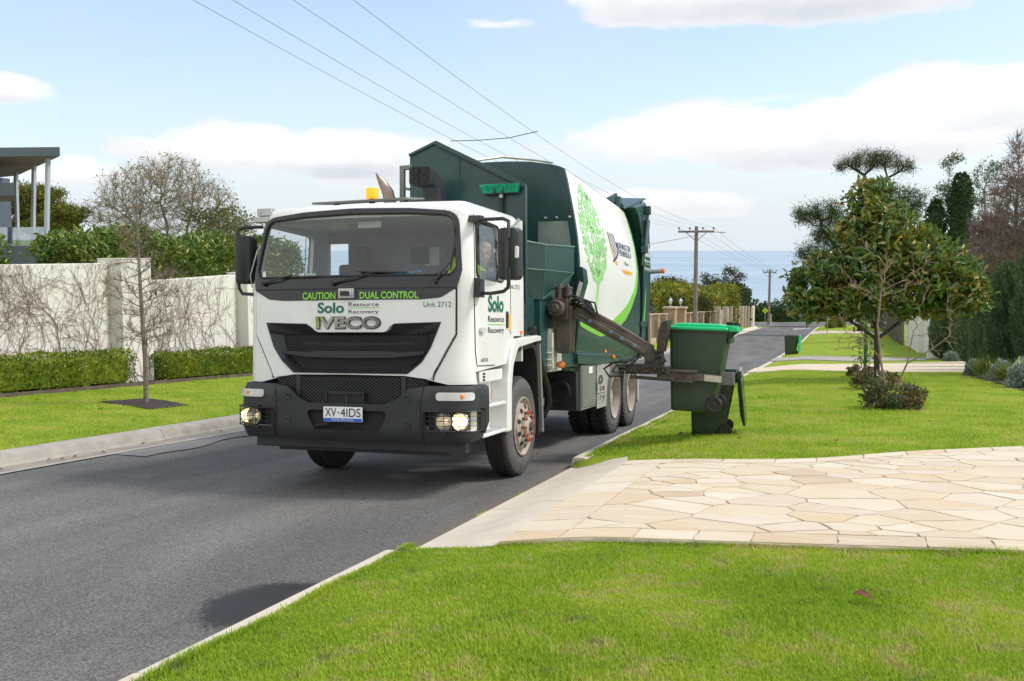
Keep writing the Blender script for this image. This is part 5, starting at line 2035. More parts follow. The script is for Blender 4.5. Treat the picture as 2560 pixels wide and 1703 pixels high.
for k in (.22, .48, .62, .78):
    p = A0.lerp(A1, k) + Vector((0, -.07, .0))
    x.box(p - Vector((.02, .015, .02)), p + Vector((.02, .015, .02)))
x.build('pipe_clip', mat('blue clip', (0.10, 0.22, 0.30), .5), boom, bevel=.003, split=True)
x = MB()
for k in range(7):
    a = 1.0 * k / 6
    o_ = Vector((1.30 + .02 * k, 2.88 + .03 * k, 1.80 - .01 * k))
    x.tube([o_, o_ + Vector((.08, -.05, .07 + .02 * (k % 3))), o_ + Vector((.20, -.03, .08)), o_ + Vector((.30, .02, -.05 - .02 * k))], .011, 6)
x.tube([(1.45, 2.98, 1.78), (1.58, 2.95, 1.83), (1.70, 2.96, 1.80), (1.73, 2.98, 1.66)], .012, 6)
x.tube([(1.42, 2.98, 1.74), (1.6, 2.93, 1.80), (1.69, 2.94, 1.72), (1.71, 2.97, 1.60)], .012, 6)
x.tube([(.90, 2.7, 1.45), (1.0, 2.72, 1.55), (1.14, 2.75, 1.56), (1.24, 2.8, 1.58)], .014, 6); x.tube([(.90, 2.72, 1.40), (.96, 2.7, 1.50), (1.1, 2.72, 1.52), (1.26, 2.8, 1.54)], .014, 6)
x.tube([(2.20, 3.05, 1.20), (2.10, 3.0, 1.11), (1.92, 2.98, 1.10), (1.80, 3.0, 1.02), (1.86, 3.02, .93), (2.0, 3.05, .94)], .014, 6)
x.tube([(2.22, 3.05, 1.16), (2.1, 3.0, 1.07), (1.95, 2.98, 1.06), (1.90, 3.0, .99), (1.98, 3.03, .97)], .012, 6)
x.tube([(2.40, 3.02, 1.16), (2.50, 3.0, 1.17), (2.53, 3.0, 1.12), (2.46, 3.0, 1.08)], .016, 6)
x.build('hydraulic_hose', M_hose, arm, split=True)
# gripper: knuckle, upright stop plate, beam and two jaws round the held bin
x = MB()
x.cyl((2.34, 3.02, 1.17), (2.34, 3.24, 1.17), .07, n=18)
x.prism([(2.24, 1.03), (2.48, 1.03), (2.47, 1.24), (2.33, 1.22)], 'y', 3.04, 3.24)
x.prism([(2.42, 1.22), (2.49, 1.22), (2.565, 1.60), (2.475, 1.56), (2.45, 1.5)], 'y', 3.00, 3.28)
x.box((2.04, 3.06, .96), (2.55, 3.34, 1.05))
for k in range(5):
    x.cyl((2.12 + k * .09, 3.05, 1.0 + .02 * (k % 2)), (2.12 + k * .09, 3.02, 1.0 + .02 * (k % 2)), .022, n=8)
x.bar((2.05, 3.1, 1.06), (2.40, 3.1, 1.06), .05, .04); x.bar((2.1, 3.03, .93), (2.62, 3.0, .90), .03, .04)
grp = x.build('gripper', mat('greasy gripper steel', (0.045, 0.036, 0.030), .5, metal=.3, var=.4, vscale=9, dirt=.5, dcol=(.15, .11, .08), dscale=9), arm, bevel=.008)
x = MB()
pj = [(2.40, 3.20), (2.52, 3.30), (2.60, 3.33), (2.95, 3.345), (3.15, 3.36)]
for z0, h_ in ((.95, .105),):
    for i in range(len(pj) - 1):
        a, b_ = pj[i], pj[i + 1]
        x.bar((a[0], a[1], z0 - .012 * i), (b_[0], b_[1], z0 - .012 * (i + 1)), .035, h_ * (1 - .08 * i))
x.bar((2.45, 3.25, 1.0), (2.85, 3.30, .985), .05, .03); x.bar((2.45, 3.25, .885), (2.80, 3.31, .865), .04, .025)
for p in ((2.82, 3.32, .925), (2.70, 3.30, .94)):
    x.cyl(p, (p[0], p[1] - .03, p[2]), .018, n=10)
pj2 = [(2.40, 3.55), (2.50, 3.95), (2.65, 4.05), (3.0, 4.06)]
for i in range(3):
    a, b_ = pj2[i], pj2[i + 1]
    x.bar((a[0], a[1], .94), (b_[0], b_[1], .94), .04, .10)
x.build('gripper_jaw', M_rust, grp, bevel=.006)
x = MB()
x.bar((2.93, 3.325, .912), (3.13, 3.335, .895), .012, .075)
x.build('jaw_plate', mat('bare jaw steel', (0.48, 0.43, 0.35), .5, metal=.2, var=.15, vscale=9, dirt=.4), grp)
x = MB()
x.box((3.12, 3.33, .83), (3.27, 3.45, .975)); x.cyl((3.15, 3.33, .935), (3.15, 3.32, .935), .015, n=8); x.cyl((3.15, 3.33, .865), (3.15, 3.32, .865), .015, n=8)
x.build('jaw_tip', mat('grey rubber pad', (0.11, 0.11, 0.115), .6), grp, bevel=.01)

# air hose, filler tubes behind the cab
x = MB()
x.tube([(1.16, 2.25, 1.46), (1.18, 2.30, 1.30), (1.20, 2.42, 1.05), (1.21, 2.62, .80), (1.20, 2.72, .62), (1.14, 2.70, .48), (1.02, 2.68, .43)], .045, 12)
for k in range(26):
    a = k / 25
x.tube([(1.14, 1.85, 1.50), (1.16, 1.88, 1.72), (1.12, 1.9, 1.86)], .03, 8)
x.build('air_hose', M_hose, truck, split=True)
x = MB()
x.cyl((1.14, 1.86, 1.40), (1.14, 1.86, 1.95), .028, n=10)
x.cyl((1.14, 1.86, 2.06), (1.14, 1.86, 2.22), .026, n=10)
x.build('stack_pipe', M_alu, truck)
x = MB(); x.cyl((1.14, 1.86, 1.94), (1.14, 1.86, 2.07), .036, n=10); x.box((.95, 1.84, 1.30), (1.15, 2.05, 1.62)); x.cyl((1.0, 2.1, 1.5), (1.24, 2.1, 1.5), .03, n=10); x.box((1.0, 2.05, 1.42), (1.14, 2.2, 1.62))
x.build('valve_block', M_blkpl, truck, bevel=.006)
x = MB()
x.prism([(1.45, 2.55), (1.60, 2.55), (1.66, 2.40), (1.66, 2.30), (1.5, 2.50)], 'x', 1.14, 1.17)
x.bar((1.16, 1.50, 2.56), (1.24, 1.52, 2.66), .02, .035)
x.build('door_bracket', M_alu, truck)

# ================================================================== driver
M_skin = mat('skin', (0.42, 0.23, 0.155), 0.5, var=0.08, vscale=10)
M_hair = mat('dark curly hair', (0.018, 0.014, 0.012), 0.85, var=0.3, vscale=60, bump=.6, bscale=80)
M_hivis = mat('hi-vis yellow', (0.50, 0.72, 0.03), 0.75, var=0.08, vscale=8)
M_navycloth = mat('navy work shirt', (0.015, 0.022, 0.055), 0.85, var=0.2, vscale=12)


def skin_mesh(name, chains, m, parent, sub=2, **kw):
    """one continuous surface grown round connected bones; chains = lists of (point, radius), first chain's first point is the root"""
    verts, edges, rad = [], [], []
    for ch in chains:
        prev = None
        for p, r in ch:
            p = Vector(p)
            hit = next((i for i, q in enumerate(verts) if (q - p).length < 1e-4), None)
            if hit is None:
                verts.append(p); rad.append(r); hit = len(verts) - 1
            if prev is not None and prev != hit:
                edges.append((prev, hit))
            prev = hit
    me = bpy.data.meshes.new(name)
    me.from_pydata([tuple(v) for v in verts], edges, [])
    o = bpy.data.objects.new(name, me)
    COL.objects.link(o)
    sk = o.modifiers.new('skin', 'SKIN')
    sk.use_smooth_shade = True
    sv = me.skin_vertices[0].data
    for i, r in enumerate(rad):
        sv[i].radius = (r, r) if not isinstance(r, tuple) else r
    sv[0].use_root = True
    ss = o.modifiers.new('sub', 'SUBSURF'); ss.levels = ss.render_levels = sub
    dg = bpy.context.evaluated_depsgraph_get()
    me2 = bpy.data.meshes.new_from_object(o.evaluated_get(dg))
    bpy.data.objects.remove(o)
    me2.materials.clear(); me2.materials.append(m)
    me2.polygons.foreach_set('use_smooth', [True] * len(me2.polygons))
    me2.name = name
    return link(name, me2, parent, **kw)


drv = thing('person', 'driver with dark curly hair in yellow hi-vis vest behind the truck cab side window', 'person')
drv.matrix_world = T @ Matrix.Translation((.815, 1.17, 1.635))
pel = (0, 0, .06); abd = (.03, -.03, .22); che = (.10, -.09, .38); nec = (.17, -.14, .51); nek2 = (.20, -.17, .555)
head = [(nec, .055), (nek2, .052), ((.225, -.195, .60), .062), ((.24, -.20, .665), .086), ((.245, -.195, .72), .088), ((.245, -.185, .775), .05)]
face = [((.24, -.20, .665), .086), ((.250, -.275, .650), .040), ((.252, -.305, .640), .014)]
chin = [((.225, -.195, .60), .062), ((.238, -.262, .592), .030)]
shR, shL = (.275, -.05, .485), (-.15, -.18, .53)
elR, haR = (.245, -.27, .30), (.02, -.44, .30)
elL, haL = (-.26, -.36, .32), (-.26, -.47, .33)


def hand(h, s):
    h = Vector(h)
    pm = h + Vector((0, -.06, .02))
    ch = [[(tuple(h), .026), (tuple(pm), (.034, .022))]]
    for i, (dx, L) in enumerate(((-.030, .036), (-.010, .044), (.010, .042), (.028, .032))):
        a = pm + Vector((dx, -.035, .006)); b = a + Vector((dx * .1, -L * .6, -.018)); c = b + Vector((0, .008, -L * .7)); d = c + Vector((0, .024, -.012))
        ch.append([(tuple(pm), (.034, .022)), (tuple(a), .0095), (tuple(b), .009), (tuple(c), .0085), (tuple(d), .007)])
    t0 = h + Vector((-s * .03, -.03, .01)); t1 = t0 + Vector((-s * .022, -.03, -.012)); t2 = t1 + Vector((0, -.012, -.022))
    ch.append([(tuple(h), .026), (tuple(t0), .013), (tuple(t1), .011), (tuple(t2), .009)])
    return ch


body_ch = [[(pel, .14), (abd, .13), (che, .15), (nec, .055)], head[0:], face, chin,
           [(che, .15), (shR, .048), (elR, .034), (haR, .026)], [(che, .15), (shL, .048), (elL, .034), (haL, .026)]]
body_ch += hand(haR, 1) + hand(haL, -1)
for s in (-1, 1):
    body_ch.append([(pel, .14), ((s * .11, -.10, .05), .085), ((s * .14, -.48, .06), .062), ((s * .13, -.52, -.34), .045), ((s * .13, -.62, -.38), .035)])
skin_mesh('body', body_ch, M_skin, drv)
skin_mesh('shirt', [[((0, 0, .05), .155), (abd, .15), (che, .18), ((.16, -.13, .485), .075)], [(che, .18), (shR, .098), (elR, .066), (tuple(Vector(elR).lerp(Vector(haR), .8)), .040)],
                    [(che, .18), (shL, .072), (elL, .060), (tuple(Vector(elL).lerp(Vector(haL), .8)), .040)]], M_navycloth, drv)
skin_mesh('vest', [[((.01, 0, .08), .168), (abd, .172), (che, .205), ((.15, -.125, .47), .088)], [(che, .205), ((.25, -.055, .48), .125)], [(che, .205), ((-.19, -.22, .53), .20)]], M_hivis, drv)
skin_mesh('trousers', [[(pel, .15), ((.11, -.10, .05), .097), ((.14, -.48, .06), .074), ((.13, -.52, -.30), .056)], [(pel, .15), ((-.11, -.10, .05), .097), ((-.14, -.48, .06), .074), ((-.13, -.52, -.30), .056)]], M_navycloth, drv)
hr = bmesh.new()
bmesh.ops.create_icosphere(hr, subdivisions=4, radius=1.0)
r_ = random.Random(2)
for v in hr.verts:
    n = v.co.copy()
    b_ = .008 * math.sin(n.x * 23 + 1) * math.sin(n.y * 21) + .008 * math.sin(n.z * 25 + n.x * 9)
    face_cut = max(0, -n.y - .35) * max(0, .55 - n.z)
    v.co = Vector((.247 + n.x * (.106 + b_), -.186 + n.y * (.112 + b_) * (1 - .5 * min(1, face_cut * 3)), .732 + n.z * (.104 + b_) - .03 * max(0, n.y)))
me = bpy.data.meshes.new('hair'); hr.to_mesh(me); hr.free()
finish(me, [M_hair], 180)
link('hair', me, drv)
f = MB()
for sx in (-.032, .032):
    f.lathe([(0, 0), (.0, .011), (.006, .009), (.009, 0)], (.248 + sx, -.272, .676), (0, -1, 0), 10)
f.build('eye', M_plate, drv)
f = MB()
for sx in (-.032, .032):
    f.lathe([(0, .0055), (.002, .004), (.0025, 0)], (.248 + sx, -.280, .676), (0, -1, 0), 8)
    f.bar((.248 + sx - .018, -.281, .694), (.248 + sx + .018, -.281, .695), .006, .006)
f.build('eyebrow', M_hair, drv)
f = MB(); f.bar((.225, -.287, .612), (.275, -.287, .612), .008, .007); f.build('mouth', mat('lips', (.32, .12, .10), .5), drv, bevel=.003)
f = MB()
for sx in (-.088, .088):
    f.lathe([(-.008, 0), (-.008, .02), (.008, .026), (.01, 0)], (.243 + sx, -.195, .66), (1, 0, 0), 12)
f.build('ear', M_skin, drv)

# ================================================================== broom on the hopper
brm = thing('broom', 'green bristled broom standing head up on the dark green hopper hood', 'broom')
brm.matrix_world = T
x = MB()
x.tube([(.885, 1.95, 2.62), (.885, 1.95, 3.02)], .020, 10)
x.build('handle', M_blkpl, brm)
x = MB(); x.tube([(.885, 1.95, 2.95), (.885, 1.95, 3.00)], .026, 10); x.build('collar', M_alu, brm)
x = MB()
x.prism([(.70, 2.985), (1.07, 2.99), (1.08, 3.02), (.69, 3.015)], 'y', 1.90, 1.985)
x.bar((.83, 1.893, 3.0), (.83, 1.893, 3.075), .03, .012); x.bar((.93, 1.893, 3.0), (.93, 1.893, 3.075), .03, .012)
x.build('head', M_blkpl, brm, bevel=.004)
x = MB()
r_ = random.Random(8)
for i in range(70):
    for j in range(7):
        u = i / 69; w = j / 6
        bx_, by_ = .69 + .385 * u, 1.90 + .085 * w
        sp_ = (u - .5) * .06
        x.cyl((bx_, by_, 3.0), (bx_ + sp_ + r_.uniform(-.008, .008), 1.94 + (by_ - 1.9425) * 1.35 + r_.uniform(-.006, .006), 3.095 + r_.uniform(-.008, .006)), .0038, .003, n=4)
br_ = x.build('bristles', mat('green bristle', (0.0, 0.30, 0.16), .6, var=.3, vscale=40), brm, smooth=0)
br_['kind'] = 'stuff'

# ================================================================== wheelie bins
M_bin = mat('dark green bin plastic', (0.026, 0.046, 0.024), 0.48, var=0.12, vscale=3, bump=.05, bscale=200, dirt=.35, dcol=(.06, .066, .05), dscale=5)
M_lidg = mat('bright green lid', (0.0, 0.46, 0.17), 0.35, var=0.06, vscale=4)
M_lidd = mat('dark green lid', (0.012, 0.045, 0.022), 0.25, var=0.1, coat=.3)
M_binwheel = mat('bin wheel plastic', (0.014, 0.014, 0.015), 0.55, var=.2, vscale=9, dirt=.25, dcol=(.05, .045, .04))


def make_bin(label, lid='closed', lidmat=None, sc=1.0, group='wheelie bins'):
    """local +x is the handle and wheel side; origin under the middle of the body"""
    t_ = thing('wheelie_bin', label, 'wheelie bin', group=group)
    S_ = lambda p: tuple(c * sc for c in p)
    x = MB()
    def ring(z, x0, x1, w, r=.05):
        return [S_((a, b_, z)) for a, b_ in rpoly([(x0, -w, r), (x1, -w, r), (x1, w, r), (x0, w, r)], 4)]
    x.loft([ring(.0, -.26, .20, .215), ring(.02, -.27, .22, .225), ring(.12, -.275, .25, .23), ring(.50, -.29, .32, .255), ring(.96, -.31, .385, .28), ring(.965, -.335, .40, .295), ring(1.0, -.34, .41, .30), ring(1.0, -.32, .39, .285), ring(.94, -.29, .36, .262), ring(.10, -.24, .21, .20)], caps=True)
    for k in range(-2, 3):
        x.prism([S_((-.325, 0, .90))[::2], S_((-.30, 0, .82))[::2], S_((-.30, 0, .96))[::2]], 'y', sc * (k * .11 - .006), sc * (k * .11 + .006))
    for k in (-.10, .06, .2):
        for sy_ in (-1, 1):
            x.box(S_((k - .006, sy_ * .268 - .014, .85)), S_((k + .006, sy_ * .268 + .014, .965)))
    b_ = x.build('body', M_bin, t_, smooth=45)
    x = MB()
    for sy_ in (-.2, .2):
        x.loft([[S_((.38, sy_ - .02, .90)), S_((.38, sy_ + .02, .90)), S_((.38, sy_ + .02, 1.0)), S_((.38, sy_ - .02, 1.0))], [S_((.475, sy_ - .02, .985)), S_((.475, sy_ + .02, .985)), S_((.475, sy_ + .02, 1.03)), S_((.475, sy_ - .02, 1.03))]])
    x.tube([S_((.462, -.24, 1.005)), S_((.462, .24, 1.005))], .017 * sc, 10)
    x.box(S_((.385, -.20, .84)), S_((.42, .20, .91)))
    x.build('handle', M_bin, t_, bevel=.006 * sc)
    for sy_ in (-1, 1):
        x = MB()
        y0 = sy_ * .235
        x.lathe([(0, 0), (0, .05), (.004, .058), (.004, .085), (-.003, .092), (.006, .10), (.03, .10), (.044, .092), (.046, .07), (.040, .062), (.040, .045), (.046, .04), (.048, 0)], S_((.255, y0, .10)), (0, sy_, 0), 28) if sc == 1 else x.lathe([(a * sc, r * sc) for a, r in [(0, 0), (0, .092), (.006, .10), (.03, .10), (.044, .092), (.046, .07), (.040, .062), (.040, .045), (.046, .04), (.048, 0)]], S_((.255, y0, .10)), (0, sy_, 0), 24)
        x.build('wheel', M_binwheel, t_, smooth=40)
    x = MB(); x.cyl(S_((.255, -.25, .10)), S_((.255, .25, .10)), .012 * sc, n=8); x.build('axle', M_steel, t_)
    lm_ = lidmat or M_lidg
    x = MB()
    def lring(z, x0, x1, w, r=.06):
        return [(a, b_2, z) for a, b_2 in rpoly([(x0, -w, r), (x1, -w, r), (x1, w, r), (x0, w, r)], 4)]
    rs = [lring(-.012, -.365, .40, .312), lring(.018, -.365, .40, .312), lring(.030, -.345, .38, .295), lring(.034, -.27, .34, .24), lring(.062, -.24, .30, .21), lring(.066, -.20, .26, .16)]
    x.loft(rs, caps=True)
    x.box((.16, -.27, .02), (.46, -.20, .05)); x.box((.16, .20, .02), (.46, .27, .05)); x.box((.40, -.28, -.02), (.50, .28, .03))
    x.prism([(-.34, .03), (-.2, .052), (.28, .052), (.40, .03)], 'y', -.28, -.25); x.prism([(-.34, .03), (-.2, .052), (.28, .052), (.40, .03)], 'y', .25, .28)
    if lid == 'closed':
        mt = Matrix.Translation((0, 0, 1.005))
    else:
        # swung right over its hinge so that it hangs behind the bin
        mt = Matrix.Translation((.465, 0, 1.005)) @ Matrix.Rotation(math.radians(lid), 4, 'Y') @ Matrix.Translation((-.465, 0, 0))
    x.v = [tuple((mt @ Vector(p)) * sc) for p in x.v]
    x.build('lid', lm_, t_, smooth=40, bevel=.006 * sc)
    return t_


bn = make_bin('bright green lidded wheelie bin gripped in the air by the truck arm', 'closed', M_lidg, .985, None)
bn.matrix_world = T @ Matrix.Translation((2.775, 3.67, .50)) @ Matrix.Rotation(math.radians(2.2), 4, 'Y')
bs = make_bin('dark green bin on the lawn half hidden behind the lifted bin, lid hanging open', 264, M_lidd, .80, None)
bs.location = (-1.62, 12.75, terr(-1.62, 12.75)); bs.rotation_euler = (0, 0, .05)
bf = make_bin('green wheelie bin alone on the far verge, bright green lid swung open', 270, M_lidg, .86, None)
bf.location = (-2.42, 47.4, terr(-2.42, 47.4)); bf.rotation_euler = (0, 0, -.1)
for i, (px_, py_, lb) in enumerate(((-8.95, 85.6, 'smaller dark bin at left of the pair by the far left kerb'), (-8.55, 86.2, 'taller dark bin at right of the pair by the far left kerb'))):
    b2 = make_bin(lb, 'closed', M_lidd, .78 + .06 * i, 'bins by the far left kerb')
    b2.location = (px_ - .35, py_, terr(px_ - .35, py_)); b2.rotation_euler = (0, 0, PI * .95)


# ================================================================== foliage tools
def leaf_ovals(P, D, L, W, rg, bend=.12):
    """broad oval leaves folded along the midrib"""
    n = len(P)
    L = np.broadcast_to(np.asarray(L, float), (n,))[:, None]; W = np.broadcast_to(np.asarray(W, float), (n,))[:, None]
    D = D / np.maximum(1e-6, np.linalg.norm(D, axis=1))[:, None]
    s = np.cross(D, rg.normal(size=(n, 3))); s /= np.maximum(1e-6, np.linalg.norm(s, axis=1))[:, None]
    up = np.cross(s, D); up *= np.sign(up[:, 2:3] + 1e-9)
    v = np.empty((n, 6, 3))
    v[:, 0] = P; v[:, 3] = P + D * L - up * L * .10
    v[:, 1] = P + D * L * .32 + s * W * .42 + up * L * bend; v[:, 2] = P + D * L * .70 + s * W * .40 + up * L * bend * .7
    v[:, 5] = P + D * L * .32 - s * W * .42 + up * L * bend; v[:, 4] = P + D * L * .70 - s * W * .40 + up * L * bend * .7
    b = np.arange(n)[:, None] * 6
    return v.reshape(-1, 3), np.concatenate([b + np.array([[0, 1, 2, 3]]), b + np.array([[0, 3, 4, 5]])])


def leaf_quads(P, D, L, W, rg, bend=.18):
    """kite shaped leaves: base points P, directions D"""
    n = len(P)
    L = np.broadcast_to(np.asarray(L, float), (n,)); W = np.broadcast_to(np.asarray(W, float), (n,))
    D = D / np.maximum(1e-6, np.linalg.norm(D, axis=1))[:, None]
    r = rg.normal(size=(n, 3))
    s = np.cross(D, r); s /= np.maximum(1e-6, np.linalg.norm(s, axis=1))[:, None]
    up = np.cross(s, D)
    mid = P + D * (L * .5)[:, None] + up * (L * bend)[:, None]
    v = np.empty((n, 4, 3))
    v[:, 0] = P; v[:, 1] = mid + s * (W * .5)[:, None]; v[:, 2] = P + D * L[:, None]; v[:, 3] = mid - s * (W * .5)[:, None]
    f = np.arange(n * 4).reshape(n, 4)
    return v.reshape(-1, 3), f


def rand_dir(n, rg, up=0.0):
    d = rg.normal(size=(n, 3)); d /= np.linalg.norm(d, axis=1)[:, None]
    d[:, 2] += up
    return d / np.linalg.norm(d, axis=1)[:, None]


def grow(roots, blobs, n_attr, step, seed, kill=2.0, infl=12.0, wob=.25, up=0.0, maxit=160):
    """space colonisation: limbs grow from the root polylines into attractor blobs (centre, radii, weight)"""
    rg = np.random.default_rng(seed)
    A = []
    wts = np.array([b[2] if len(b) > 2 else b[1][0] * b[1][1] * b[1][2] for b in blobs], float); wts /= wts.sum()
    for (c, r, *_), w in zip(blobs, wts):
        k = max(3, int(n_attr * w))
        d = rg.normal(size=(k, 3)); d /= np.linalg.norm(d, axis=1)[:, None]
        d *= rg.uniform(.15, 1, size=(k, 1)) ** .45
        A.append(np.asarray(c) + d * np.asarray(r))
    A = np.concatenate(A)
    N, par = [], []
    for pl in roots:
        for i, p in enumerate(pl):
            p = np.asarray(p, float)
            if N:
                dd = [np.linalg.norm(p - q) for q in N]
                j = int(np.argmin(dd))
                if dd[j] < 1e-6:
                    last = j
                    continue
            if i == 0:
                par.append(-1 if not N else int(np.argmin(dd))); N.append(p); last = len(N) - 1
            else:
                q = N[last]; k = max(1, int(np.linalg.norm(p - q) / step))
                for t in range(1, k + 1):
                    N.append(q + (p - q) * t / k); par.append(last); last = len(N) - 1
    N = [np.asarray(p, float) for p in N]
    Na = np.array(N)
    dist = np.full(len(A), 1e9); near = np.zeros(len(A), int)
    new = list(range(len(N)))
    alive = np.ones(len(A), bool)
    for it in range(maxit):
        if not new or not alive.any():
            break
        idx = np.array(new)
        d = np.linalg.norm(A[:, None, :] - Na[idx][None], axis=2)
        m = d.argmin(1); dm = d[np.arange(len(A)), m]
        b = dm < dist
        dist[b] = dm[b]; near[b] = idx[m[b]]
        alive &= dist > kill * step
        act = alive & (dist < infl * step * 3)
        if not act.any():
            break
        new = []
        add = []
        for n_ in np.unique(near[act]):
            v = A[act & (near == n_)] - Na[n_]
            g = (v / np.linalg.norm(v, axis=1)[:, None]).sum(0)
            g /= max(1e-6, np.linalg.norm(g))
            g = g + rg.normal(size=3) * wob; g[2] += up
            g /= max(1e-6, np.linalg.norm(g))
            add.append(Na[n_] + g * step); par.append(int(n_))
        s0 = len(Na)
        Na = np.concatenate([Na, np.array(add)])
        new = list(range(s0, len(Na)))
    return Na, np.array(par)


def limb_radii(N, par, tip, expo=2.3, rmax=None):
    n = len(N)
    acc = np.zeros(n)
    kids = np.zeros(n, int)
    for i in range(n):
        if par[i] >= 0:
            kids[par[i]] += 1
    for i in range(n - 1, -1, -1):
        if kids[i] == 0:
            acc[i] = max(acc[i], tip ** expo)
        if par[i] >= 0:
            acc[par[i]] += acc[i]
    r = acc ** (1 / expo)
    if rmax:
        r = np.minimum(r, rmax)
    return r, kids


def limb_mesh(N, par, r, k=5):
    e = np.nonzero(par >= 0)[0]
    p0, p1 = N[par[e]], N[e]
    r0, r1 = np.minimum(r[par[e]], r[e] * 1.35), r[e]
    d = p1 - p0; L = np.linalg.norm(d, axis=1); d /= np.maximum(L, 1e-6)[:, None]
    a = np.where(np.abs(d[:, 2:3]) < .9, np.array([[0, 0, 1.0]]), np.array([[1.0, 0, 0]]))
    x = np.cross(d, a); x /= np.linalg.norm(x, axis=1)[:, None]
    y = np.cross(d, x)
    t = 2 * np.pi * np.arange(k) / k
    c, s = np.cos(t), np.sin(t)
    off = x[:, None, :] * c[None, :, None] + y[:, None, :] * s[None, :, None]
    v0 = p0[:, None, :] - d[:, None, :] * (r0 * .3)[:, None, None] + off * r0[:, None, None]
    v1 = p1[:, None, :] + off * r1[:, None, None]
    v = np.concatenate([v0, v1], axis=1).reshape(-1, 3)
    base_ = (np.arange(len(e)) * 2 * k)[:, None]
    i = np.arange(k); j = (i + 1) % k
    f = np.stack([base_ + i, base_ + j, base_ + k + j, base_ + k + i], axis=2).reshape(-1, 4)
    return v, f


def bark(name, col, scale=12, **kw):
    return mat(name, col, .9, var=.3, vscale=scale, bump=.6, bscale=scale * 3, **kw)


def woody(name, label, cat, loc, roots, blobs, n_attr, step, seed, tip, barkm, leaf=None, twig=None, k=5, group=None, crown_name='crown', **g):
    """a tree: trunk and limbs as one part, crown as another; points are relative to the foot"""
    t_ = thing(name, label, cat, loc, group=group)
    rmax = g.pop('rmax', None); expo = g.pop('expo', 2.3)
    N, par = grow(roots, blobs, n_attr, step, seed, **g)
    r, kids = limb_radii(N, par, tip, expo, rmax)
    v, f = limb_mesh(N, par, r, k)
    rg = np.random.default_rng(seed + 1)
    fast_mesh('trunk', v, f, barkm, t_, smooth=True)
    thin = np.nonzero((r < tip * (twig['thin'] if twig else 3)) & (par >= 0))[0]
    if twig:
        # sprays of fine twigs along the thin ends
        m = twig['n']
        rep = np.repeat(thin, m)
        D = N[rep] - N[par[rep]]; D /= np.maximum(1e-6, np.linalg.norm(D, axis=1))[:, None]
        D = D + rg.normal(size=D.shape) * twig.get('spread', .7); D[:, 2] += twig.get('up', .3)
        D /= np.linalg.norm(D, axis=1)[:, None]
        L = twig['len'] * rg.uniform(.4, 1.2, len(rep))
        P0 = N[rep] + (N[par[rep]] - N[rep]) * rg.uniform(0, 1, len(rep))[:, None]
        P1 = P0 + D * (L * .55)[:, None] + rg.normal(size=D.shape) * (L * .06)[:, None]
        P2 = P1 + D * (L * .45)[:, None] + rg.normal(size=D.shape) * (L * .1)[:, None] + np.array([0, 0, twig.get('droop', 0)]) * L[:, None]
        n = len(rep)
        NN = np.concatenate([P0, P1, P2]); pp = np.concatenate([np.full(n, -1), np.arange(n), np.arange(n) + n])
        rr = np.concatenate([np.full(n, twig['r']), np.full(n, twig['r'] * .8), np.full(n, twig['r'] * .35)])
        v, f = limb_mesh(NN, pp, rr, 3)
        fast_mesh('twigs', v, f, twig.get('mat', barkm), t_, smooth=True)['kind'] = 'stuff'
        ends = P2
    else:
        ends = N[thin]
    if leaf:
        for lf_ in (leaf if isinstance(leaf, list) else [leaf]):
            m = lf_['n']
            src = ends if lf_.get('on', 'all') == 'all' else ends
            if 'frac' in lf_:
                sel = lf_['sel'](src) if 'sel' in lf_ else rg.random(len(src)) < lf_['frac']
                src = src[sel & (rg.random(len(src)) < lf_['frac'])]
            rep = np.repeat(np.arange(len(src)), m)
            P = src[rep] + rg.normal(size=(len(rep), 3)) * lf_['scatter']
            D = rand_dir(len(rep), rg, lf_.get('up', 0.2))
            L = lf_['len'] * rg.uniform(.6, 1.25, len(rep))
            v, f = (leaf_ovals if lf_.get('oval') else leaf_quads)(P, D, L, L * lf_['asp'], rg, lf_.get('bend', .15))
            fast_mesh(lf_.get('name', crown_name), v, f, lf_['mat'], t_)['kind'] = 'stuff'
            t_.children[-1]['kind'] = 'thing'
    return t_


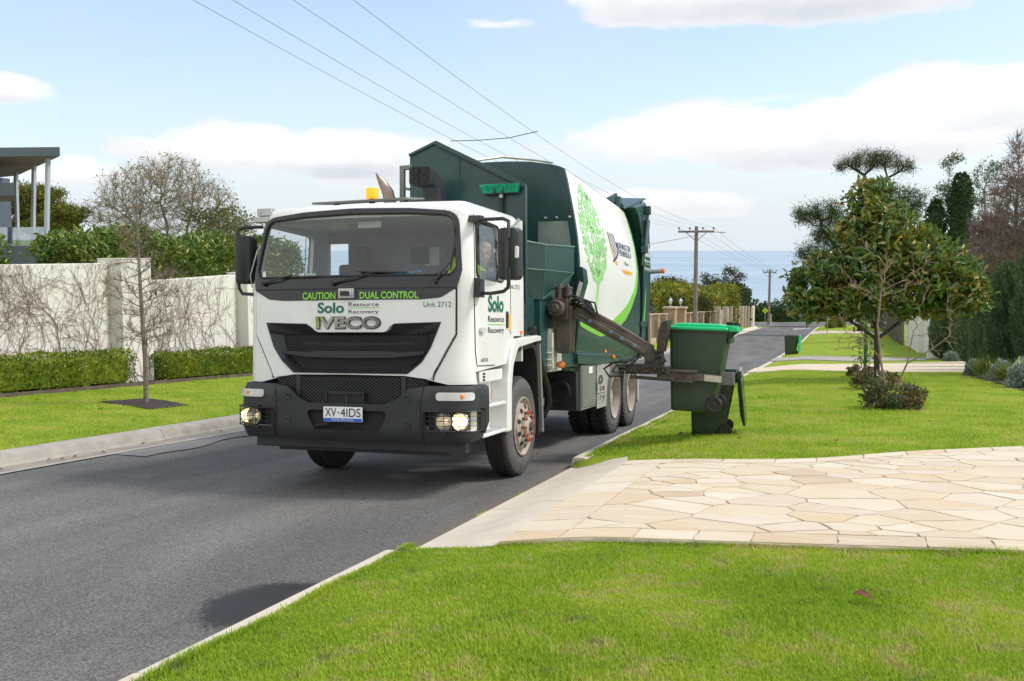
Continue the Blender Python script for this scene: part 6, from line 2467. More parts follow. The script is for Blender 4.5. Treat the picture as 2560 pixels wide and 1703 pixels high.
def hedge(name, label, cat, mat_, path, w, h, n, ll, asp, seed, zf=None, lift=0.0, jit=.06, group=None, core=True, bump_=.06, round_=.25, stems=None, loc=None):
    """clipped hedge along a path of (x, y): leaves over a rounded box, an inner mass of the same foliage"""
    rg = np.random.default_rng(seed)
    zf = zf or terr
    t_ = thing(name, label, cat, (path[0][0], path[0][1], zf(*path[0])) if loc is None else loc, group=group)
    o = np.array(t_.location)
    P = np.array(path, float)
    seg = np.linalg.norm(np.diff(P, axis=0), axis=1); cum = np.concatenate([[0], np.cumsum(seg)]); tot = cum[-1]
    s = rg.uniform(-w * .5, tot + w * .5, n)
    sc_ = np.clip(s, 0, tot)
    px = np.interp(sc_, cum, P[:, 0]); py = np.interp(sc_, cum, P[:, 1])
    i = np.clip(np.searchsorted(cum, sc_, 'right') - 1, 0, len(seg) - 1)
    dx = (P[i + 1] - P[i]) / seg[i][:, None]
    nx, ny = -dx[:, 1], dx[:, 0]
    # perimeter of the cross-section: up one side, over, down the other
    H = h if np.isscalar(h) else np.interp(sc_, np.linspace(0, tot, len(h)), h)
    q = rg.uniform(0, 1, n) * (2 * H + w)
    side = np.where(q < H, -1, np.where(q < H + w, 0, 1))
    a = np.where(side == -1, -w / 2, np.where(side == 1, w / 2, q - H - w / 2))
    z = np.where(side == -1, q, np.where(side == 1, 2 * H + w - q, H))
    ed = np.abs(s - sc_)                       # rounded ends
    a = a * (1 - (ed / (w * .5)) ** 2 * .75)
    z = z - round_ * w * np.clip(np.abs(a) / (w / 2) - .6, 0, 1) * (z > H * .8) - .3 * ed * (z > H * .7)
    lump = np.sin(s * 5.1 + 1.3) * .5 + np.sin(s * 2.3 + z * 4) * .5 + np.sin(s * 11 + z * 9) * .35
    depth = rg.exponential(jit, n) - bump_ * lump * .6 - (rg.random(n) < .06) * rg.uniform(0, jit * 1.6, n)
    nrm = np.stack([nx * np.sign(a) * (side != 0), ny * np.sign(a) * (side != 0), (side == 0) * 1.0], 1)
    nrm[:, :2] += dx * (np.sign(s - sc_) * (ed > 0))[:, None]
    pos = np.stack([px + nx * a + dx[:, 0] * (s - sc_), py + ny * a + dx[:, 1] * (s - sc_), np.array([zf(u, v) for u, v in zip(px, py)]) + lift + z], 1)
    pos = pos - nrm * depth[:, None]
    D = rand_dir(n, rg, .25) + nrm * .8
    L = ll * rg.uniform(.6, 1.3, n)
    v, f = (leaf_ovals if ll > .1 and ll < .2 else leaf_quads)(pos - o, D, L, L * asp, rg, .12)
    mats_ = [mat_]
    fast_mesh('foliage', v, f, mat_, t_)
    if core:
        m = MB()
        k = max(2, int(tot / .5))
        rings = []
        for j in range(k + 1):
            u = tot * j / k
            x_, y_ = np.interp(u, cum, P[:, 0]), np.interp(u, cum, P[:, 1])
            ii = min(max(int(np.searchsorted(cum, u, 'right')) - 1, 0), len(seg) - 1)
            d_ = (P[ii + 1] - P[ii]) / seg[ii]
            hh = h if np.isscalar(h) else float(np.interp(u, np.linspace(0, tot, len(h)), h))
            zb = zf(x_, y_) + lift
            ww = w * .5 - jit - .04
            rings.append([(x_ - d_[1] * q_[0] - o[0], y_ + d_[0] * q_[0] - o[1], zb + q_[1] - o[2]) for q_ in rpoly([(-ww, .06), (ww, .06), (ww, hh - jit - .05, .12), (-ww, hh - jit - .05, .12)], 3)])
        m.loft(rings)
        m.build('inner_foliage', mat_, t_, smooth=0)
    if stems:
        m = MB()
        r2 = random.Random(seed)
        u = 0.1
        while u < tot:
            x_, y_ = np.interp(u, cum, P[:, 0]) - o[0], np.interp(u, cum, P[:, 1]) - o[1]
            z_ = zf(x_ + o[0], y_ + o[1]) - o[2]
            m.tube([(x_, y_, z_ - .05), (x_ + r2.uniform(-.05, .05), y_ + r2.uniform(-.08, .08), z_ + lift + .35)], [.022, .014], 6)
            u += r2.uniform(.25, .5)
        m.build('stems', stems, t_)
    return t_


M_bark = bark('grey bark', (0.17, 0.145, 0.12))
M_barkd = bark('dark bark', (0.055, 0.045, 0.036))
M_twig = bark('brown twigs', (0.23, 0.155, 0.12))
M_twig2 = bark('grey twigs', (0.20, 0.17, 0.145))
M_mulch = mat('dark mulch', (0.035, 0.024, 0.018), .95, var=.6, vscale=40, bump=1.0, bscale=60)

# ================================================================== left side: wall, creeper, hedges, street tree
M_wall = mat('white render', (0.66, 0.635, 0.585), .9, var=.04, vscale=1.5, bump=.12, bscale=40, dirt=.22, dcol=(.52, .48, .42), dscale=.7)
WX = -16.4
wl = thing('boundary_wall', 'white rendered boundary wall with stepped top and bare creeper, left of the road', 'wall', (WX, 15, terr(WX, 15)))
oz = wl.location.z


def wall_panel(y0, y1, z0, z1, nm='wall_panel', x0=WX, x1=WX - .3):
    m = MB()
    m.add([(x - WX, y - 15, z - oz) for x in (x0, x1) for y, z in ((y0, -3.2), (y1, -3.2), (y1, z1), (y0, z0))], [(0, 1, 2, 3), (7, 6, 5, 4), (0, 3, 7, 4), (3, 2, 6, 7), (2, 1, 5, 6)])
    return m.build(nm, M_wall, wl, smooth=0, bevel=.012)


wall_panel(4, 19.2, 1.30, 1.25)
wall_panel(20.25, 24.35, .79, .86)
wall_panel(25.3, 40, .60, .70)
for y0, y1, z in ((19.2, 20.25, 1.335), (24.35, 25.3, .90)):
    m = MB()
    m.box((0.36, y0 - 15, -3.2 - oz), (-.32, y1 - 15, z - oz))
    m.build('pillar', M_wall, wl, bevel=.012)
    m = MB(); m.box((.37, y0 - 15 - .005, z - oz), (-.33, y1 - 15 + .005, z - oz + .03)); m.build('coping', M_wall, wl, bevel=.006)
bedm = MB()
bedm.add([(-15.38, y, terr(-15.38, y) + .02) for y in range(4, 42)] + [(-16.4, y, terr(-16.4, y) + .05) for y in range(4, 42)], [(i, i + 1, i + 39, i + 38) for i in range(37)])
bedm.build('garden_bed', M_mulch, smooth=40, kind='structure')
bedm = MB()
for y in range(4, 41):
    bedm.bar((-15.36, y, terr(-15.36, y) + .03), (-15.36, y + 1.0, terr(-15.36, y + 1.0) + .03), .025, .10)
bedm.build('edging', mat('timber edging', (.10, .075, .055), .9, var=.3), kind='structure')


def creeper(label, y0, y1, ztop, n, seed, xw):
    """leafless climbing stems that fork up and along the wall face"""
    r = random.Random(seed)
    N, par, rad = [], [], []

    def shoot(y, z, ang, L, r0, depth, parent):
        k = int(L / .07)
        for i in range(k):
            ang += r.gauss(0, .24)
            ang += (.5 * PI - ang) * .03
            y += .07 * math.cos(ang); z += .07 * math.sin(ang)
            if z > ztop(y) + .02 or z < terr(WX, y) - .05 or not y0 < y < y1:
                return
            N.append((xw + .006 + abs(r.gauss(0, .012)), y, z)); par.append(parent); rad.append(max(.0026, r0 * (1 - .7 * i / k)))
            parent = len(N) - 1
            if depth < 3 and r.random() < (.17 if depth < 2 else .10):
                shoot(y, z, ang + r.choice((-1, 1)) * r.uniform(.4, 1.1), L * r.uniform(.3, .7), rad[-1] * .72, depth + 1, parent)
    for i in range(n):
        y = y0 + (y1 - y0) * (i + r.random()) / n
        z = terr(WX, y) + .05
        N.append((xw + .01, y, z)); par.append(-1); rad.append(.012)
        shoot(y, z, .5 * PI + r.uniform(-.8, .8), r.uniform(2.0, 4.2), .0085, 0, len(N) - 1)
    v, f = limb_mesh(np.array(N), np.array(par), np.array(rad), 4)
    fast_mesh('creeper_vine', v, f, M_twig, smooth=True, label=label, cat='creeper', group='bare creepers on the white wall')


creeper('bare creeper on the taller wall section left of the wall pillar', 10, 19.2, lambda y: 1.26, 30, 5, WX)
creeper('bare creeper climbing the first wall pillar', 19.25, 20.2, lambda y: 1.34, 5, 6, WX + .36)
creeper('bare creeper on the lower wall section right of the sapling', 20.25, 24.4, lambda y: .84, 16, 7, WX)
creeper('bare creeper on the wall pillar beside the truck mirror', 24.4, 25.3, lambda y: .9, 5, 8, WX + .36)
# fringe of creeper along the wall top
M_box = leaf_mat('box hedge leaf', [(0.03, 0.075, 0.006), (0.08, 0.145, 0.008), (0.18, 0.225, 0.012), (0.33, 0.32, 0.02)], trans=.2)
M_photinia = leaf_mat('glossy laurel leaf', [(0.03, 0.08, 0.014), (0.065, 0.14, 0.02), (0.12, 0.195, 0.03), (0.21, 0.25, 0.045), (0.32, 0.24, 0.08)], rough=.3, trans=.2, spec=.5)
hedge('box_hedge', 'low clipped yellow-green hedge left of the bare street sapling', 'hedge', M_box, [(-15.95, 9.0), (-15.95, 12.0), (-15.92, 15.0), (-15.92, 18.9)], .62, [.74, .74, .72, .74, .78], 16000, .065, .5, 21, lift=.04, group='low hedges along the white wall', stems=M_barkd, jit=.05)
hedge('box_hedge', 'low clipped yellow-green hedge between the street sapling and the truck', 'hedge', M_box, [(-15.9, 20.35), (-15.85, 22.5), (-15.8, 26.5)], .62, [.66, .70, .76], 12000, .065, .5, 22, lift=.04, group='low hedges along the white wall', stems=M_barkd, jit=.05)
zr = lambda a, b_: -.2
hedge('tall_hedge', 'tall glossy hedge behind the white wall, leftmost, before the house columns', 'hedge', M_photinia, [(-17.7, 11.0), (-17.7, 14.5), (-17.7, 16.5)], 1.3, [2.45, 2.35, 2.05], 9000, .15, .45, 31, zf=zr, group='tall hedges behind the white wall', jit=.16, bump_=.2)
hedge('tall_hedge', 'tall glossy hedge behind the white wall, between house columns and sapling', 'hedge', M_photinia, [(-17.8, 19.3), (-17.8, 20.2), (-17.8, 21.9)], 1.3, [2.02, 2.22, 2.25], 8500, .15, .45, 32, zf=zr, group='tall hedges behind the white wall', jit=.16, bump_=.2)
hedge('tall_hedge', 'tall glossy hedge behind the white wall, between sapling and truck cab', 'hedge', M_photinia, [(-17.8, 22.5), (-17.8, 25), (-17.8, 29)], 1.3, [2.0, 2.14, 2.0], 13000, .15, .45, 33, zf=zr, group='tall hedges behind the white wall', jit=.16, bump_=.2)

# square of mulch round the sapling
mp_ = [(-12.71, 14.5), (-12.48, 15.53), (-10.77, 14.51), (-10.88, 13.6)]
mp_ = [mp_[0], mp_[3], mp_[2], mp_[1]]
m = MB()
panel('x', mp_, lambda u, v, o: (u, v, terr(u, v) + .014 + .008 * math.sin(u * 9) * math.sin(v * 8) + o), None, off=0, thick=.08, step=.12, mb=m)
m.build('mulch_bed', M_mulch, smooth=40, kind='structure')
fx, fy = -11.74, 14.57
rts = [[(0, 0, -.05), (.02, 0, .8), (-.05, .03, 1.7), (-.09, .05, 2.6), (-.13, .1, 3.4), (-.16, .12, 3.95)]]
woody('street_tree', 'bare young street tree in a square of dark mulch on the left verge', 'tree', (fx, fy, terr(fx, fy)), rts,
      [((-.05, .05, 1.35), (.62, .62, .45), 1.0), ((-.08, .05, 2.1), (.75, .75, .6), 1.6), ((-.11, .08, 2.9), (.45, .45, .6), .8), ((-.15, .1, 3.6), (.2, .2, .4), .3)], 620, .075, 41, .0034, bark('sapling bark', (.21, .18, .15)), twig=dict(n=3, len=.26, r=.0030, thin=2.3, spread=.5, up=.5, mat=M_twig), k=6, kill=1.6, up=.35, wob=.12, rmax=.055, expo=2.0)

# ================================================================== house on the left
M_fascia = mat('slate blue fascia', (0.085, 0.105, 0.135), .45, var=.05)
M_soffit = mat('timber soffit', (0.17, 0.125, 0.11), .8, var=.2, vscale=6)
M_col = mat('pale steel column', (0.38, 0.41, 0.45), .4, var=.05)
M_hglass = glass_mat('balustrade glass', (.55, .62, .65), .15)
strip('added_grey_ground', -58, -18.6, 22, 56, mat('added grey ground', (.24, .225, .21), .85, var=.12, vscale=2), .06, zf=terr, nx=4)  # unseen grey ground, added to keep green lawn bounce off the soffit
hs_ = thing('modern_house', 'modern house with flat blue-grey roof on slanting pale columns behind left hedge', 'house', (-34, 34, terr(-34, 34)))
hz = terr(-34, 34)


def hl(p):
    return (p[0] + 34, p[1] - 34, p[2] - hz)


m = MB()
rf = [(-31.25, 33.95), (-48, 30.0), (-52, 46), (-41.5, 42.0)]
m.add([hl((a, b_, 5.83)) for a, b_ in rf] + [hl((a, b_, 5.46)) for a, b_ in rf], [(0, 1, 2, 3), (0, 4, 5, 1), (1, 5, 6, 2), (2, 6, 7, 3), (3, 7, 4, 0)])
ro = m.build('roof', M_fascia, hs_, smooth=0)
m = MB(); m.add([hl((a, b_, 5.455)) for a, b_ in rf], [(3, 2, 1, 0)]); m.build('soffit', M_soffit, ro, smooth=0)
for a, b_ in (((-32.30, 34.4, 5.46), (-32.75, 34.5, .6)), ((-35.75, 37.2, 5.46), (-36.2, 37.3, .6)), ((-39.9, 40.3, 5.46), (-40.1, 40.4, .6)), ((-38.4, 34, 5.46), (-38.8, 34, .6))):
    m = MB(); m.bar(hl(a), hl(b_), .16, .16, up=(0, 1, 0)); m.build('column', M_col, hs_, bevel=.01)
m = MB()
lp_ = [(-33.77, 34.0), (-37.5, 37.6), (-48, 37.6), (-48, 31.0)]
m.add([hl((a, b_, z_)) for z_ in (3.86, 4.40) for a, b_ in lp_], [(3, 2, 1, 0), (4, 5, 6, 7), (0, 1, 5, 4), (1, 2, 6, 5), (2, 3, 7, 6), (3, 0, 4, 7)])
lr = m.build('lower_roof', M_fascia, hs_, bevel=.01)
m = MB(); m.add([hl((a, b_, 3.852)) for a, b_ in lp_], [(3, 2, 1, 0)]); m.build('lower_soffit', M_soffit, lr)
m = MB(); m.bar(hl((-34.55, 33.6, 3.85)), hl((-34.5, 33.7, .6)), .12, .12); m.build('column', M_fascia, hs_)
m = MB(); m.box(hl((-46, 36.2, .2)), hl((-34.1, 36.45, 1.75))); m.build('balcony_wall', M_fascia, hs_)
m = MB(); m.box(hl((-52, 37.0, 1.9)), hl((-43.0, 43, 5.4))); hw = m.build('upper_wall', M_fascia, hs_)
m = MB(); m.box(hl((-50, 36.96, 2.1)), hl((-43.4, 37.0, 3.8))); m.build('window', M_hglass, hw)
m = MB(); m.box(hl((-46, 36.25, 1.75)), hl((-34.2, 36.27, 2.60))); m.build('balustrade', M_hglass, hs_)

# ================================================================== trees beyond the left wall
M_gold = leaf_mat('golden cypress spray', [(0.03, 0.06, 0.012), (0.07, 0.10, 0.014), (0.18, 0.17, 0.018), (0.40, 0.32, 0.03)], rough=.7, trans=.15)
M_olive = leaf_mat('young olive leaf', [(0.12, 0.13, 0.03), (0.20, 0.19, 0.04), (0.26, 0.22, 0.06), (0.28, 0.18, 0.08)], trans=.25)
tz = 0.2
woody('golden_cypress', 'spreading yellow-tipped cypress behind the house columns at far left', 'tree', (-57.5, 60, tz),
      [[(0, 0, -2), (.2, 0, 1.2), (0, 0, 3.5), (-.5, 0, 5)], [(.2, 0, 1.2), (1.6, 0, 3.0)], [(.2, 0, 1.2), (-1.2, .3, 3.2)]],
      [((-2.0, 0, 4.6), (2.0, 2, .55), 1), ((-.6, 0, 5.7), (1.9, 2, .5), 1), ((.9, 0, 5.4), (1.4, 1.6, .45), .7), ((2.6, 0, 4.2), (2.0, 1.8, .5), 1), ((1.2, 0, 3.3), (2.6, 1.8, .45), 1), ((-2.2, 0, 3.2), (1.8, 1.8, .5), .8), ((0, .2, 4.4), (2.0, 1.8, .5), .8), ((2.3, -.3, 2.9), (1.3, 1.3, .4), .6)],
      800, .24, 51, .018, M_barkd, leaf=dict(n=44, scatter=.20, len=.24, asp=.30, mat=M_gold, up=.5), kill=1.4)
woody('bare_tree', 'broad half-bare tree with fine grey twigs behind the wall beside the truck cab', 'tree', (-46.5, 62, 0),
      [[(0, 0, -2), (-1.3, 0, 1.6), (-1.0, 0, 3.2), (-1.6, 0, 5)], [(-1.3, 0, 1.6), (-3.2, 0, 3.2), (-5, 0, 4.2)], [(0, 0, -2), (.4, 0, 2.2), (1.0, 0, 4.2)], [(.4, 0, 2.2), (2.4, .3, 3.4)]],
      [((-3.2, 0, 5.6), (3.4, 2.6, 2.2), 3), ((-5.6, 0, 4.2), (2.9, 2.2, 1.4), 1.6), ((-.6, 0, 6.0), (3.0, 2.6, 2.5), 3), ((2.2, 0, 4.8), (2.4, 2.2, 1.9), 2), ((3.9, 0, 3.0), (1.9, 1.8, 1.3), 1.2), ((0, 0, 3.5), (3.5, 2, 1.2), 1.2)],
      3200, .24, 52, .010, M_bark, twig=dict(n=4, len=.85, r=.0085, thin=2.4, spread=.45, up=.45, mat=bark('olive twigs', (.27, .225, .165))), k=5, kill=1.3, wob=.2,
      leaf=[dict(n=3, scatter=.12, len=.22, asp=.38, mat=M_olive, frac=.32, name='sparse_leaves'), dict(n=5, scatter=.2, len=.24, asp=.4, mat=leaf_mat('dull green leaf', [(.06, .085, .02), (.11, .125, .03), (.17, .15, .05)]), frac=.5, sel=lambda p: (p[:, 0] > 1.6) & (p[:, 2] < 4.6), name='leafy_side')])

# ================================================================== right side: magnolia, crepe myrtle, shrubs
M_magn = leaf_mat('magnolia leaf', [(0.035, 0.10, 0.024), (0.06, 0.15, 0.034), (0.09, 0.175, 0.04), (0.17, 0.21, 0.045), (0.34, 0.26, 0.05), (0.46, 0.30, 0.065)], rough=.22, trans=.22, spec=.6)
mx, my = .72, 25.6
mzz = terr(mx, my)
woody('magnolia_tree', 'broad evergreen magnolia with bronze and green leaves on the right lawn', 'tree', (mx, my, mzz),
      [[(0, 0, -.1), (-.03, 0, 1.0), (-.1, 0, 2.2), (-.2, 0, 3.6), (-.25, 0, 4.6)], [(-.03, 0, 1.0), (.8, .1, 1.7), (1.7, 0, 2.2)], [(-.03, 0, 1.0), (-.9, -.1, 1.6), (-1.7, 0, 2.1)]],
      [((-.25, 0, 4.25), (.62, .62, .66), .9), ((-.1, 0, 3.5), (1.05, 1.0, .75), 2.0), ((.55, 0, 3.0), (1.35, 1.2, .7), 2.2), ((1.25, 0, 2.5), (1.1, 1.1, .65), 1.6), ((-.55, 0, 2.75), (1.2, 1.2, .65), 1.6), ((-1.35, 0, 2.25), (.9, 1.0, .6), 1.4), ((.3, 0, 2.2), (1.8, 1.4, .55), 1.8), ((1.75, 0, 2.05), (.65, .8, .5), .8), ((-1.55, 0, 1.75), (.6, .7, .35), .6), ((-.9, 0, 1.85), (.9, .9, .4), .7), ((1.0, 0, 1.75), (.9, .9, .3), .5)],
      1900, .13, 61, .006, M_barkd, leaf=dict(n=10, scatter=.07, len=.20, asp=.40, mat=M_magn, up=.6, bend=.10, oval=True), kill=1.3, k=6, rmax=.17)
M_crepe = bark('crepe myrtle bark', (.24, .165, .125))
cx_, cy_ = .72, 16.95
woody('crepe_myrtle', 'bare multi-stemmed crepe myrtle in front of the magnolia, growing from a pink-tipped shrub', 'tree', (cx_, cy_, terr(cx_, cy_)),
      [[(-.03, 0, -.05), (-.2, 0, .8), (-.26, 0, 1.35), (-.22, .0, 1.9)], [(.03, .05, 0), (.05, 0, .35), (.2, 0, .75), (.26, -.1, 1.2)], [(.2, 0, .75), (.55, 0, .98), (.8, 0, 1.2)], [(-.2, 0, .8), (-.5, .1, 1.2)]],
      [((-.45, 0, 2.1), (.75, .6, .6), 1.2), ((.2, 0, 2.3), (.6, .6, .5), 1.0), ((.75, 0, 1.6), (.55, .5, .5), .8), ((-.75, 0, 1.2), (.4, .5, .6), .7), ((.6, 0, 1.05), (.5, .4, .3), .5)], 110, .085, 63, .0045, M_crepe,
      twig=dict(n=1, len=.3, r=.0036, thin=1.8, spread=.6, up=.0, mat=M_crepe), k=6, kill=2.6, wob=.32, rmax=.045, expo=1.9)
M_rhaph = leaf_mat('pink-tipped shrub leaf', [(.025, .05, .018), (.05, .085, .028), (.10, .11, .05), (.30, .21, .12), (.50, .29, .20)], rough=.4, trans=.12)


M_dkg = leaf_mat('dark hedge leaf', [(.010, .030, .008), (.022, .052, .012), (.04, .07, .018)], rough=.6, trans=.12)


def mound(name, label, cat, m_, x, y, rx, ry, h, n, ll, asp, seed, group=None, up=.4, core=True, power=.5, zf=None):
    rg = np.random.default_rng(seed)
    t_ = thing(name, label, cat, (x, y, (zf or terr)(x, y)), group=group)
    d = rg.normal(size=(n, 3)); d[:, 2] = np.abs(d[:, 2]); d /= np.linalg.norm(d, axis=1)[:, None]
    lump = 1 + .12 * np.sin(d[:, 0] * 7 + seed) * np.sin(d[:, 1] * 6) + .10 * np.sin(d[:, 2] * 9 + d[:, 0] * 5)
    sq = np.abs(d) ** power * np.sign(d)
    p = sq * np.array([rx, ry, h]) * (lump * (1 - rg.exponential(.10, n)))[:, None]
    D = d * .9 + rand_dir(n, rg, up) * .8
    L = ll * rg.uniform(.6, 1.3, n)
    v, f = leaf_quads(p, D, L, L * asp, rg, .12)
    fast_mesh('foliage', v, f, m_, t_)
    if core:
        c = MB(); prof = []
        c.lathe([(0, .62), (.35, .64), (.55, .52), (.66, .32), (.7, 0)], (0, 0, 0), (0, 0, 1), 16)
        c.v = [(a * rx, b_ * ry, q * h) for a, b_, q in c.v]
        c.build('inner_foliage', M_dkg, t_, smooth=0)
    return t_


gs = 'low pink-tipped shrubs on the right lawn'
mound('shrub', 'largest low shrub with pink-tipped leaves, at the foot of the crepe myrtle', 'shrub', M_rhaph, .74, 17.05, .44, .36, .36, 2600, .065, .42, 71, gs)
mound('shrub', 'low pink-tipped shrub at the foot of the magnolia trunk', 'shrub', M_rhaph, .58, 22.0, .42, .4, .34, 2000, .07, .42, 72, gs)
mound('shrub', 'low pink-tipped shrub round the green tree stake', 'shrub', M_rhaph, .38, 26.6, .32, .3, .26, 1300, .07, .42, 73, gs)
st = thing('staked_sapling', 'young leafy sapling tied to a green stake beside the far driveway', 'sapling', (.5, 29.3, terr(.5, 29.3)))
m = MB(); m.cyl((0, 0, -.1), (-.01, 0, 1.35), .035, n=8); m.build('stake', mat('stake green', (.0, .12, .06), .5), st)
rg = np.random.default_rng(5)
P = np.stack([rg.normal(0, .16, 260), rg.normal(0, .16, 260), rg.uniform(.25, 1.5, 260)], 1)
v, f = leaf_quads(P, rand_dir(260, rg, .1), .11, .05, rg); fast_mesh('foliage', v, f, M_magn, st)
m = MB(); m.tube([(.03, .03, 0), (.05, .04, .7), (.02, .05, 1.5)], [.014, .012, .006], 6); m.build('stem', M_barkd, st)

# columnar conifers and silver shrubs along the right garden bed
M_conif = leaf_mat('conifer spray', [(.034, .08, .044), (.07, .135, .07), (.12, .19, .098), (.18, .24, .125)], rough=.7, trans=.2, spec=.15)
M_silver = leaf_mat('silver leaf', [(.20, .26, .23), (.30, .36, .33), (.42, .47, .44)], rough=.7, trans=.12)
M_strap = leaf_mat('strap leaf', [(.05, .09, .01), (.12, .16, .02), (.2, .2, .03)], trans=.2)


def conifer(label, x, y, r, h, n, seed, lean=0):
    rg = np.random.default_rng(seed)
    t_ = thing('columnar_conifer', label, 'conifer', (x, y, terr(x, y)), group='columnar conifers along the right garden bed')
    u = rg.uniform(0, 1, n) ** .9
    a = rg.uniform(0, 2 * np.pi, n)
    prof = np.interp(u, [0, .06, .14, .35, .6, .85, .96, 1], [.35, .6, .86, 1.0, .96, .74, .46, .08])
    k = 6
    lump = 1 + .10 * np.cos(a * 5 + 3 * np.sin(u * 6 + seed)) + .08 * np.sin(a * 9 + u * 22 + seed)
    rad = r * prof * lump * (1 - rg.exponential(.07, n))
    P = np.stack([rad * np.cos(a) + lean * u, rad * np.sin(a), u * h * (.97 + .03 * np.cos(a * 3)) + .05], 1)
    D = np.stack([np.cos(a) * .45, np.sin(a) * .45, np.full(n, 1.0)], 1) + rg.normal(size=(n, 3)) * .28
    L = rg.uniform(.07, .16, n)
    v, f = leaf_quads(P, D, L, L * .28, rg, .05)
    fast_mesh('foliage', v, f, M_conif, t_)
    m = MB()
    m.lathe([(h * q, r * p * .80) for q, p in ((.03, .25), (.08, .55), (.16, .80), (.35, 1.0), (.6, .94), (.85, .72), (.95, .42), (.985, 0))], (0, 0, 0), (0, 0, 1), 20)
    for i, p in enumerate(m.v):
        m.v[i] = (p[0] + lean * p[2] / h, p[1], p[2])
    m.build('inner_foliage', M_conif, t_, smooth=60)
    m = MB(); m.cyl((0, 0, -.1), (0, 0, .4), .06, n=8); m.build('trunk', M_barkd, t_)
    return t_


conifer('largest dark conifer, cut by the right edge of the photo', 5.05, 29.6, .82, 3.75, 16000, 81)
conifer('tall dark conifer second from the right edge', 4.30, 31.8, .46, 3.05, 12000, 82)
conifer('slim dark conifer third from the right edge', 3.98, 33.9, .34, 2.65, 9000, 83)
conifer('slim dark conifer fourth from the right edge', 3.90, 36.8, .33, 2.3, 8000, 84)
conifer('short dark conifer left of the fourth, near the white wall', 4.02, 40.0, .40, 2.1, 7000, 85)
conifer('short dark conifer nearest the white wall', 3.42, 41.0, .42, 1.95, 7000, 86)
gs = 'silver shrubs under the conifers'
for i, (x, y, r, h, lb) in enumerate(((3.58, 23.4, .30, .52, 'silver-leaved shrub cut by the right edge of the photo'), (3.52, 26.0, .23, .42, 'middle silver-leaved shrub at the lawn edge under the conifers'), (3.18, 28.2, .23, .36, 'silver-leaved shrub at the left end of the conifer bed'), (3.62, 39.2, .25, .3, 'small far silver-leaved shrub between the two shortest conifers'))):
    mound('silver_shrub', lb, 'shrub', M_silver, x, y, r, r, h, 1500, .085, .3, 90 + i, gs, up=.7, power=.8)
for i, (x, y, lb) in enumerate(((3.62, 24.6, 'strap-leaved tuft beside the silver shrub at the right edge'), (3.42, 27.2, 'strap-leaved tuft between the two further silver shrubs'))):
    mound('grass_tuft', lb, 'plant', M_strap, x, y, .28, .28, .26, 500, .30, .06, 96 + i, 'strap-leaved tufts by the conifer bed', up=1.2, core=False)
m = MB()
pb = [(2.95, 28.9), (3.25, 25.6), (3.4, 22.0), (9, 22), (9, 31.5), (5.7, 33), (4.5, 39), (3.6, 42), (3.2, 41.2), (4.2, 37), (3.4, 30.3)]
panel('x', pb, lambda u, v, o: (u, v, terr(u, v) + .02 + o), None, off=0, thick=.06, step=.6, mb=m)
m.build('garden_bed', M_mulch, kind='structure')
# white wall, paling fence
rw = thing('rendered_wall', 'white rendered wall with pillars behind the magnolia trunk, right verge', 'wall', (3.2, 42, terr(3.2, 42)))
o_ = Vector(rw.location)
for y0, y1, zt, x_ in ((42.4, 48, -.95, 3.26), (48.6, 56.5, -1.35, 3.1)):
    m = MB(); m.add([Vector((x, y, z)) - o_ for x in (x_, x_ + .2) for y, z in ((y0, -5), (y1, -5), (y1, zt - .12), (y0, zt))], [(0, 1, 2, 3), (7, 6, 5, 4), (0, 3, 7, 4), (3, 2, 6, 7), (2, 1, 5, 6)]); m.build('wall_panel', M_wall, rw, smooth=0)
for y, zt in ((42.0, -.86), (48.3, -.98), (57.0, -1.12)):
    m = MB(); m.box(Vector((3.0, y - .3, -5)) - o_, Vector((3.5, y + .3, zt)) - o_); m.build('pillar', M_wall, rw, bevel=.02)
pf = thing('paling_fence', 'weathered grey timber paling fence beyond the white wall, right verge', 'fence', (2.9, 57.5, terr(2.9, 57.5)))
o_ = Vector(pf.location)
M_pal = mat('weathered palings', (.17, .145, .12), .9, var=.35, vscale=5)
m = MB(); r_ = random.Random(3)
y = 57.4
while y < 104:
    z = terr(2.9, y)
    m.box(Vector((2.88 - r_.uniform(0, .02), y, z - .1)) - o_, Vector((2.905, y + .14, z + 1.65 + r_.uniform(-.05, .05))) - o_)
    y += .155
m.build('palings', M_pal, pf, smooth=0)
for i, y in enumerate(np.arange(57.4, 104, 2.4)):
    m = MB(); z = terr(2.9, y); m.box(Vector((2.78, y, z - .1)) - o_, Vector((2.87, y + .1, z + 1.75)) - o_); m.build('post', M_pal, pf)

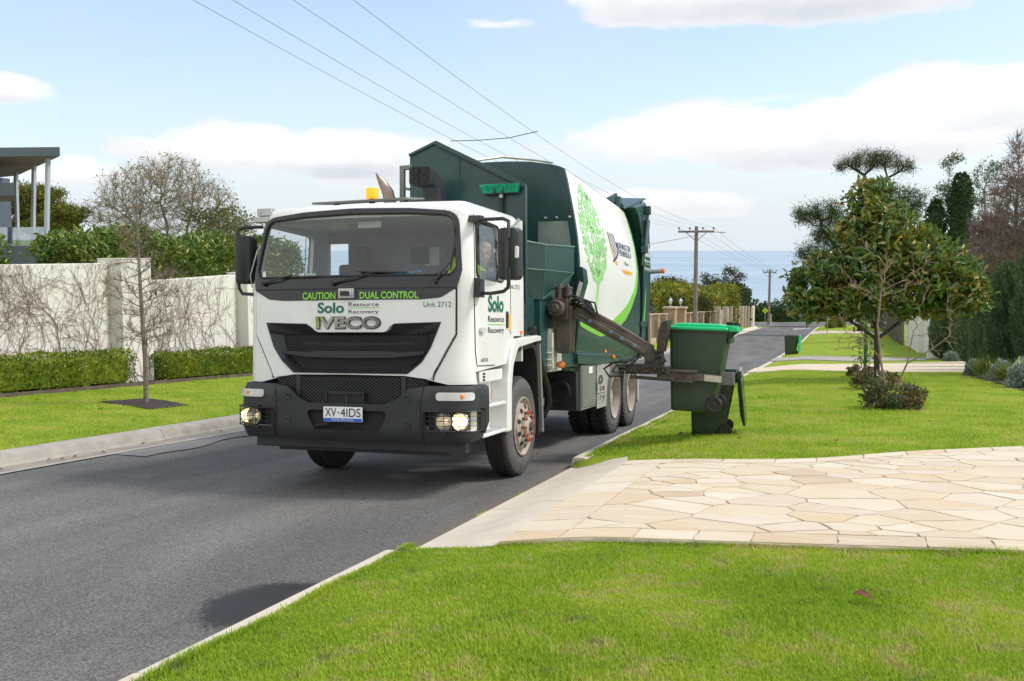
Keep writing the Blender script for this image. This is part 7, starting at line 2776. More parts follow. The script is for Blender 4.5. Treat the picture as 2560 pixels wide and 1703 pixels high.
# ================================================================== trees at the right
M_pine = leaf_mat('pine needle tuft', [(.022, .044, .018), (.04, .07, .026), (.065, .095, .035), (.10, .12, .048)], rough=.7, trans=.1, spec=.15)
M_euc = leaf_mat('eucalypt leaf', [(.025, .050, .022), (.05, .085, .04), (.085, .125, .065), (.13, .165, .09)], rough=.5, trans=.15)
M_dcyp = leaf_mat('dark cypress leaf', [(.02, .045, .018), (.038, .075, .028), (.065, .10, .042)], rough=.7, trans=.05, spec=.15)
pz = -6
woody('umbrella_pine', 'flat-topped umbrella pine rising above the magnolia', 'tree', (2.2, 95, pz),
      [[(.0, 0, 0), (-.1, 0, 7), (-.6, 0, 12), (-1.0, 0, 13.4), (-1.15, 0, 14.2)], [(-1.15, 0, 14.2), (-2.2, 0, 14.9)], [(-1.15, 0, 14.2), (-.3, 0, 15.0)], [(-.1, 0, 7), (.4, 0, 13.3), (.8, 0, 13.9), (1.9, 0, 14.5)], [(.8, 0, 13.9), (.5, 0, 15.0)]],
      [((-2.5, 0, 15.2), (1.2, 1.6, .55), 1), ((-.9, 0, 15.75), (1.5, 1.7, .65), 1.4), ((.6, 0, 15.7), (1.3, 1.6, .6), 1.2), ((1.8, 0, 15.1), (1.1, 1.4, .5), .9), ((-.6, 0, 15.1), (2.0, 1.6, .4), .7), ((2.7, 0, 14.6), (.6, .8, .35), .4), ((-3.2, 0, 14.8), (.6, .8, .35), .3)],
      430, .22, 101, .028, M_barkd, leaf=dict(n=26, scatter=.24, len=.28, asp=.12, mat=M_pine, up=.6), kill=1.3, rmax=.30)
woody('dark_pine', 'dark ragged pine behind the magnolia, its limbs reaching over the sea', 'tree', (1.0, 85, -6),
      [[(.0, 0, 0), (.1, 0, 5), (.6, 0, 9), (1.6, 0, 12)], [(.1, 0, 5), (-1.4, 0, 7.0), (-3.2, 0, 9.6)], [(.1, 0, 5), (-2, 0, 6.2), (-4.2, 0, 6.9)], [(.6, 0, 9), (2.6, 0, 10.6)]],
      [((-4.2, 0, 10.4), (1.3, 1.4, .75), 1), ((-2.5, 0, 10.6), (1.3, 1.4, .9), 1), ((-2.6, 0, 8.6), (1.5, 1.5, 1.0), 1.2), ((-4.0, 0, 7.3), (1.2, 1.3, .8), .8), ((-2.0, 0, 7.0), (1.5, 1.4, 1.0), 1.0), ((1.8, 0, 12.0), (1.1, 1.3, .9), .9), ((3.6, 0, 11.4), (1.2, 1.3, 1.0), 1), ((2.9, 0, 10.2), (1.6, 1.5, .8), 1), ((0, 0, 9.2), (2.2, 1.5, 1.6), 1.4)],
      950, .24, 102, .026, M_barkd, leaf=dict(n=30, scatter=.28, len=.34, asp=.12, mat=M_pine, up=.4), kill=1.4, rmax=.3)
woody('gum_tree', 'slender gum tree with a small tuft of leaves on top, between pine and dark cypresses', 'tree', (5.8, 70, -3),
      [[(0, 0, 0), (.0, 0, 5), (.1, 0, 8.2), (.1, 0, 9.6)], [(0, 0, 5), (-.3, 0, 7.4)]],
      [((.4, 0, 10.4), (.55, .6, .36), .5), ((-.25, 0, 10.05), (.35, .4, .2), .3), ((-.1, 0, 8.1), (.72, .7, .9), 1.1), ((-.3, 0, 6.9), (.55, .6, .6), .6)], 170, .16, 103, .010, mat('pale gum bark', (.35, .32, .28), .8),
      leaf=dict(n=11, scatter=.13, len=.24, asp=.26, mat=M_euc, up=-.4), kill=1.4, rmax=.11)
woody('gum_tree', 'broad pale green gum tree behind the bare poplar at the right', 'tree', (8.9, 75, -3),
      [[(0, 0, 0), (-.2, 0, 5), (-.3, 0, 8)], [(-.2, 0, 5), (.8, 0, 8)]],
      [((-.6, 0, 9.8), (.9, 1, .7), .8), ((.4, 0, 10.2), (.9, 1, .6), .8), ((-.3, 0, 8.4), (1.2, 1.1, 1.1), 1.3), ((1.9, 0, 8.8), (1.2, 1, 1.0), 1), ((3.2, 0, 8.4), (1.5, 1, 1.2), 1), ((.5, 0, 6.8), (1.4, 1, 1.0), 1)], 420, .22, 104, .012, mat('pale gum bark', (.35, .32, .28), .8),
      leaf=dict(n=11, scatter=.17, len=.25, asp=.26, mat=M_euc, up=-.4), kill=1.4, rmax=.2)


def column_tree(label, x, y, z0, r, z1, n, seed):
    rg = np.random.default_rng(seed)
    t_ = thing('dark_cypress', label, 'tree', (x, y, z0), group='dark cypresses at the right')
    h = z1 - z0
    u = rg.uniform(0, 1, n); a = rg.uniform(0, 2 * np.pi, n)
    prof = np.interp(u, [0, .2, .6, .85, .95, 1], [.9, 1, .98, .88, .62, .15])
    rad = r * prof * (1 + .16 * np.sin(a * 4 + u * 17 + seed) + .12 * np.sin(u * 31 + a * 2)) * (1 - rg.exponential(.10, n))
    P = np.stack([rad * np.cos(a), rad * np.sin(a), u * h], 1)
    v, f = leaf_quads(P, rand_dir(n, rg, .2) + np.stack([np.cos(a), np.sin(a), 0 * a], 1) * .6, rg.uniform(.15, .28, n), .11, rg)
    fast_mesh('crown', v, f, M_dcyp, t_)
    m = MB(); m.lathe([(h * q, r * p * .78) for q, p in ((0, .9), (.2, 1), (.6, .98), (.85, .86), (.95, .5), (.98, 0))], (0, 0, 0), (0, 0, 1), 16)
    m.build('inner_foliage', M_dcyp, t_, smooth=60)
    m = MB(); m.cyl((0, 0, -2), (0, 0, 1), .15, n=8); m.build('trunk', M_barkd, t_)


column_tree('tall round-topped dark cypress left of the bare poplar', 6.15, 65, -4, .74, 6.05, 5600, 111)
column_tree('shorter dark cypress between the gum tree and the magnolia', 4.78, 65, -4, .56, 4.5, 3600, 112)
column_tree('broad dark cypress behind the conifer row', 7.0, 58, -4, 1.15, 3.2, 5200, 113)
column_tree('dark cypress behind the bare poplar at the right edge', 8.2, 52, -4, 1.5, 3.0, 6500, 114)
woody('bare_poplar', 'leafless upright poplar with purple-grey twigs at the right edge', 'tree', (6.3, 45, -2.6),
      [[(0, 0, 0), (0, 0, 2.5), (.05, 0, 5), (.05, 0, 8.2)], [(0, 0, 2.5), (-.7, 0, 4.6)], [(0, 0, 1.8), (.9, 0, 4.5)]],
      [((.0, 0, 7.6), (.42, .5, 1.2), 1), ((-.1, 0, 6.0), (.95, .9, 1.3), 1.8), ((-.5, 0, 4.8), (1.25, 1.0, 1.1), 1.9), ((-.7, 0, 3.8), (1.3, 1.0, .8), 1.3), ((1.1, 0, 5.2), (1.2, 1, 1.6), 2), ((.4, 0, 6.6), (.7, .7, 1.2), 1)], 2000, .15, 105, .006, bark('purple grey bark', (.20, .155, .14)),
      twig=dict(n=6, len=.6, r=.0085, thin=2.2, spread=.4, up=.7, mat=bark('purple twigs', (.23, .165, .155))), k=4, kill=1.3, up=.35, wob=.12)

# ================================================================== far end of the street
M_timber = mat('weathered pole timber', (.19, .16, .135), .85, var=.25, vscale=3)
M_ins = mat('insulator', (.05, .045, .045), .3)


def power_pole(label, x, y, ztop, arm, lamp):
    z0 = terr(x, y)
    t_ = thing('power_pole', label, 'power pole', (x, y, z0), group='timber power poles')
    h = ztop - z0
    m = MB(); m.cyl((0, 0, -.3), (0, 0, h), .17, .12, n=12); m.build('pole', M_timber, t_)
    m = MB(); m.box((-arm, -.15, h - .42), (arm, -.05, h - .28)); a_ = m.build('crossarm', M_timber, t_)
    m = MB(); m.bar((-.7, -.1, h - .4), (0, -.1, h - 1.0), .04, .04); m.bar((.7, -.1, h - .4), (0, -.1, h - 1.0), .04, .04); m.build('brace', M_greybox, t_)
    for k in (-1, -.38, .38, 1):
        m = MB(); m.cyl((k * arm * .96, -.1, h - .28), (k * arm * .96, -.1, h - .18), .02, n=6); m.lathe([(0, .03), (.02, .065), (.06, .06), (.09, .07), (.12, .04), (.13, 0)], (k * arm * .96, -.1, h - .18), (0, 0, 1), 10); m.build('insulator', M_ins, t_)
    if lamp:
        m = MB(); m.tube([(arm, -.1, h - .38), (arm + .3, -.1, h - .40), (arm + .5, -.1, h - .42)], .025, 6); l_ = m.build('lamp_bracket', M_alu, t_)
        m = MB(); m.loft([[(arm + .35, -.16, h - .46), (arm + .35, -.04, h - .46), (arm + .35, -.04, h - .36), (arm + .35, -.16, h - .36)], [(arm + .8, -.14, h - .44), (arm + .8, -.06, h - .44), (arm + .8, -.06, h - .40), (arm + .8, -.14, h - .40)]]); m.build('street_lamp', M_alu, l_, bevel=.01)
    return t_


power_pole('nearer timber power pole with crossarm rising above the lifted bin', -9.78, 68, 3.15, 1.2, True)
power_pole('farther timber power pole at the end of the street', -8.62, 119, -.62, .75, False)
m = MB()
m.box((-10.0, 67.8, terr(-9.8, 68) - .1), (-9.72, 67.95, terr(-9.8, 68) + 3.0))
M_wire = mat('wire', (.18, .18, .19), .5)


def wire(label, pts, r=.010, group='overhead power lines'):
    m = MB(); m.tube(pts, r, 5)
    m.build('power_line', M_wire, label=label, cat='power line', group=group)


nm_ = ['leftmost of the four overhead wires above the truck', 'second from left of the four overhead wires above the truck', 'third from left of the four overhead wires above the truck', 'rightmost of the four overhead wires above the truck']
wpos = []
for i, (xx, ka, dz) in enumerate(((-10.93, .00105, 0), (-10.24, .00105, 0), (-9.32, .00108, 0), (-8.63, .00118, 0))):
    fz = lambda y, ka=ka: 3.08 - .0025 * (68 - y) + ka * (68 - y) ** 2
    wpos.append((xx, fz))
    wire(nm_[i], [(xx, y, fz(y)) for y in np.linspace(-20, 67.9, 70)], .0052)
m = MB()
m.tube([(w[0] + (.12 if i == 3 else -.12 if i == 0 else 0), 27.3 + .1 * i, w[1](27.4)) for i, w in enumerate(wpos)], .014, 6)
m.build('line_spreader', M_wire, label='thin spreader rod across the four overhead wires', cat='spreader')
for i, (dx, dx2) in enumerate(((-1.15, -.72), (-.45, -.28), (.45, .28), (1.15, .72))):
    wire(['leftmost', 'second', 'third', 'rightmost'][i] + ' thin wire running between the two far power poles', [(-9.78 + dx + ((-8.62 + dx2) - (-9.78 + dx)) * t, 68 + 51 * t, 3.05 + (-.72 - 3.05) * t - 1.2 * t * (1 - t)) for t in np.linspace(0, 1, 14)], .009, 'wires between the far poles')
wire('sagging service wire from the nearer pole down to the left', [(-9.78 - 8 * t, 68 - 10 * t, 2.55 - 1.2 * t - 1.0 * t * (1 - t)) for t in np.linspace(0, 1, 8)], .018, 'service wires')

# brick pier fence, lanterns, hedges, pale wall
M_brick = mat('buff brick', (.36, .25, .17), .9, var=.22, vscale=9, bump=.3, bscale=30)
M_cap = mat('brick capping', (.45, .33, .24), .9, var=.1)
bfz = thing('brick_fence', 'buff brick pier fence with timber infill on the far left verge', 'fence', (-11.1, 57.5, terr(-11.1, 57.5)))
o_ = Vector(bfz.location)


def loc_(p):
    return Vector(p) - o_


bx_path = lambda y: float(np.interp(y, [55, 58, 70, 76, 82], [-11.15, -11.12, -11.05, -10.7, -10.25]))
piers = [55.2, 58, 60.6, 63.2, 72.2, 74.6, 77, 79.4, 81.6]
for y in piers:
    z = terr(bx_path(y), y); X = bx_path(y)
    m = MB(); m.box(loc_((X - .22, y - .22, z - .2)), loc_((X + .22, y + .22, z + 1.72))); p_ = m.build('pier', M_brick, bfz, bevel=.01)
    m = MB(); m.box(loc_((X - .27, y - .27, z + 1.72)), loc_((X + .27, y + .27, z + 1.80))); m.build('capping', M_cap, p_, bevel=.01)
for a, b_ in zip(piers[:-1], piers[1:]):
    if b_ - a > 5:
        continue
    m = MB()
    y = a + .24
    while y < b_ - .26:
        X = bx_path(y); z = terr(X, y); m.box(loc_((X - .03, y, z + .35)), loc_((X, y + .10, z + 1.45))); y += .125
    m.build('infill', M_pal, bfz, smooth=0)
    m = MB(); X = bx_path((a + b_) / 2); m.bar(loc_((bx_path(a), a + .22, terr(bx_path(a), a) + .15)), loc_((bx_path(b_), b_ - .22, terr(bx_path(b_), b_) + .15)), .2, .4); m.build('plinth', M_cap, bfz)
for y, lb in ((66, 'nearer'), (70.2, 'farther')):
    z = terr(-11.1, y)
    m = MB(); m.box(loc_((-11.5, y - .42, z - .2)), loc_((-10.75, y + .42, z + 2.12))); p_ = m.build('gate_pier', M_brick, bfz, bevel=.01)
    m = MB(); m.box(loc_((-11.58, y - .5, z + 2.12)), loc_((-10.67, y + .5, z + 2.24))); m.build('capping', M_cap, p_, bevel=.01)
    l_ = thing('lantern', lb + ' white lantern on its brick gate pier', 'lantern', (-11.12, y, z + 2.24), group='lanterns on the gate piers')
    m = MB(); m.lathe([(0, .12), (.04, .12), (.06, .04), (.18, .04), (.2, .07), (.22, .07)], (0, 0, 0), (0, 0, 1), 10); m.build('base', M_alu, l_)
    m = MB(); m.lathe([(.22, .09), (.42, .14)], (0, 0, 0), (0, 0, 1), 6); m.build('glass', M_clear, l_, smooth=0)
    m = MB(); m.lathe([(.42, .17), (.5, .10), (.56, .04), (.62, .025), (.64, 0)], (0, 0, 0), (0, 0, 1), 6); m.build('cap', M_alu, l_, smooth=0)
M_pale = mat('pale render', (.52, .46, .37), .9, var=.06, vscale=1)
pwz = thing('pale_wall', 'pale rendered wall with projecting pillars at the far left street corner', 'wall', (-10.0, 84, terr(-10, 84)))
o_ = Vector(pwz.location)
px_path = lambda y: float(np.interp(y, [83, 87, 98, 110], [-10.15, -9.75, -9.62, -9.5]))
pil = [84.2, 87.5, 90.5, 93.4, 96.3, 99.2, 102, 104.8, 107.4]
m = MB()
for a, b_ in zip(pil[:-1], pil[1:]):
    m = MB(); xa, xb = px_path(a) - .3, px_path(b_) - .3
    za, zb = terr(xa, a), terr(xb, b_)
    m.add([loc_(p) for p in ((xa, a, za - .2), (xb, b_, zb - .2), (xb, b_, zb + 1.85), (xa, a, za + 1.85), (xa - .2, a, za - .2), (xb - .2, b_, zb - .2), (xb - .2, b_, zb + 1.85), (xa - .2, a, za + 1.85))], [(0, 1, 2, 3), (7, 6, 5, 4), (3, 2, 6, 7), (0, 3, 7, 4)])
    m.build('wall_panel', mat('shaded taupe render', (.30, .25, .20), .9, var=.08), pwz, smooth=0)  # panels use a darker copy of the pale render, shade put into the colour
for y in pil:
    X = px_path(y); z = terr(X, y)
    m = MB(); m.box(loc_((X - .5, y - .2, z - .3)), loc_((X, y + .2, z + 2.1))); m.build('pillar', M_pale, pwz, bevel=.01)
m = MB(); m.box(loc_((-9.7, 107.6, terr(-9.5, 108) - .5)), loc_((-9.45, 110, terr(-9.5, 108) + 2.05))); m.build('corner_panel', M_pale, pwz)

M_yel = leaf_mat('golden hedge leaf', [(.04, .075, .010), (.10, .13, .012), (.25, .24, .015), (.48, .40, .03)], rough=.6, trans=.2)
M_dkg = leaf_mat('dark hedge leaf', [(.010, .030, .008), (.022, .052, .012), (.04, .07, .018)], rough=.6, trans=.12)
M_midg = leaf_mat('olive shrub leaf', [(.03, .05, .014), (.06, .082, .022), (.10, .115, .035)], rough=.6, trans=.15)
hedge('golden_hedge', 'yellow-topped hedge behind the brick fence', 'hedge', M_yel, [(-14.2, 68), (-13.0, 76), (-12.0, 80)], 2.0, [3.7, 3.9, 3.9], 4500, .3, .45, 121, jit=.25, bump_=.4)
hedge('golden_hedge', 'golden rounded hedge above the pale wall, right of the nearer power pole', 'hedge', M_yel, [(-11.9, 82), (-11.2, 88), (-11.1, 92)], 2.0, [3.7, 3.5, 3.4], 5000, .28, .45, 122, jit=.22, bump_=.35, round_=.5)
hedge('golden_hedge', 'smaller bright golden bush hanging over the pale wall pillars', 'hedge', M_yel, [(-10.4, 92.6), (-10.3, 95.0)], 1.3, [3.2, 3.2], 2200, .25, .45, 123, lift=.3, jit=.2, bump_=.3, round_=.6)
hedge('clipped_hedge', 'box-clipped green hedge behind the golden bush, above the pale wall', 'hedge', M_yel, [(-11.5, 96), (-11.3, 101)], 2.2, [4.1, 4.1], 3400, .25, .45, 124, jit=.12, bump_=.1)
hedge('clipped_hedge', 'dark green clipped hedge at the far street corner', 'hedge', M_dkg, [(-11.0, 102.5), (-10.8, 107.5)], 2.2, [4.3, 4.2], 3600, .25, .45, 125, jit=.12, bump_=.15, round_=.5)
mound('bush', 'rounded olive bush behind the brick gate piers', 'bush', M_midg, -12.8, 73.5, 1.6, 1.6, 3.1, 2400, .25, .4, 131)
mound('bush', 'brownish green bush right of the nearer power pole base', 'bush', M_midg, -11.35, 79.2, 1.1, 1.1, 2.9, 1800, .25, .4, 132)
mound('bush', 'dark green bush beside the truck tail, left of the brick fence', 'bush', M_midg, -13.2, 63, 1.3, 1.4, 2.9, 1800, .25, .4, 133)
woody('bare_shrub', 'pinkish leafless shrub behind the brick fence', 'shrub', (-12.0, 62.5, terr(-12, 62.5)), [[(0, 0, -.1), (0, 0, .6)]], [((0, 0, 1.5), (1.2, 1.0, .9), 1)], 260, .15, 134, .010, bark('pink grey twigs', (.25, .19, .185)), twig=dict(n=4, len=.35, r=.008, thin=2.2, spread=.6, up=.3), k=3)
M_scrub = leaf_mat('coastal scrub leaf', [(.02, .032, .012), (.045, .06, .022), (.08, .085, .04), (.12, .11, .06)], rough=.7, trans=.1)
woody('coastal_tree', 'grey-green domed coastal tree left of the nearer pole, against the sea', 'tree', (-21.6, 128, -9), [[(0, 0, 0), (0, 0, 4.5)]], [((-.9, 0, 6.2), (1.6, 1.4, .9), 1), ((.9, 0, 6.1), (1.5, 1.4, .9), 1), ((0, 0, 6.5), (1.4, 1.3, .8), 1)], 230, .25, 141, .02, M_barkd, leaf=dict(n=16, scatter=.2, len=.32, asp=.35, mat=M_scrub), kill=1.4)
woody('coastal_tree', 'straggly coastal tree right of the nearer pole, against the sea', 'tree', (-15, 128, -9), [[(0, 0, 0), (0, 0, 4)], [(0, 0, 4), (1.5, 0, 7)], [(0, 0, 4), (-2, 0, 6.5)]], [((-2.2, 0, 7.2), (.9, 1, .5), .5), ((.9, 0, 7.9), (1.0, 1, .6), .8), ((2.3, 0, 7.3), (.6, .8, .5), .3), ((.2, 0, 6.3), (2.4, 1.5, .9), 1.8), ((-1.4, 0, 6.1), (1.4, 1.3, .7), .8)], 330, .25, 142, .02, M_barkd, leaf=dict(n=13, scatter=.2, len=.3, asp=.35, mat=M_scrub), kill=1.4)
r_ = random.Random(17)
for i in range(3):
    xx = -13.6 + i * .86
    t_ = thing('roof_panel_post', ['leftmost', 'middle', 'rightmost'][i] + ' of three dark flat panels on thin posts above the far hedge', 'panel', (xx, 110, terr(xx, 110)), group='dark panels on posts')
    z1 = -1.1 + .11 * i - terr(xx, 110)
    m = MB(); m.cyl((.2, 0, 0), (.2, 0, z1), .035, n=6); m.build('post', M_greybox, t_)
    m = MB(); m.box((-.3, -.2, z1), (.3, .2, z1 + .09)); m.build('panel', mat('dark panel', (.06, .065, .07), .5), t_)
# coastal scrub that closes the end of the street
hedge('coastal_scrub', 'dense dark green coastal scrub across the end of the street', 'scrub', M_dkg, [(-16, 130), (-9, 129.5), (-2, 129), (6, 129), (20, 129)], 4.0, [2.2, 2.3, 2.5, 2.4, 3.2, 3.0], 9000, .42, .5, 151, jit=.3, bump_=.6, round_=.4)
hedge('coastal_scrub', 'dark scrub beyond the left street corner', 'scrub', M_dkg, [(-60, 129), (-30, 129), (-17, 130)], 4.0, [3.6, 3.2, 2.6], 5000, .42, .5, 152, jit=.3, bump_=.6, round_=.4)

# signs and small things along the far street
M_pole = mat('galvanised pole', (.38, .39, .40), .4, metal=.4)
ys_ = thing('pedestrian_sign', 'yellow diamond pedestrian sign beside the farther power pole', 'sign', (-9.0, 118.5, terr(-9.0, 118.5)))
m = MB(); m.cyl((0, 0, 0), (0, 0, 1.9), .03, n=8); m.build('post', M_pole, ys_)
m = MB(); m.prism([(0, 1.28), (.34, 1.62), (0, 1.96), (-.34, 1.62)], 'y', -.05, -.035); m.build('sign_plate', mat('sign yellow', (.62, .72, .0), .4), ys_)
m = MB()
for sx in (-.07, .09):
    m.box((sx - .03, -.06, 1.55), (sx + .03, -.052, 1.72)); m.bar((sx - .02, -.056, 1.56), (sx - .07, -.056, 1.46), .03, .008, up=(0, 1, 0)); m.bar((sx + .02, -.056, 1.56), (sx + .05, -.056, 1.46), .03, .008, up=(0, 1, 0)); m.lathe([(0, .03), (.008, .03), (.008, 0)], (sx, -.052, 1.76), (0, -1, 0), 8)
m.build('walkers_symbol', M_black, ys_)
m = MB(); m.cyl((-8.2, 116.5, terr(-8.2, 116.5) - .2), (-8.2, 116.5, terr(-8.2, 116.5) + 1.3), .05, n=8)
m.build('bollard', mat('pale post', (.55, .53, .48), .7), label='short pale post right of the farther power pole', cat='post')
ss_ = thing('street_sign', 'thin pole with a small white street name board, far right verge', 'sign', (-1.42, 79.2, terr(-1.42, 79.2)))
m = MB(); m.cyl((0, 0, 0), (0, 0, 2.05), .03, n=8); m.build('post', M_pole, ss_)
m = MB(); m.box((-.02, -.02, 1.72), (.5, .02, 1.95)); m.build('name_board', M_plate, ss_)
m = MB(); m.box((.06, -.024, 1.80), (.42, -.021, 1.87)); m.build('board_band', mat('sign tan', (.55, .42, .2), .6), ss_)
bp_ = thing('marker_post', 'short black and white marker post on the far right verge', 'post', (.52, 82.5, terr(.52, 82.5)))
m = MB(); m.box((-.06, -.06, .45), (.06, .06, 1.35)); m.build('upper_post', M_plate, bp_)
m = MB(); m.box((-.061, -.061, 0), (.061, .061, .45)); m.build('lower_post', M_black, bp_)
gt = 'round ornamental grass tufts on the far right verge'
M_gtuft = leaf_mat('golden tuft', [(.08, .10, .02), (.16, .16, .03), (.26, .21, .05), (.30, .2, .08)], trans=.2)
for i, (x, y, r, h, lb) in enumerate(((-1.4, 97, .42, .8, 'left rounded grass tuft on the far right verge'), (-.62, 98, .42, .85, 'right rounded grass tuft on the far right verge'), (-1.5, 95.6, .22, .38, 'small tuft in front of the two rounded grass tufts'))):
    mound('grass_tuft', lb, 'plant', M_gtuft, x, y, r, r, h, 900, .22, .15, 160 + i, gt, up=.6, power=.9)
for i, (x, y, lb) in enumerate(((-9.4, 92.5, 'small red hydrant by the far left wall'),)):
    m = MB(); m.lathe([(0, .12), (.6, .12), (.62, .16), (.75, .1), (.8, 0)], (x - .0, y, terr(x, y)), (0, 0, 1), 10); m.build('hydrant', mat('red', (.4, .03, .02), .5), label=lb, cat='hydrant')
# leaves on the ground
M_dead = mat('dead brown leaf', (.13, .045, .025), .6, var=.3, vscale=40)
def fallen(name, label, x, y, z, L, W, rz, m_, tilt=.15):
    m = MB()
    mt = Matrix.Translation((x, y, z)) @ Matrix.Rotation(rz, 4, 'Z') @ Matrix.Rotation(tilt, 4, 'X')
    pts = []
    for i in range(9):
        u = i / 8; w = W * math.sin(PI * u ** .8) * .5
        h = .012 * math.sin(PI * u)
        pts.append(((u - .5) * L, w, h + w * .5)); pts.append(((u - .5) * L, 0, h)); pts.append(((u - .5) * L, -w, h + w * .5))
    m.add([mt @ Vector(p) for p in pts], [(i * 3 + k, i * 3 + k + 1, i * 3 + k + 4, i * 3 + k + 3) for i in range(8) for k in range(2)])
    m.build(name, m_, smooth=60, label=label, cat='leaf')
fallen('fallen_leaf', 'brown dead leaf on the near lawn', .11, 5.07, terr(.11, 5.07) + .035, .12, .055, -.5, M_dead)
fallen('fallen_leaf', 'pale curled leaf on the asphalt in front of the truck', -3.62, 7.03, base(-3.62, 7.03) - .03, .16, .03, .1, mat('pale dry leaf', (.55, .5, .40), .6), .5)
fallen('fallen_leaf', 'thin faint leaf on the asphalt left of the pale one', -4.75, 7.4, base(-4.75, 7.4) - .05, .14, .02, .6, mat('grey dry leaf', (.22, .2, .17), .6), .3)

r_ = random.Random(44)
for i in range(16):
    x_, y_ = (r_.uniform(-2.3, 2.8), r_.uniform(11.5, 22)) if i % 2 else (r_.uniform(-14.8, -9.5), r_.uniform(10.5, 18))
    fallen('fallen_leaf', 'tiny dark fallen leaf lying on the mown lawn', x_, y_, terr(x_, y_) + .03, r_.uniform(.06, .10), .045, r_.uniform(0, 6), M_dead, .3)
    bpy.context.scene.collection.objects[-1]['group'] = 'tiny fallen leaves on the lawns'
for i in range(12):
    y_ = r_.uniform(6.5, 16); x_ = -8.62 + r_.uniform(0, .16)
    fallen('fallen_leaf', 'tiny dry leaf lying in the left gutter', x_, y_, base(x_, y_) + .012, r_.uniform(.04, .09), .03, r_.uniform(0, 6), M_dead, .4)
    bpy.context.scene.collection.objects[-1]['group'] = 'tiny dry leaves in the gutter'

# ================================================================== turf: blades as one ground cover
def blade_mat():
    m = bpy.data.materials.new('grass blade')
    m.use_nodes = True
    nt = NT(m.node_tree)
    b = m.node_tree.nodes['Principled BSDF']
    out = m.node_tree.nodes['Material Output']
    g = nt.n('ShaderNodeNewGeometry')
    t = nt.n('ShaderNodeTexCoord').outputs['Object']
    n1 = nt.n('ShaderNodeTexNoise', i_Vector=t, i_Scale=1.1, i_Detail=5.0, i_Roughness=0.6)
    n2 = nt.n('ShaderNodeTexNoise', i_Vector=t, i_Scale=6.5, i_Detail=5.0, i_Roughness=0.65)
    f = nt.math('ADD', nt.math('MULTIPLY', g.outputs['Random Per Island'], 0.55), nt.math('MULTIPLY', smooth01(nt, n1.outputs[0], 0.3, 0.7), 0.45))
    c = nt.ramp(f, [(0.0, (.16, .29, .018)), (.3, (.265, .41, .026)), (.62, (.39, .51, .04)), (.85, (.50, .55, .07)), (1.0, (.60, .57, .14))])
    straw = nt.math('MULTIPLY', smooth01(nt, nt.math('ADD', n2.outputs[0], nt.math('MULTIPLY', n1.outputs[0], .5)), 0.74, 0.90), nt.math('GREATER_THAN', g.outputs['Random Per Island'], 0.25))
    c = nt.mix(nt.math('MULTIPLY', straw, .75), c, (.58, .47, .22))
    clover = smooth01(nt, nt.math('SUBTRACT', n2.outputs[0], nt.math('MULTIPLY', n1.outputs[0], .4)), 0.42, 0.50)
    c = nt.mix(nt.math('MULTIPLY', clover, .55), c, (.06, .17, .02))
    nt.link(c, b.inputs['Base Color'])
    b.inputs['Roughness'].default_value = .6
    b.inputs['Specular IOR Level'].default_value = .2
    tr = nt.n('ShaderNodeBsdfTranslucent'); nt.link(c, tr.inputs[0])
    mx = nt.n('ShaderNodeMixShader', i_0=.45)
    nt.link(b.outputs[0], mx.inputs[1]); nt.link(tr.outputs[0], mx.inputs[2]); nt.link(mx.outputs[0], out.inputs[0])
    return m


M_blade = blade_mat()


def turf(name, n, region, L, W, seed, label):
    rg = np.random.default_rng(seed)
    pts = region(rg, n)
    n = len(pts)
    z = np.array([terr(a, b_) for a, b_ in pts])
    P = np.column_stack([pts, z])
    a = rg.uniform(0, 2 * np.pi, n)
    patch = .75 + .35 * np.sin(pts[:, 0] * 2.3 + 1.7 * np.sin(pts[:, 1] * 1.9)) * np.sin(pts[:, 1] * 3.1 + pts[:, 0])
    LL = L * rg.uniform(.5, 1.3, n) * patch
    lean = np.column_stack([np.cos(a), np.sin(a), np.zeros(n)]) * (LL * rg.uniform(.2, .9, n))[:, None]
    s = np.column_stack([-np.sin(a), np.cos(a), np.zeros(n)]) * W / 2
    s = s * rg.uniform(.6, 1.2, n)[:, None]
    mid = P + lean * .35 + np.array([0, 0, 1]) * (LL * .6)[:, None]
    tip = P + lean + np.array([0, 0, 1]) * (LL * .95)[:, None]
    v = np.empty((n, 5, 3)); v[:, 0] = P - s; v[:, 1] = P + s; v[:, 2] = mid + s * .8; v[:, 3] = tip; v[:, 4] = mid - s * .8
    f = np.concatenate([np.arange(n)[:, None] * 5 + np.array([[0, 1, 2, 4]]), np.arange(n)[:, None] * 5 + np.array([[4, 2, 3, 3]])])
    f3 = np.concatenate([np.arange(n)[:, None] * 5 + np.array([[0, 1, 2]]), np.arange(n)[:, None] * 5 + np.array([[0, 2, 4]]), np.arange(n)[:, None] * 5 + np.array([[4, 2, 3]])])
    return fast_mesh(name, v.reshape(-1, 3), f3, M_blade, kind='stuff', label=label, cat='grass')


def near_lawn(rg, n):
    x = rg.uniform(-2.74, 2.2, n * 3); d = rg.uniform(0, 1, n * 3)
    y = 3.3 + 3.4 * d ** 1.15
    ok = y < np.array([drive_near(a) for a in x]) + .015
    ok &= (x < 1.4 * (y / 6) + .2) & (x > -2.73)
    p = np.column_stack([x, y])[ok]
    return p[:n]


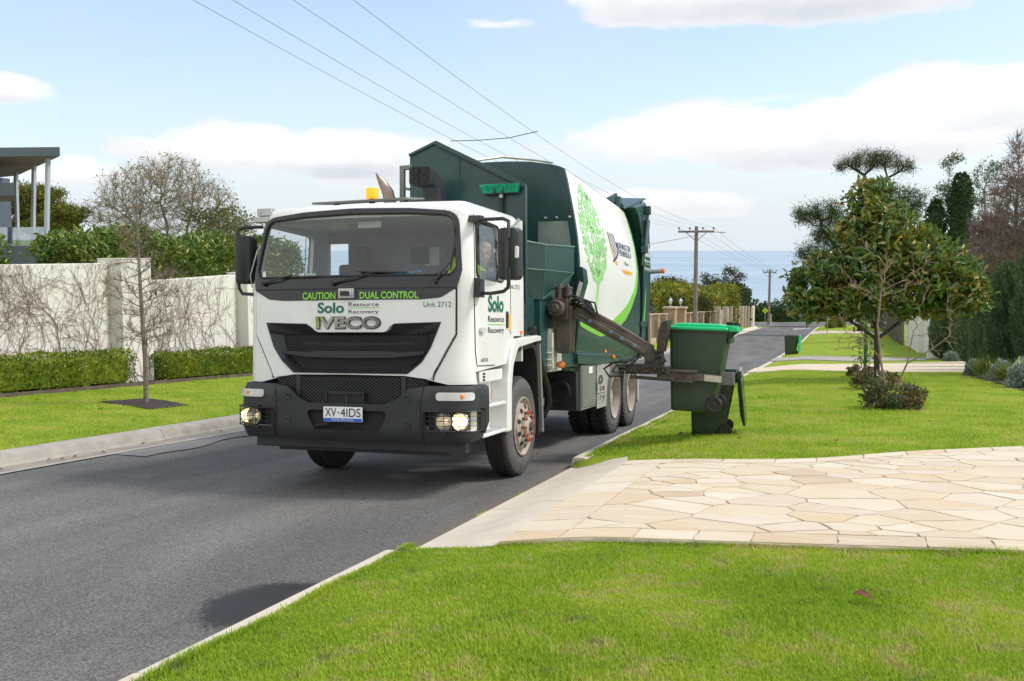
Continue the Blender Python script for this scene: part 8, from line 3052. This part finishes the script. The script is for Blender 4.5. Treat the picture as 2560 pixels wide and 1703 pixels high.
def far_lawn(rg, n):
    x = rg.uniform(-2.72, 3.6, n * 3); y = 9.9 + 21 * rg.uniform(0, 1, n * 3) ** 1.7
    ok = y > np.array([drive_far(a) for a in x]) - .02
    ok &= ~((x < -2.1) & (y < 10.75 + (x + 2.6) * -.2 + .1))
    return np.column_stack([x, y])[ok][:n]


def left_verge(rg, n):
    x = rg.uniform(-15.3, -9.05, n * 2); y = 6.5 + 20 * rg.uniform(0, 1, n * 2)
    inm = np.array([inpoly(a, b_, mp_) for a, b_ in zip(x, y)])
    return np.column_stack([x, y])[~inm][:n]


turf('grass', 260000, near_lawn, .028, .0045, 201, 'near lawn turf')
turf('grass', 150000, far_lawn, .036, .008, 202, 'lawn turf beyond the driveway')
turf('grass', 110000, left_verge, .034, .009, 203, 'left verge turf')


def edge_lawn(rg, n):
    a = rg.uniform(-2.1, 2.2, n // 3)
    p1 = np.column_stack([a, np.array([drive_near(x) for x in a]) + rg.normal(0, .018, len(a)) + .004])
    b_ = rg.uniform(3.2, 6.0, n // 3)
    p2 = np.column_stack([-2.735 + rg.normal(0, .018, len(b_)), b_])
    a = rg.uniform(-2.1, 3.6, n // 4)
    p3 = np.column_stack([a, np.array([drive_far(x) for x in a]) + rg.normal(0, .02, len(a)) - .01])
    c_ = rg.uniform(10.8, 22, n // 4)
    p4 = np.column_stack([-2.735 + rg.normal(0, .02, len(c_)), c_])
    return np.concatenate([p1, p2, p3, p4])


turf('grass', 26000, edge_lawn, .046, .0052, 204, 'ragged lawn edge over paving and kerb')


def gutter_weeds(rg, n):
    y = rg.uniform(6.3, 10.6, n * 4)
    y = y[(np.sin(y * 5.1) + np.sin(y * 2.3 + 1) + .6 * np.sin(y * 13)) > .75][:n]
    return np.column_stack([-2.893 + rg.normal(0, .010, len(y)), y])


def left_edge(rg, n):
    y = rg.uniform(6, 26, n)
    return np.column_stack([-9.03 + rg.normal(0, .02, n), y])


turf('grass', 9000, left_edge, .05, .009, 206, 'lawn edge along the left kerb')
_t = terr
terr = lambda x, y: crown(x, y) - .082
turf('gutter_weeds', 1500, gutter_weeds, .03, .006, 205, 'weeds in the joint along the crossover')
terr = _t
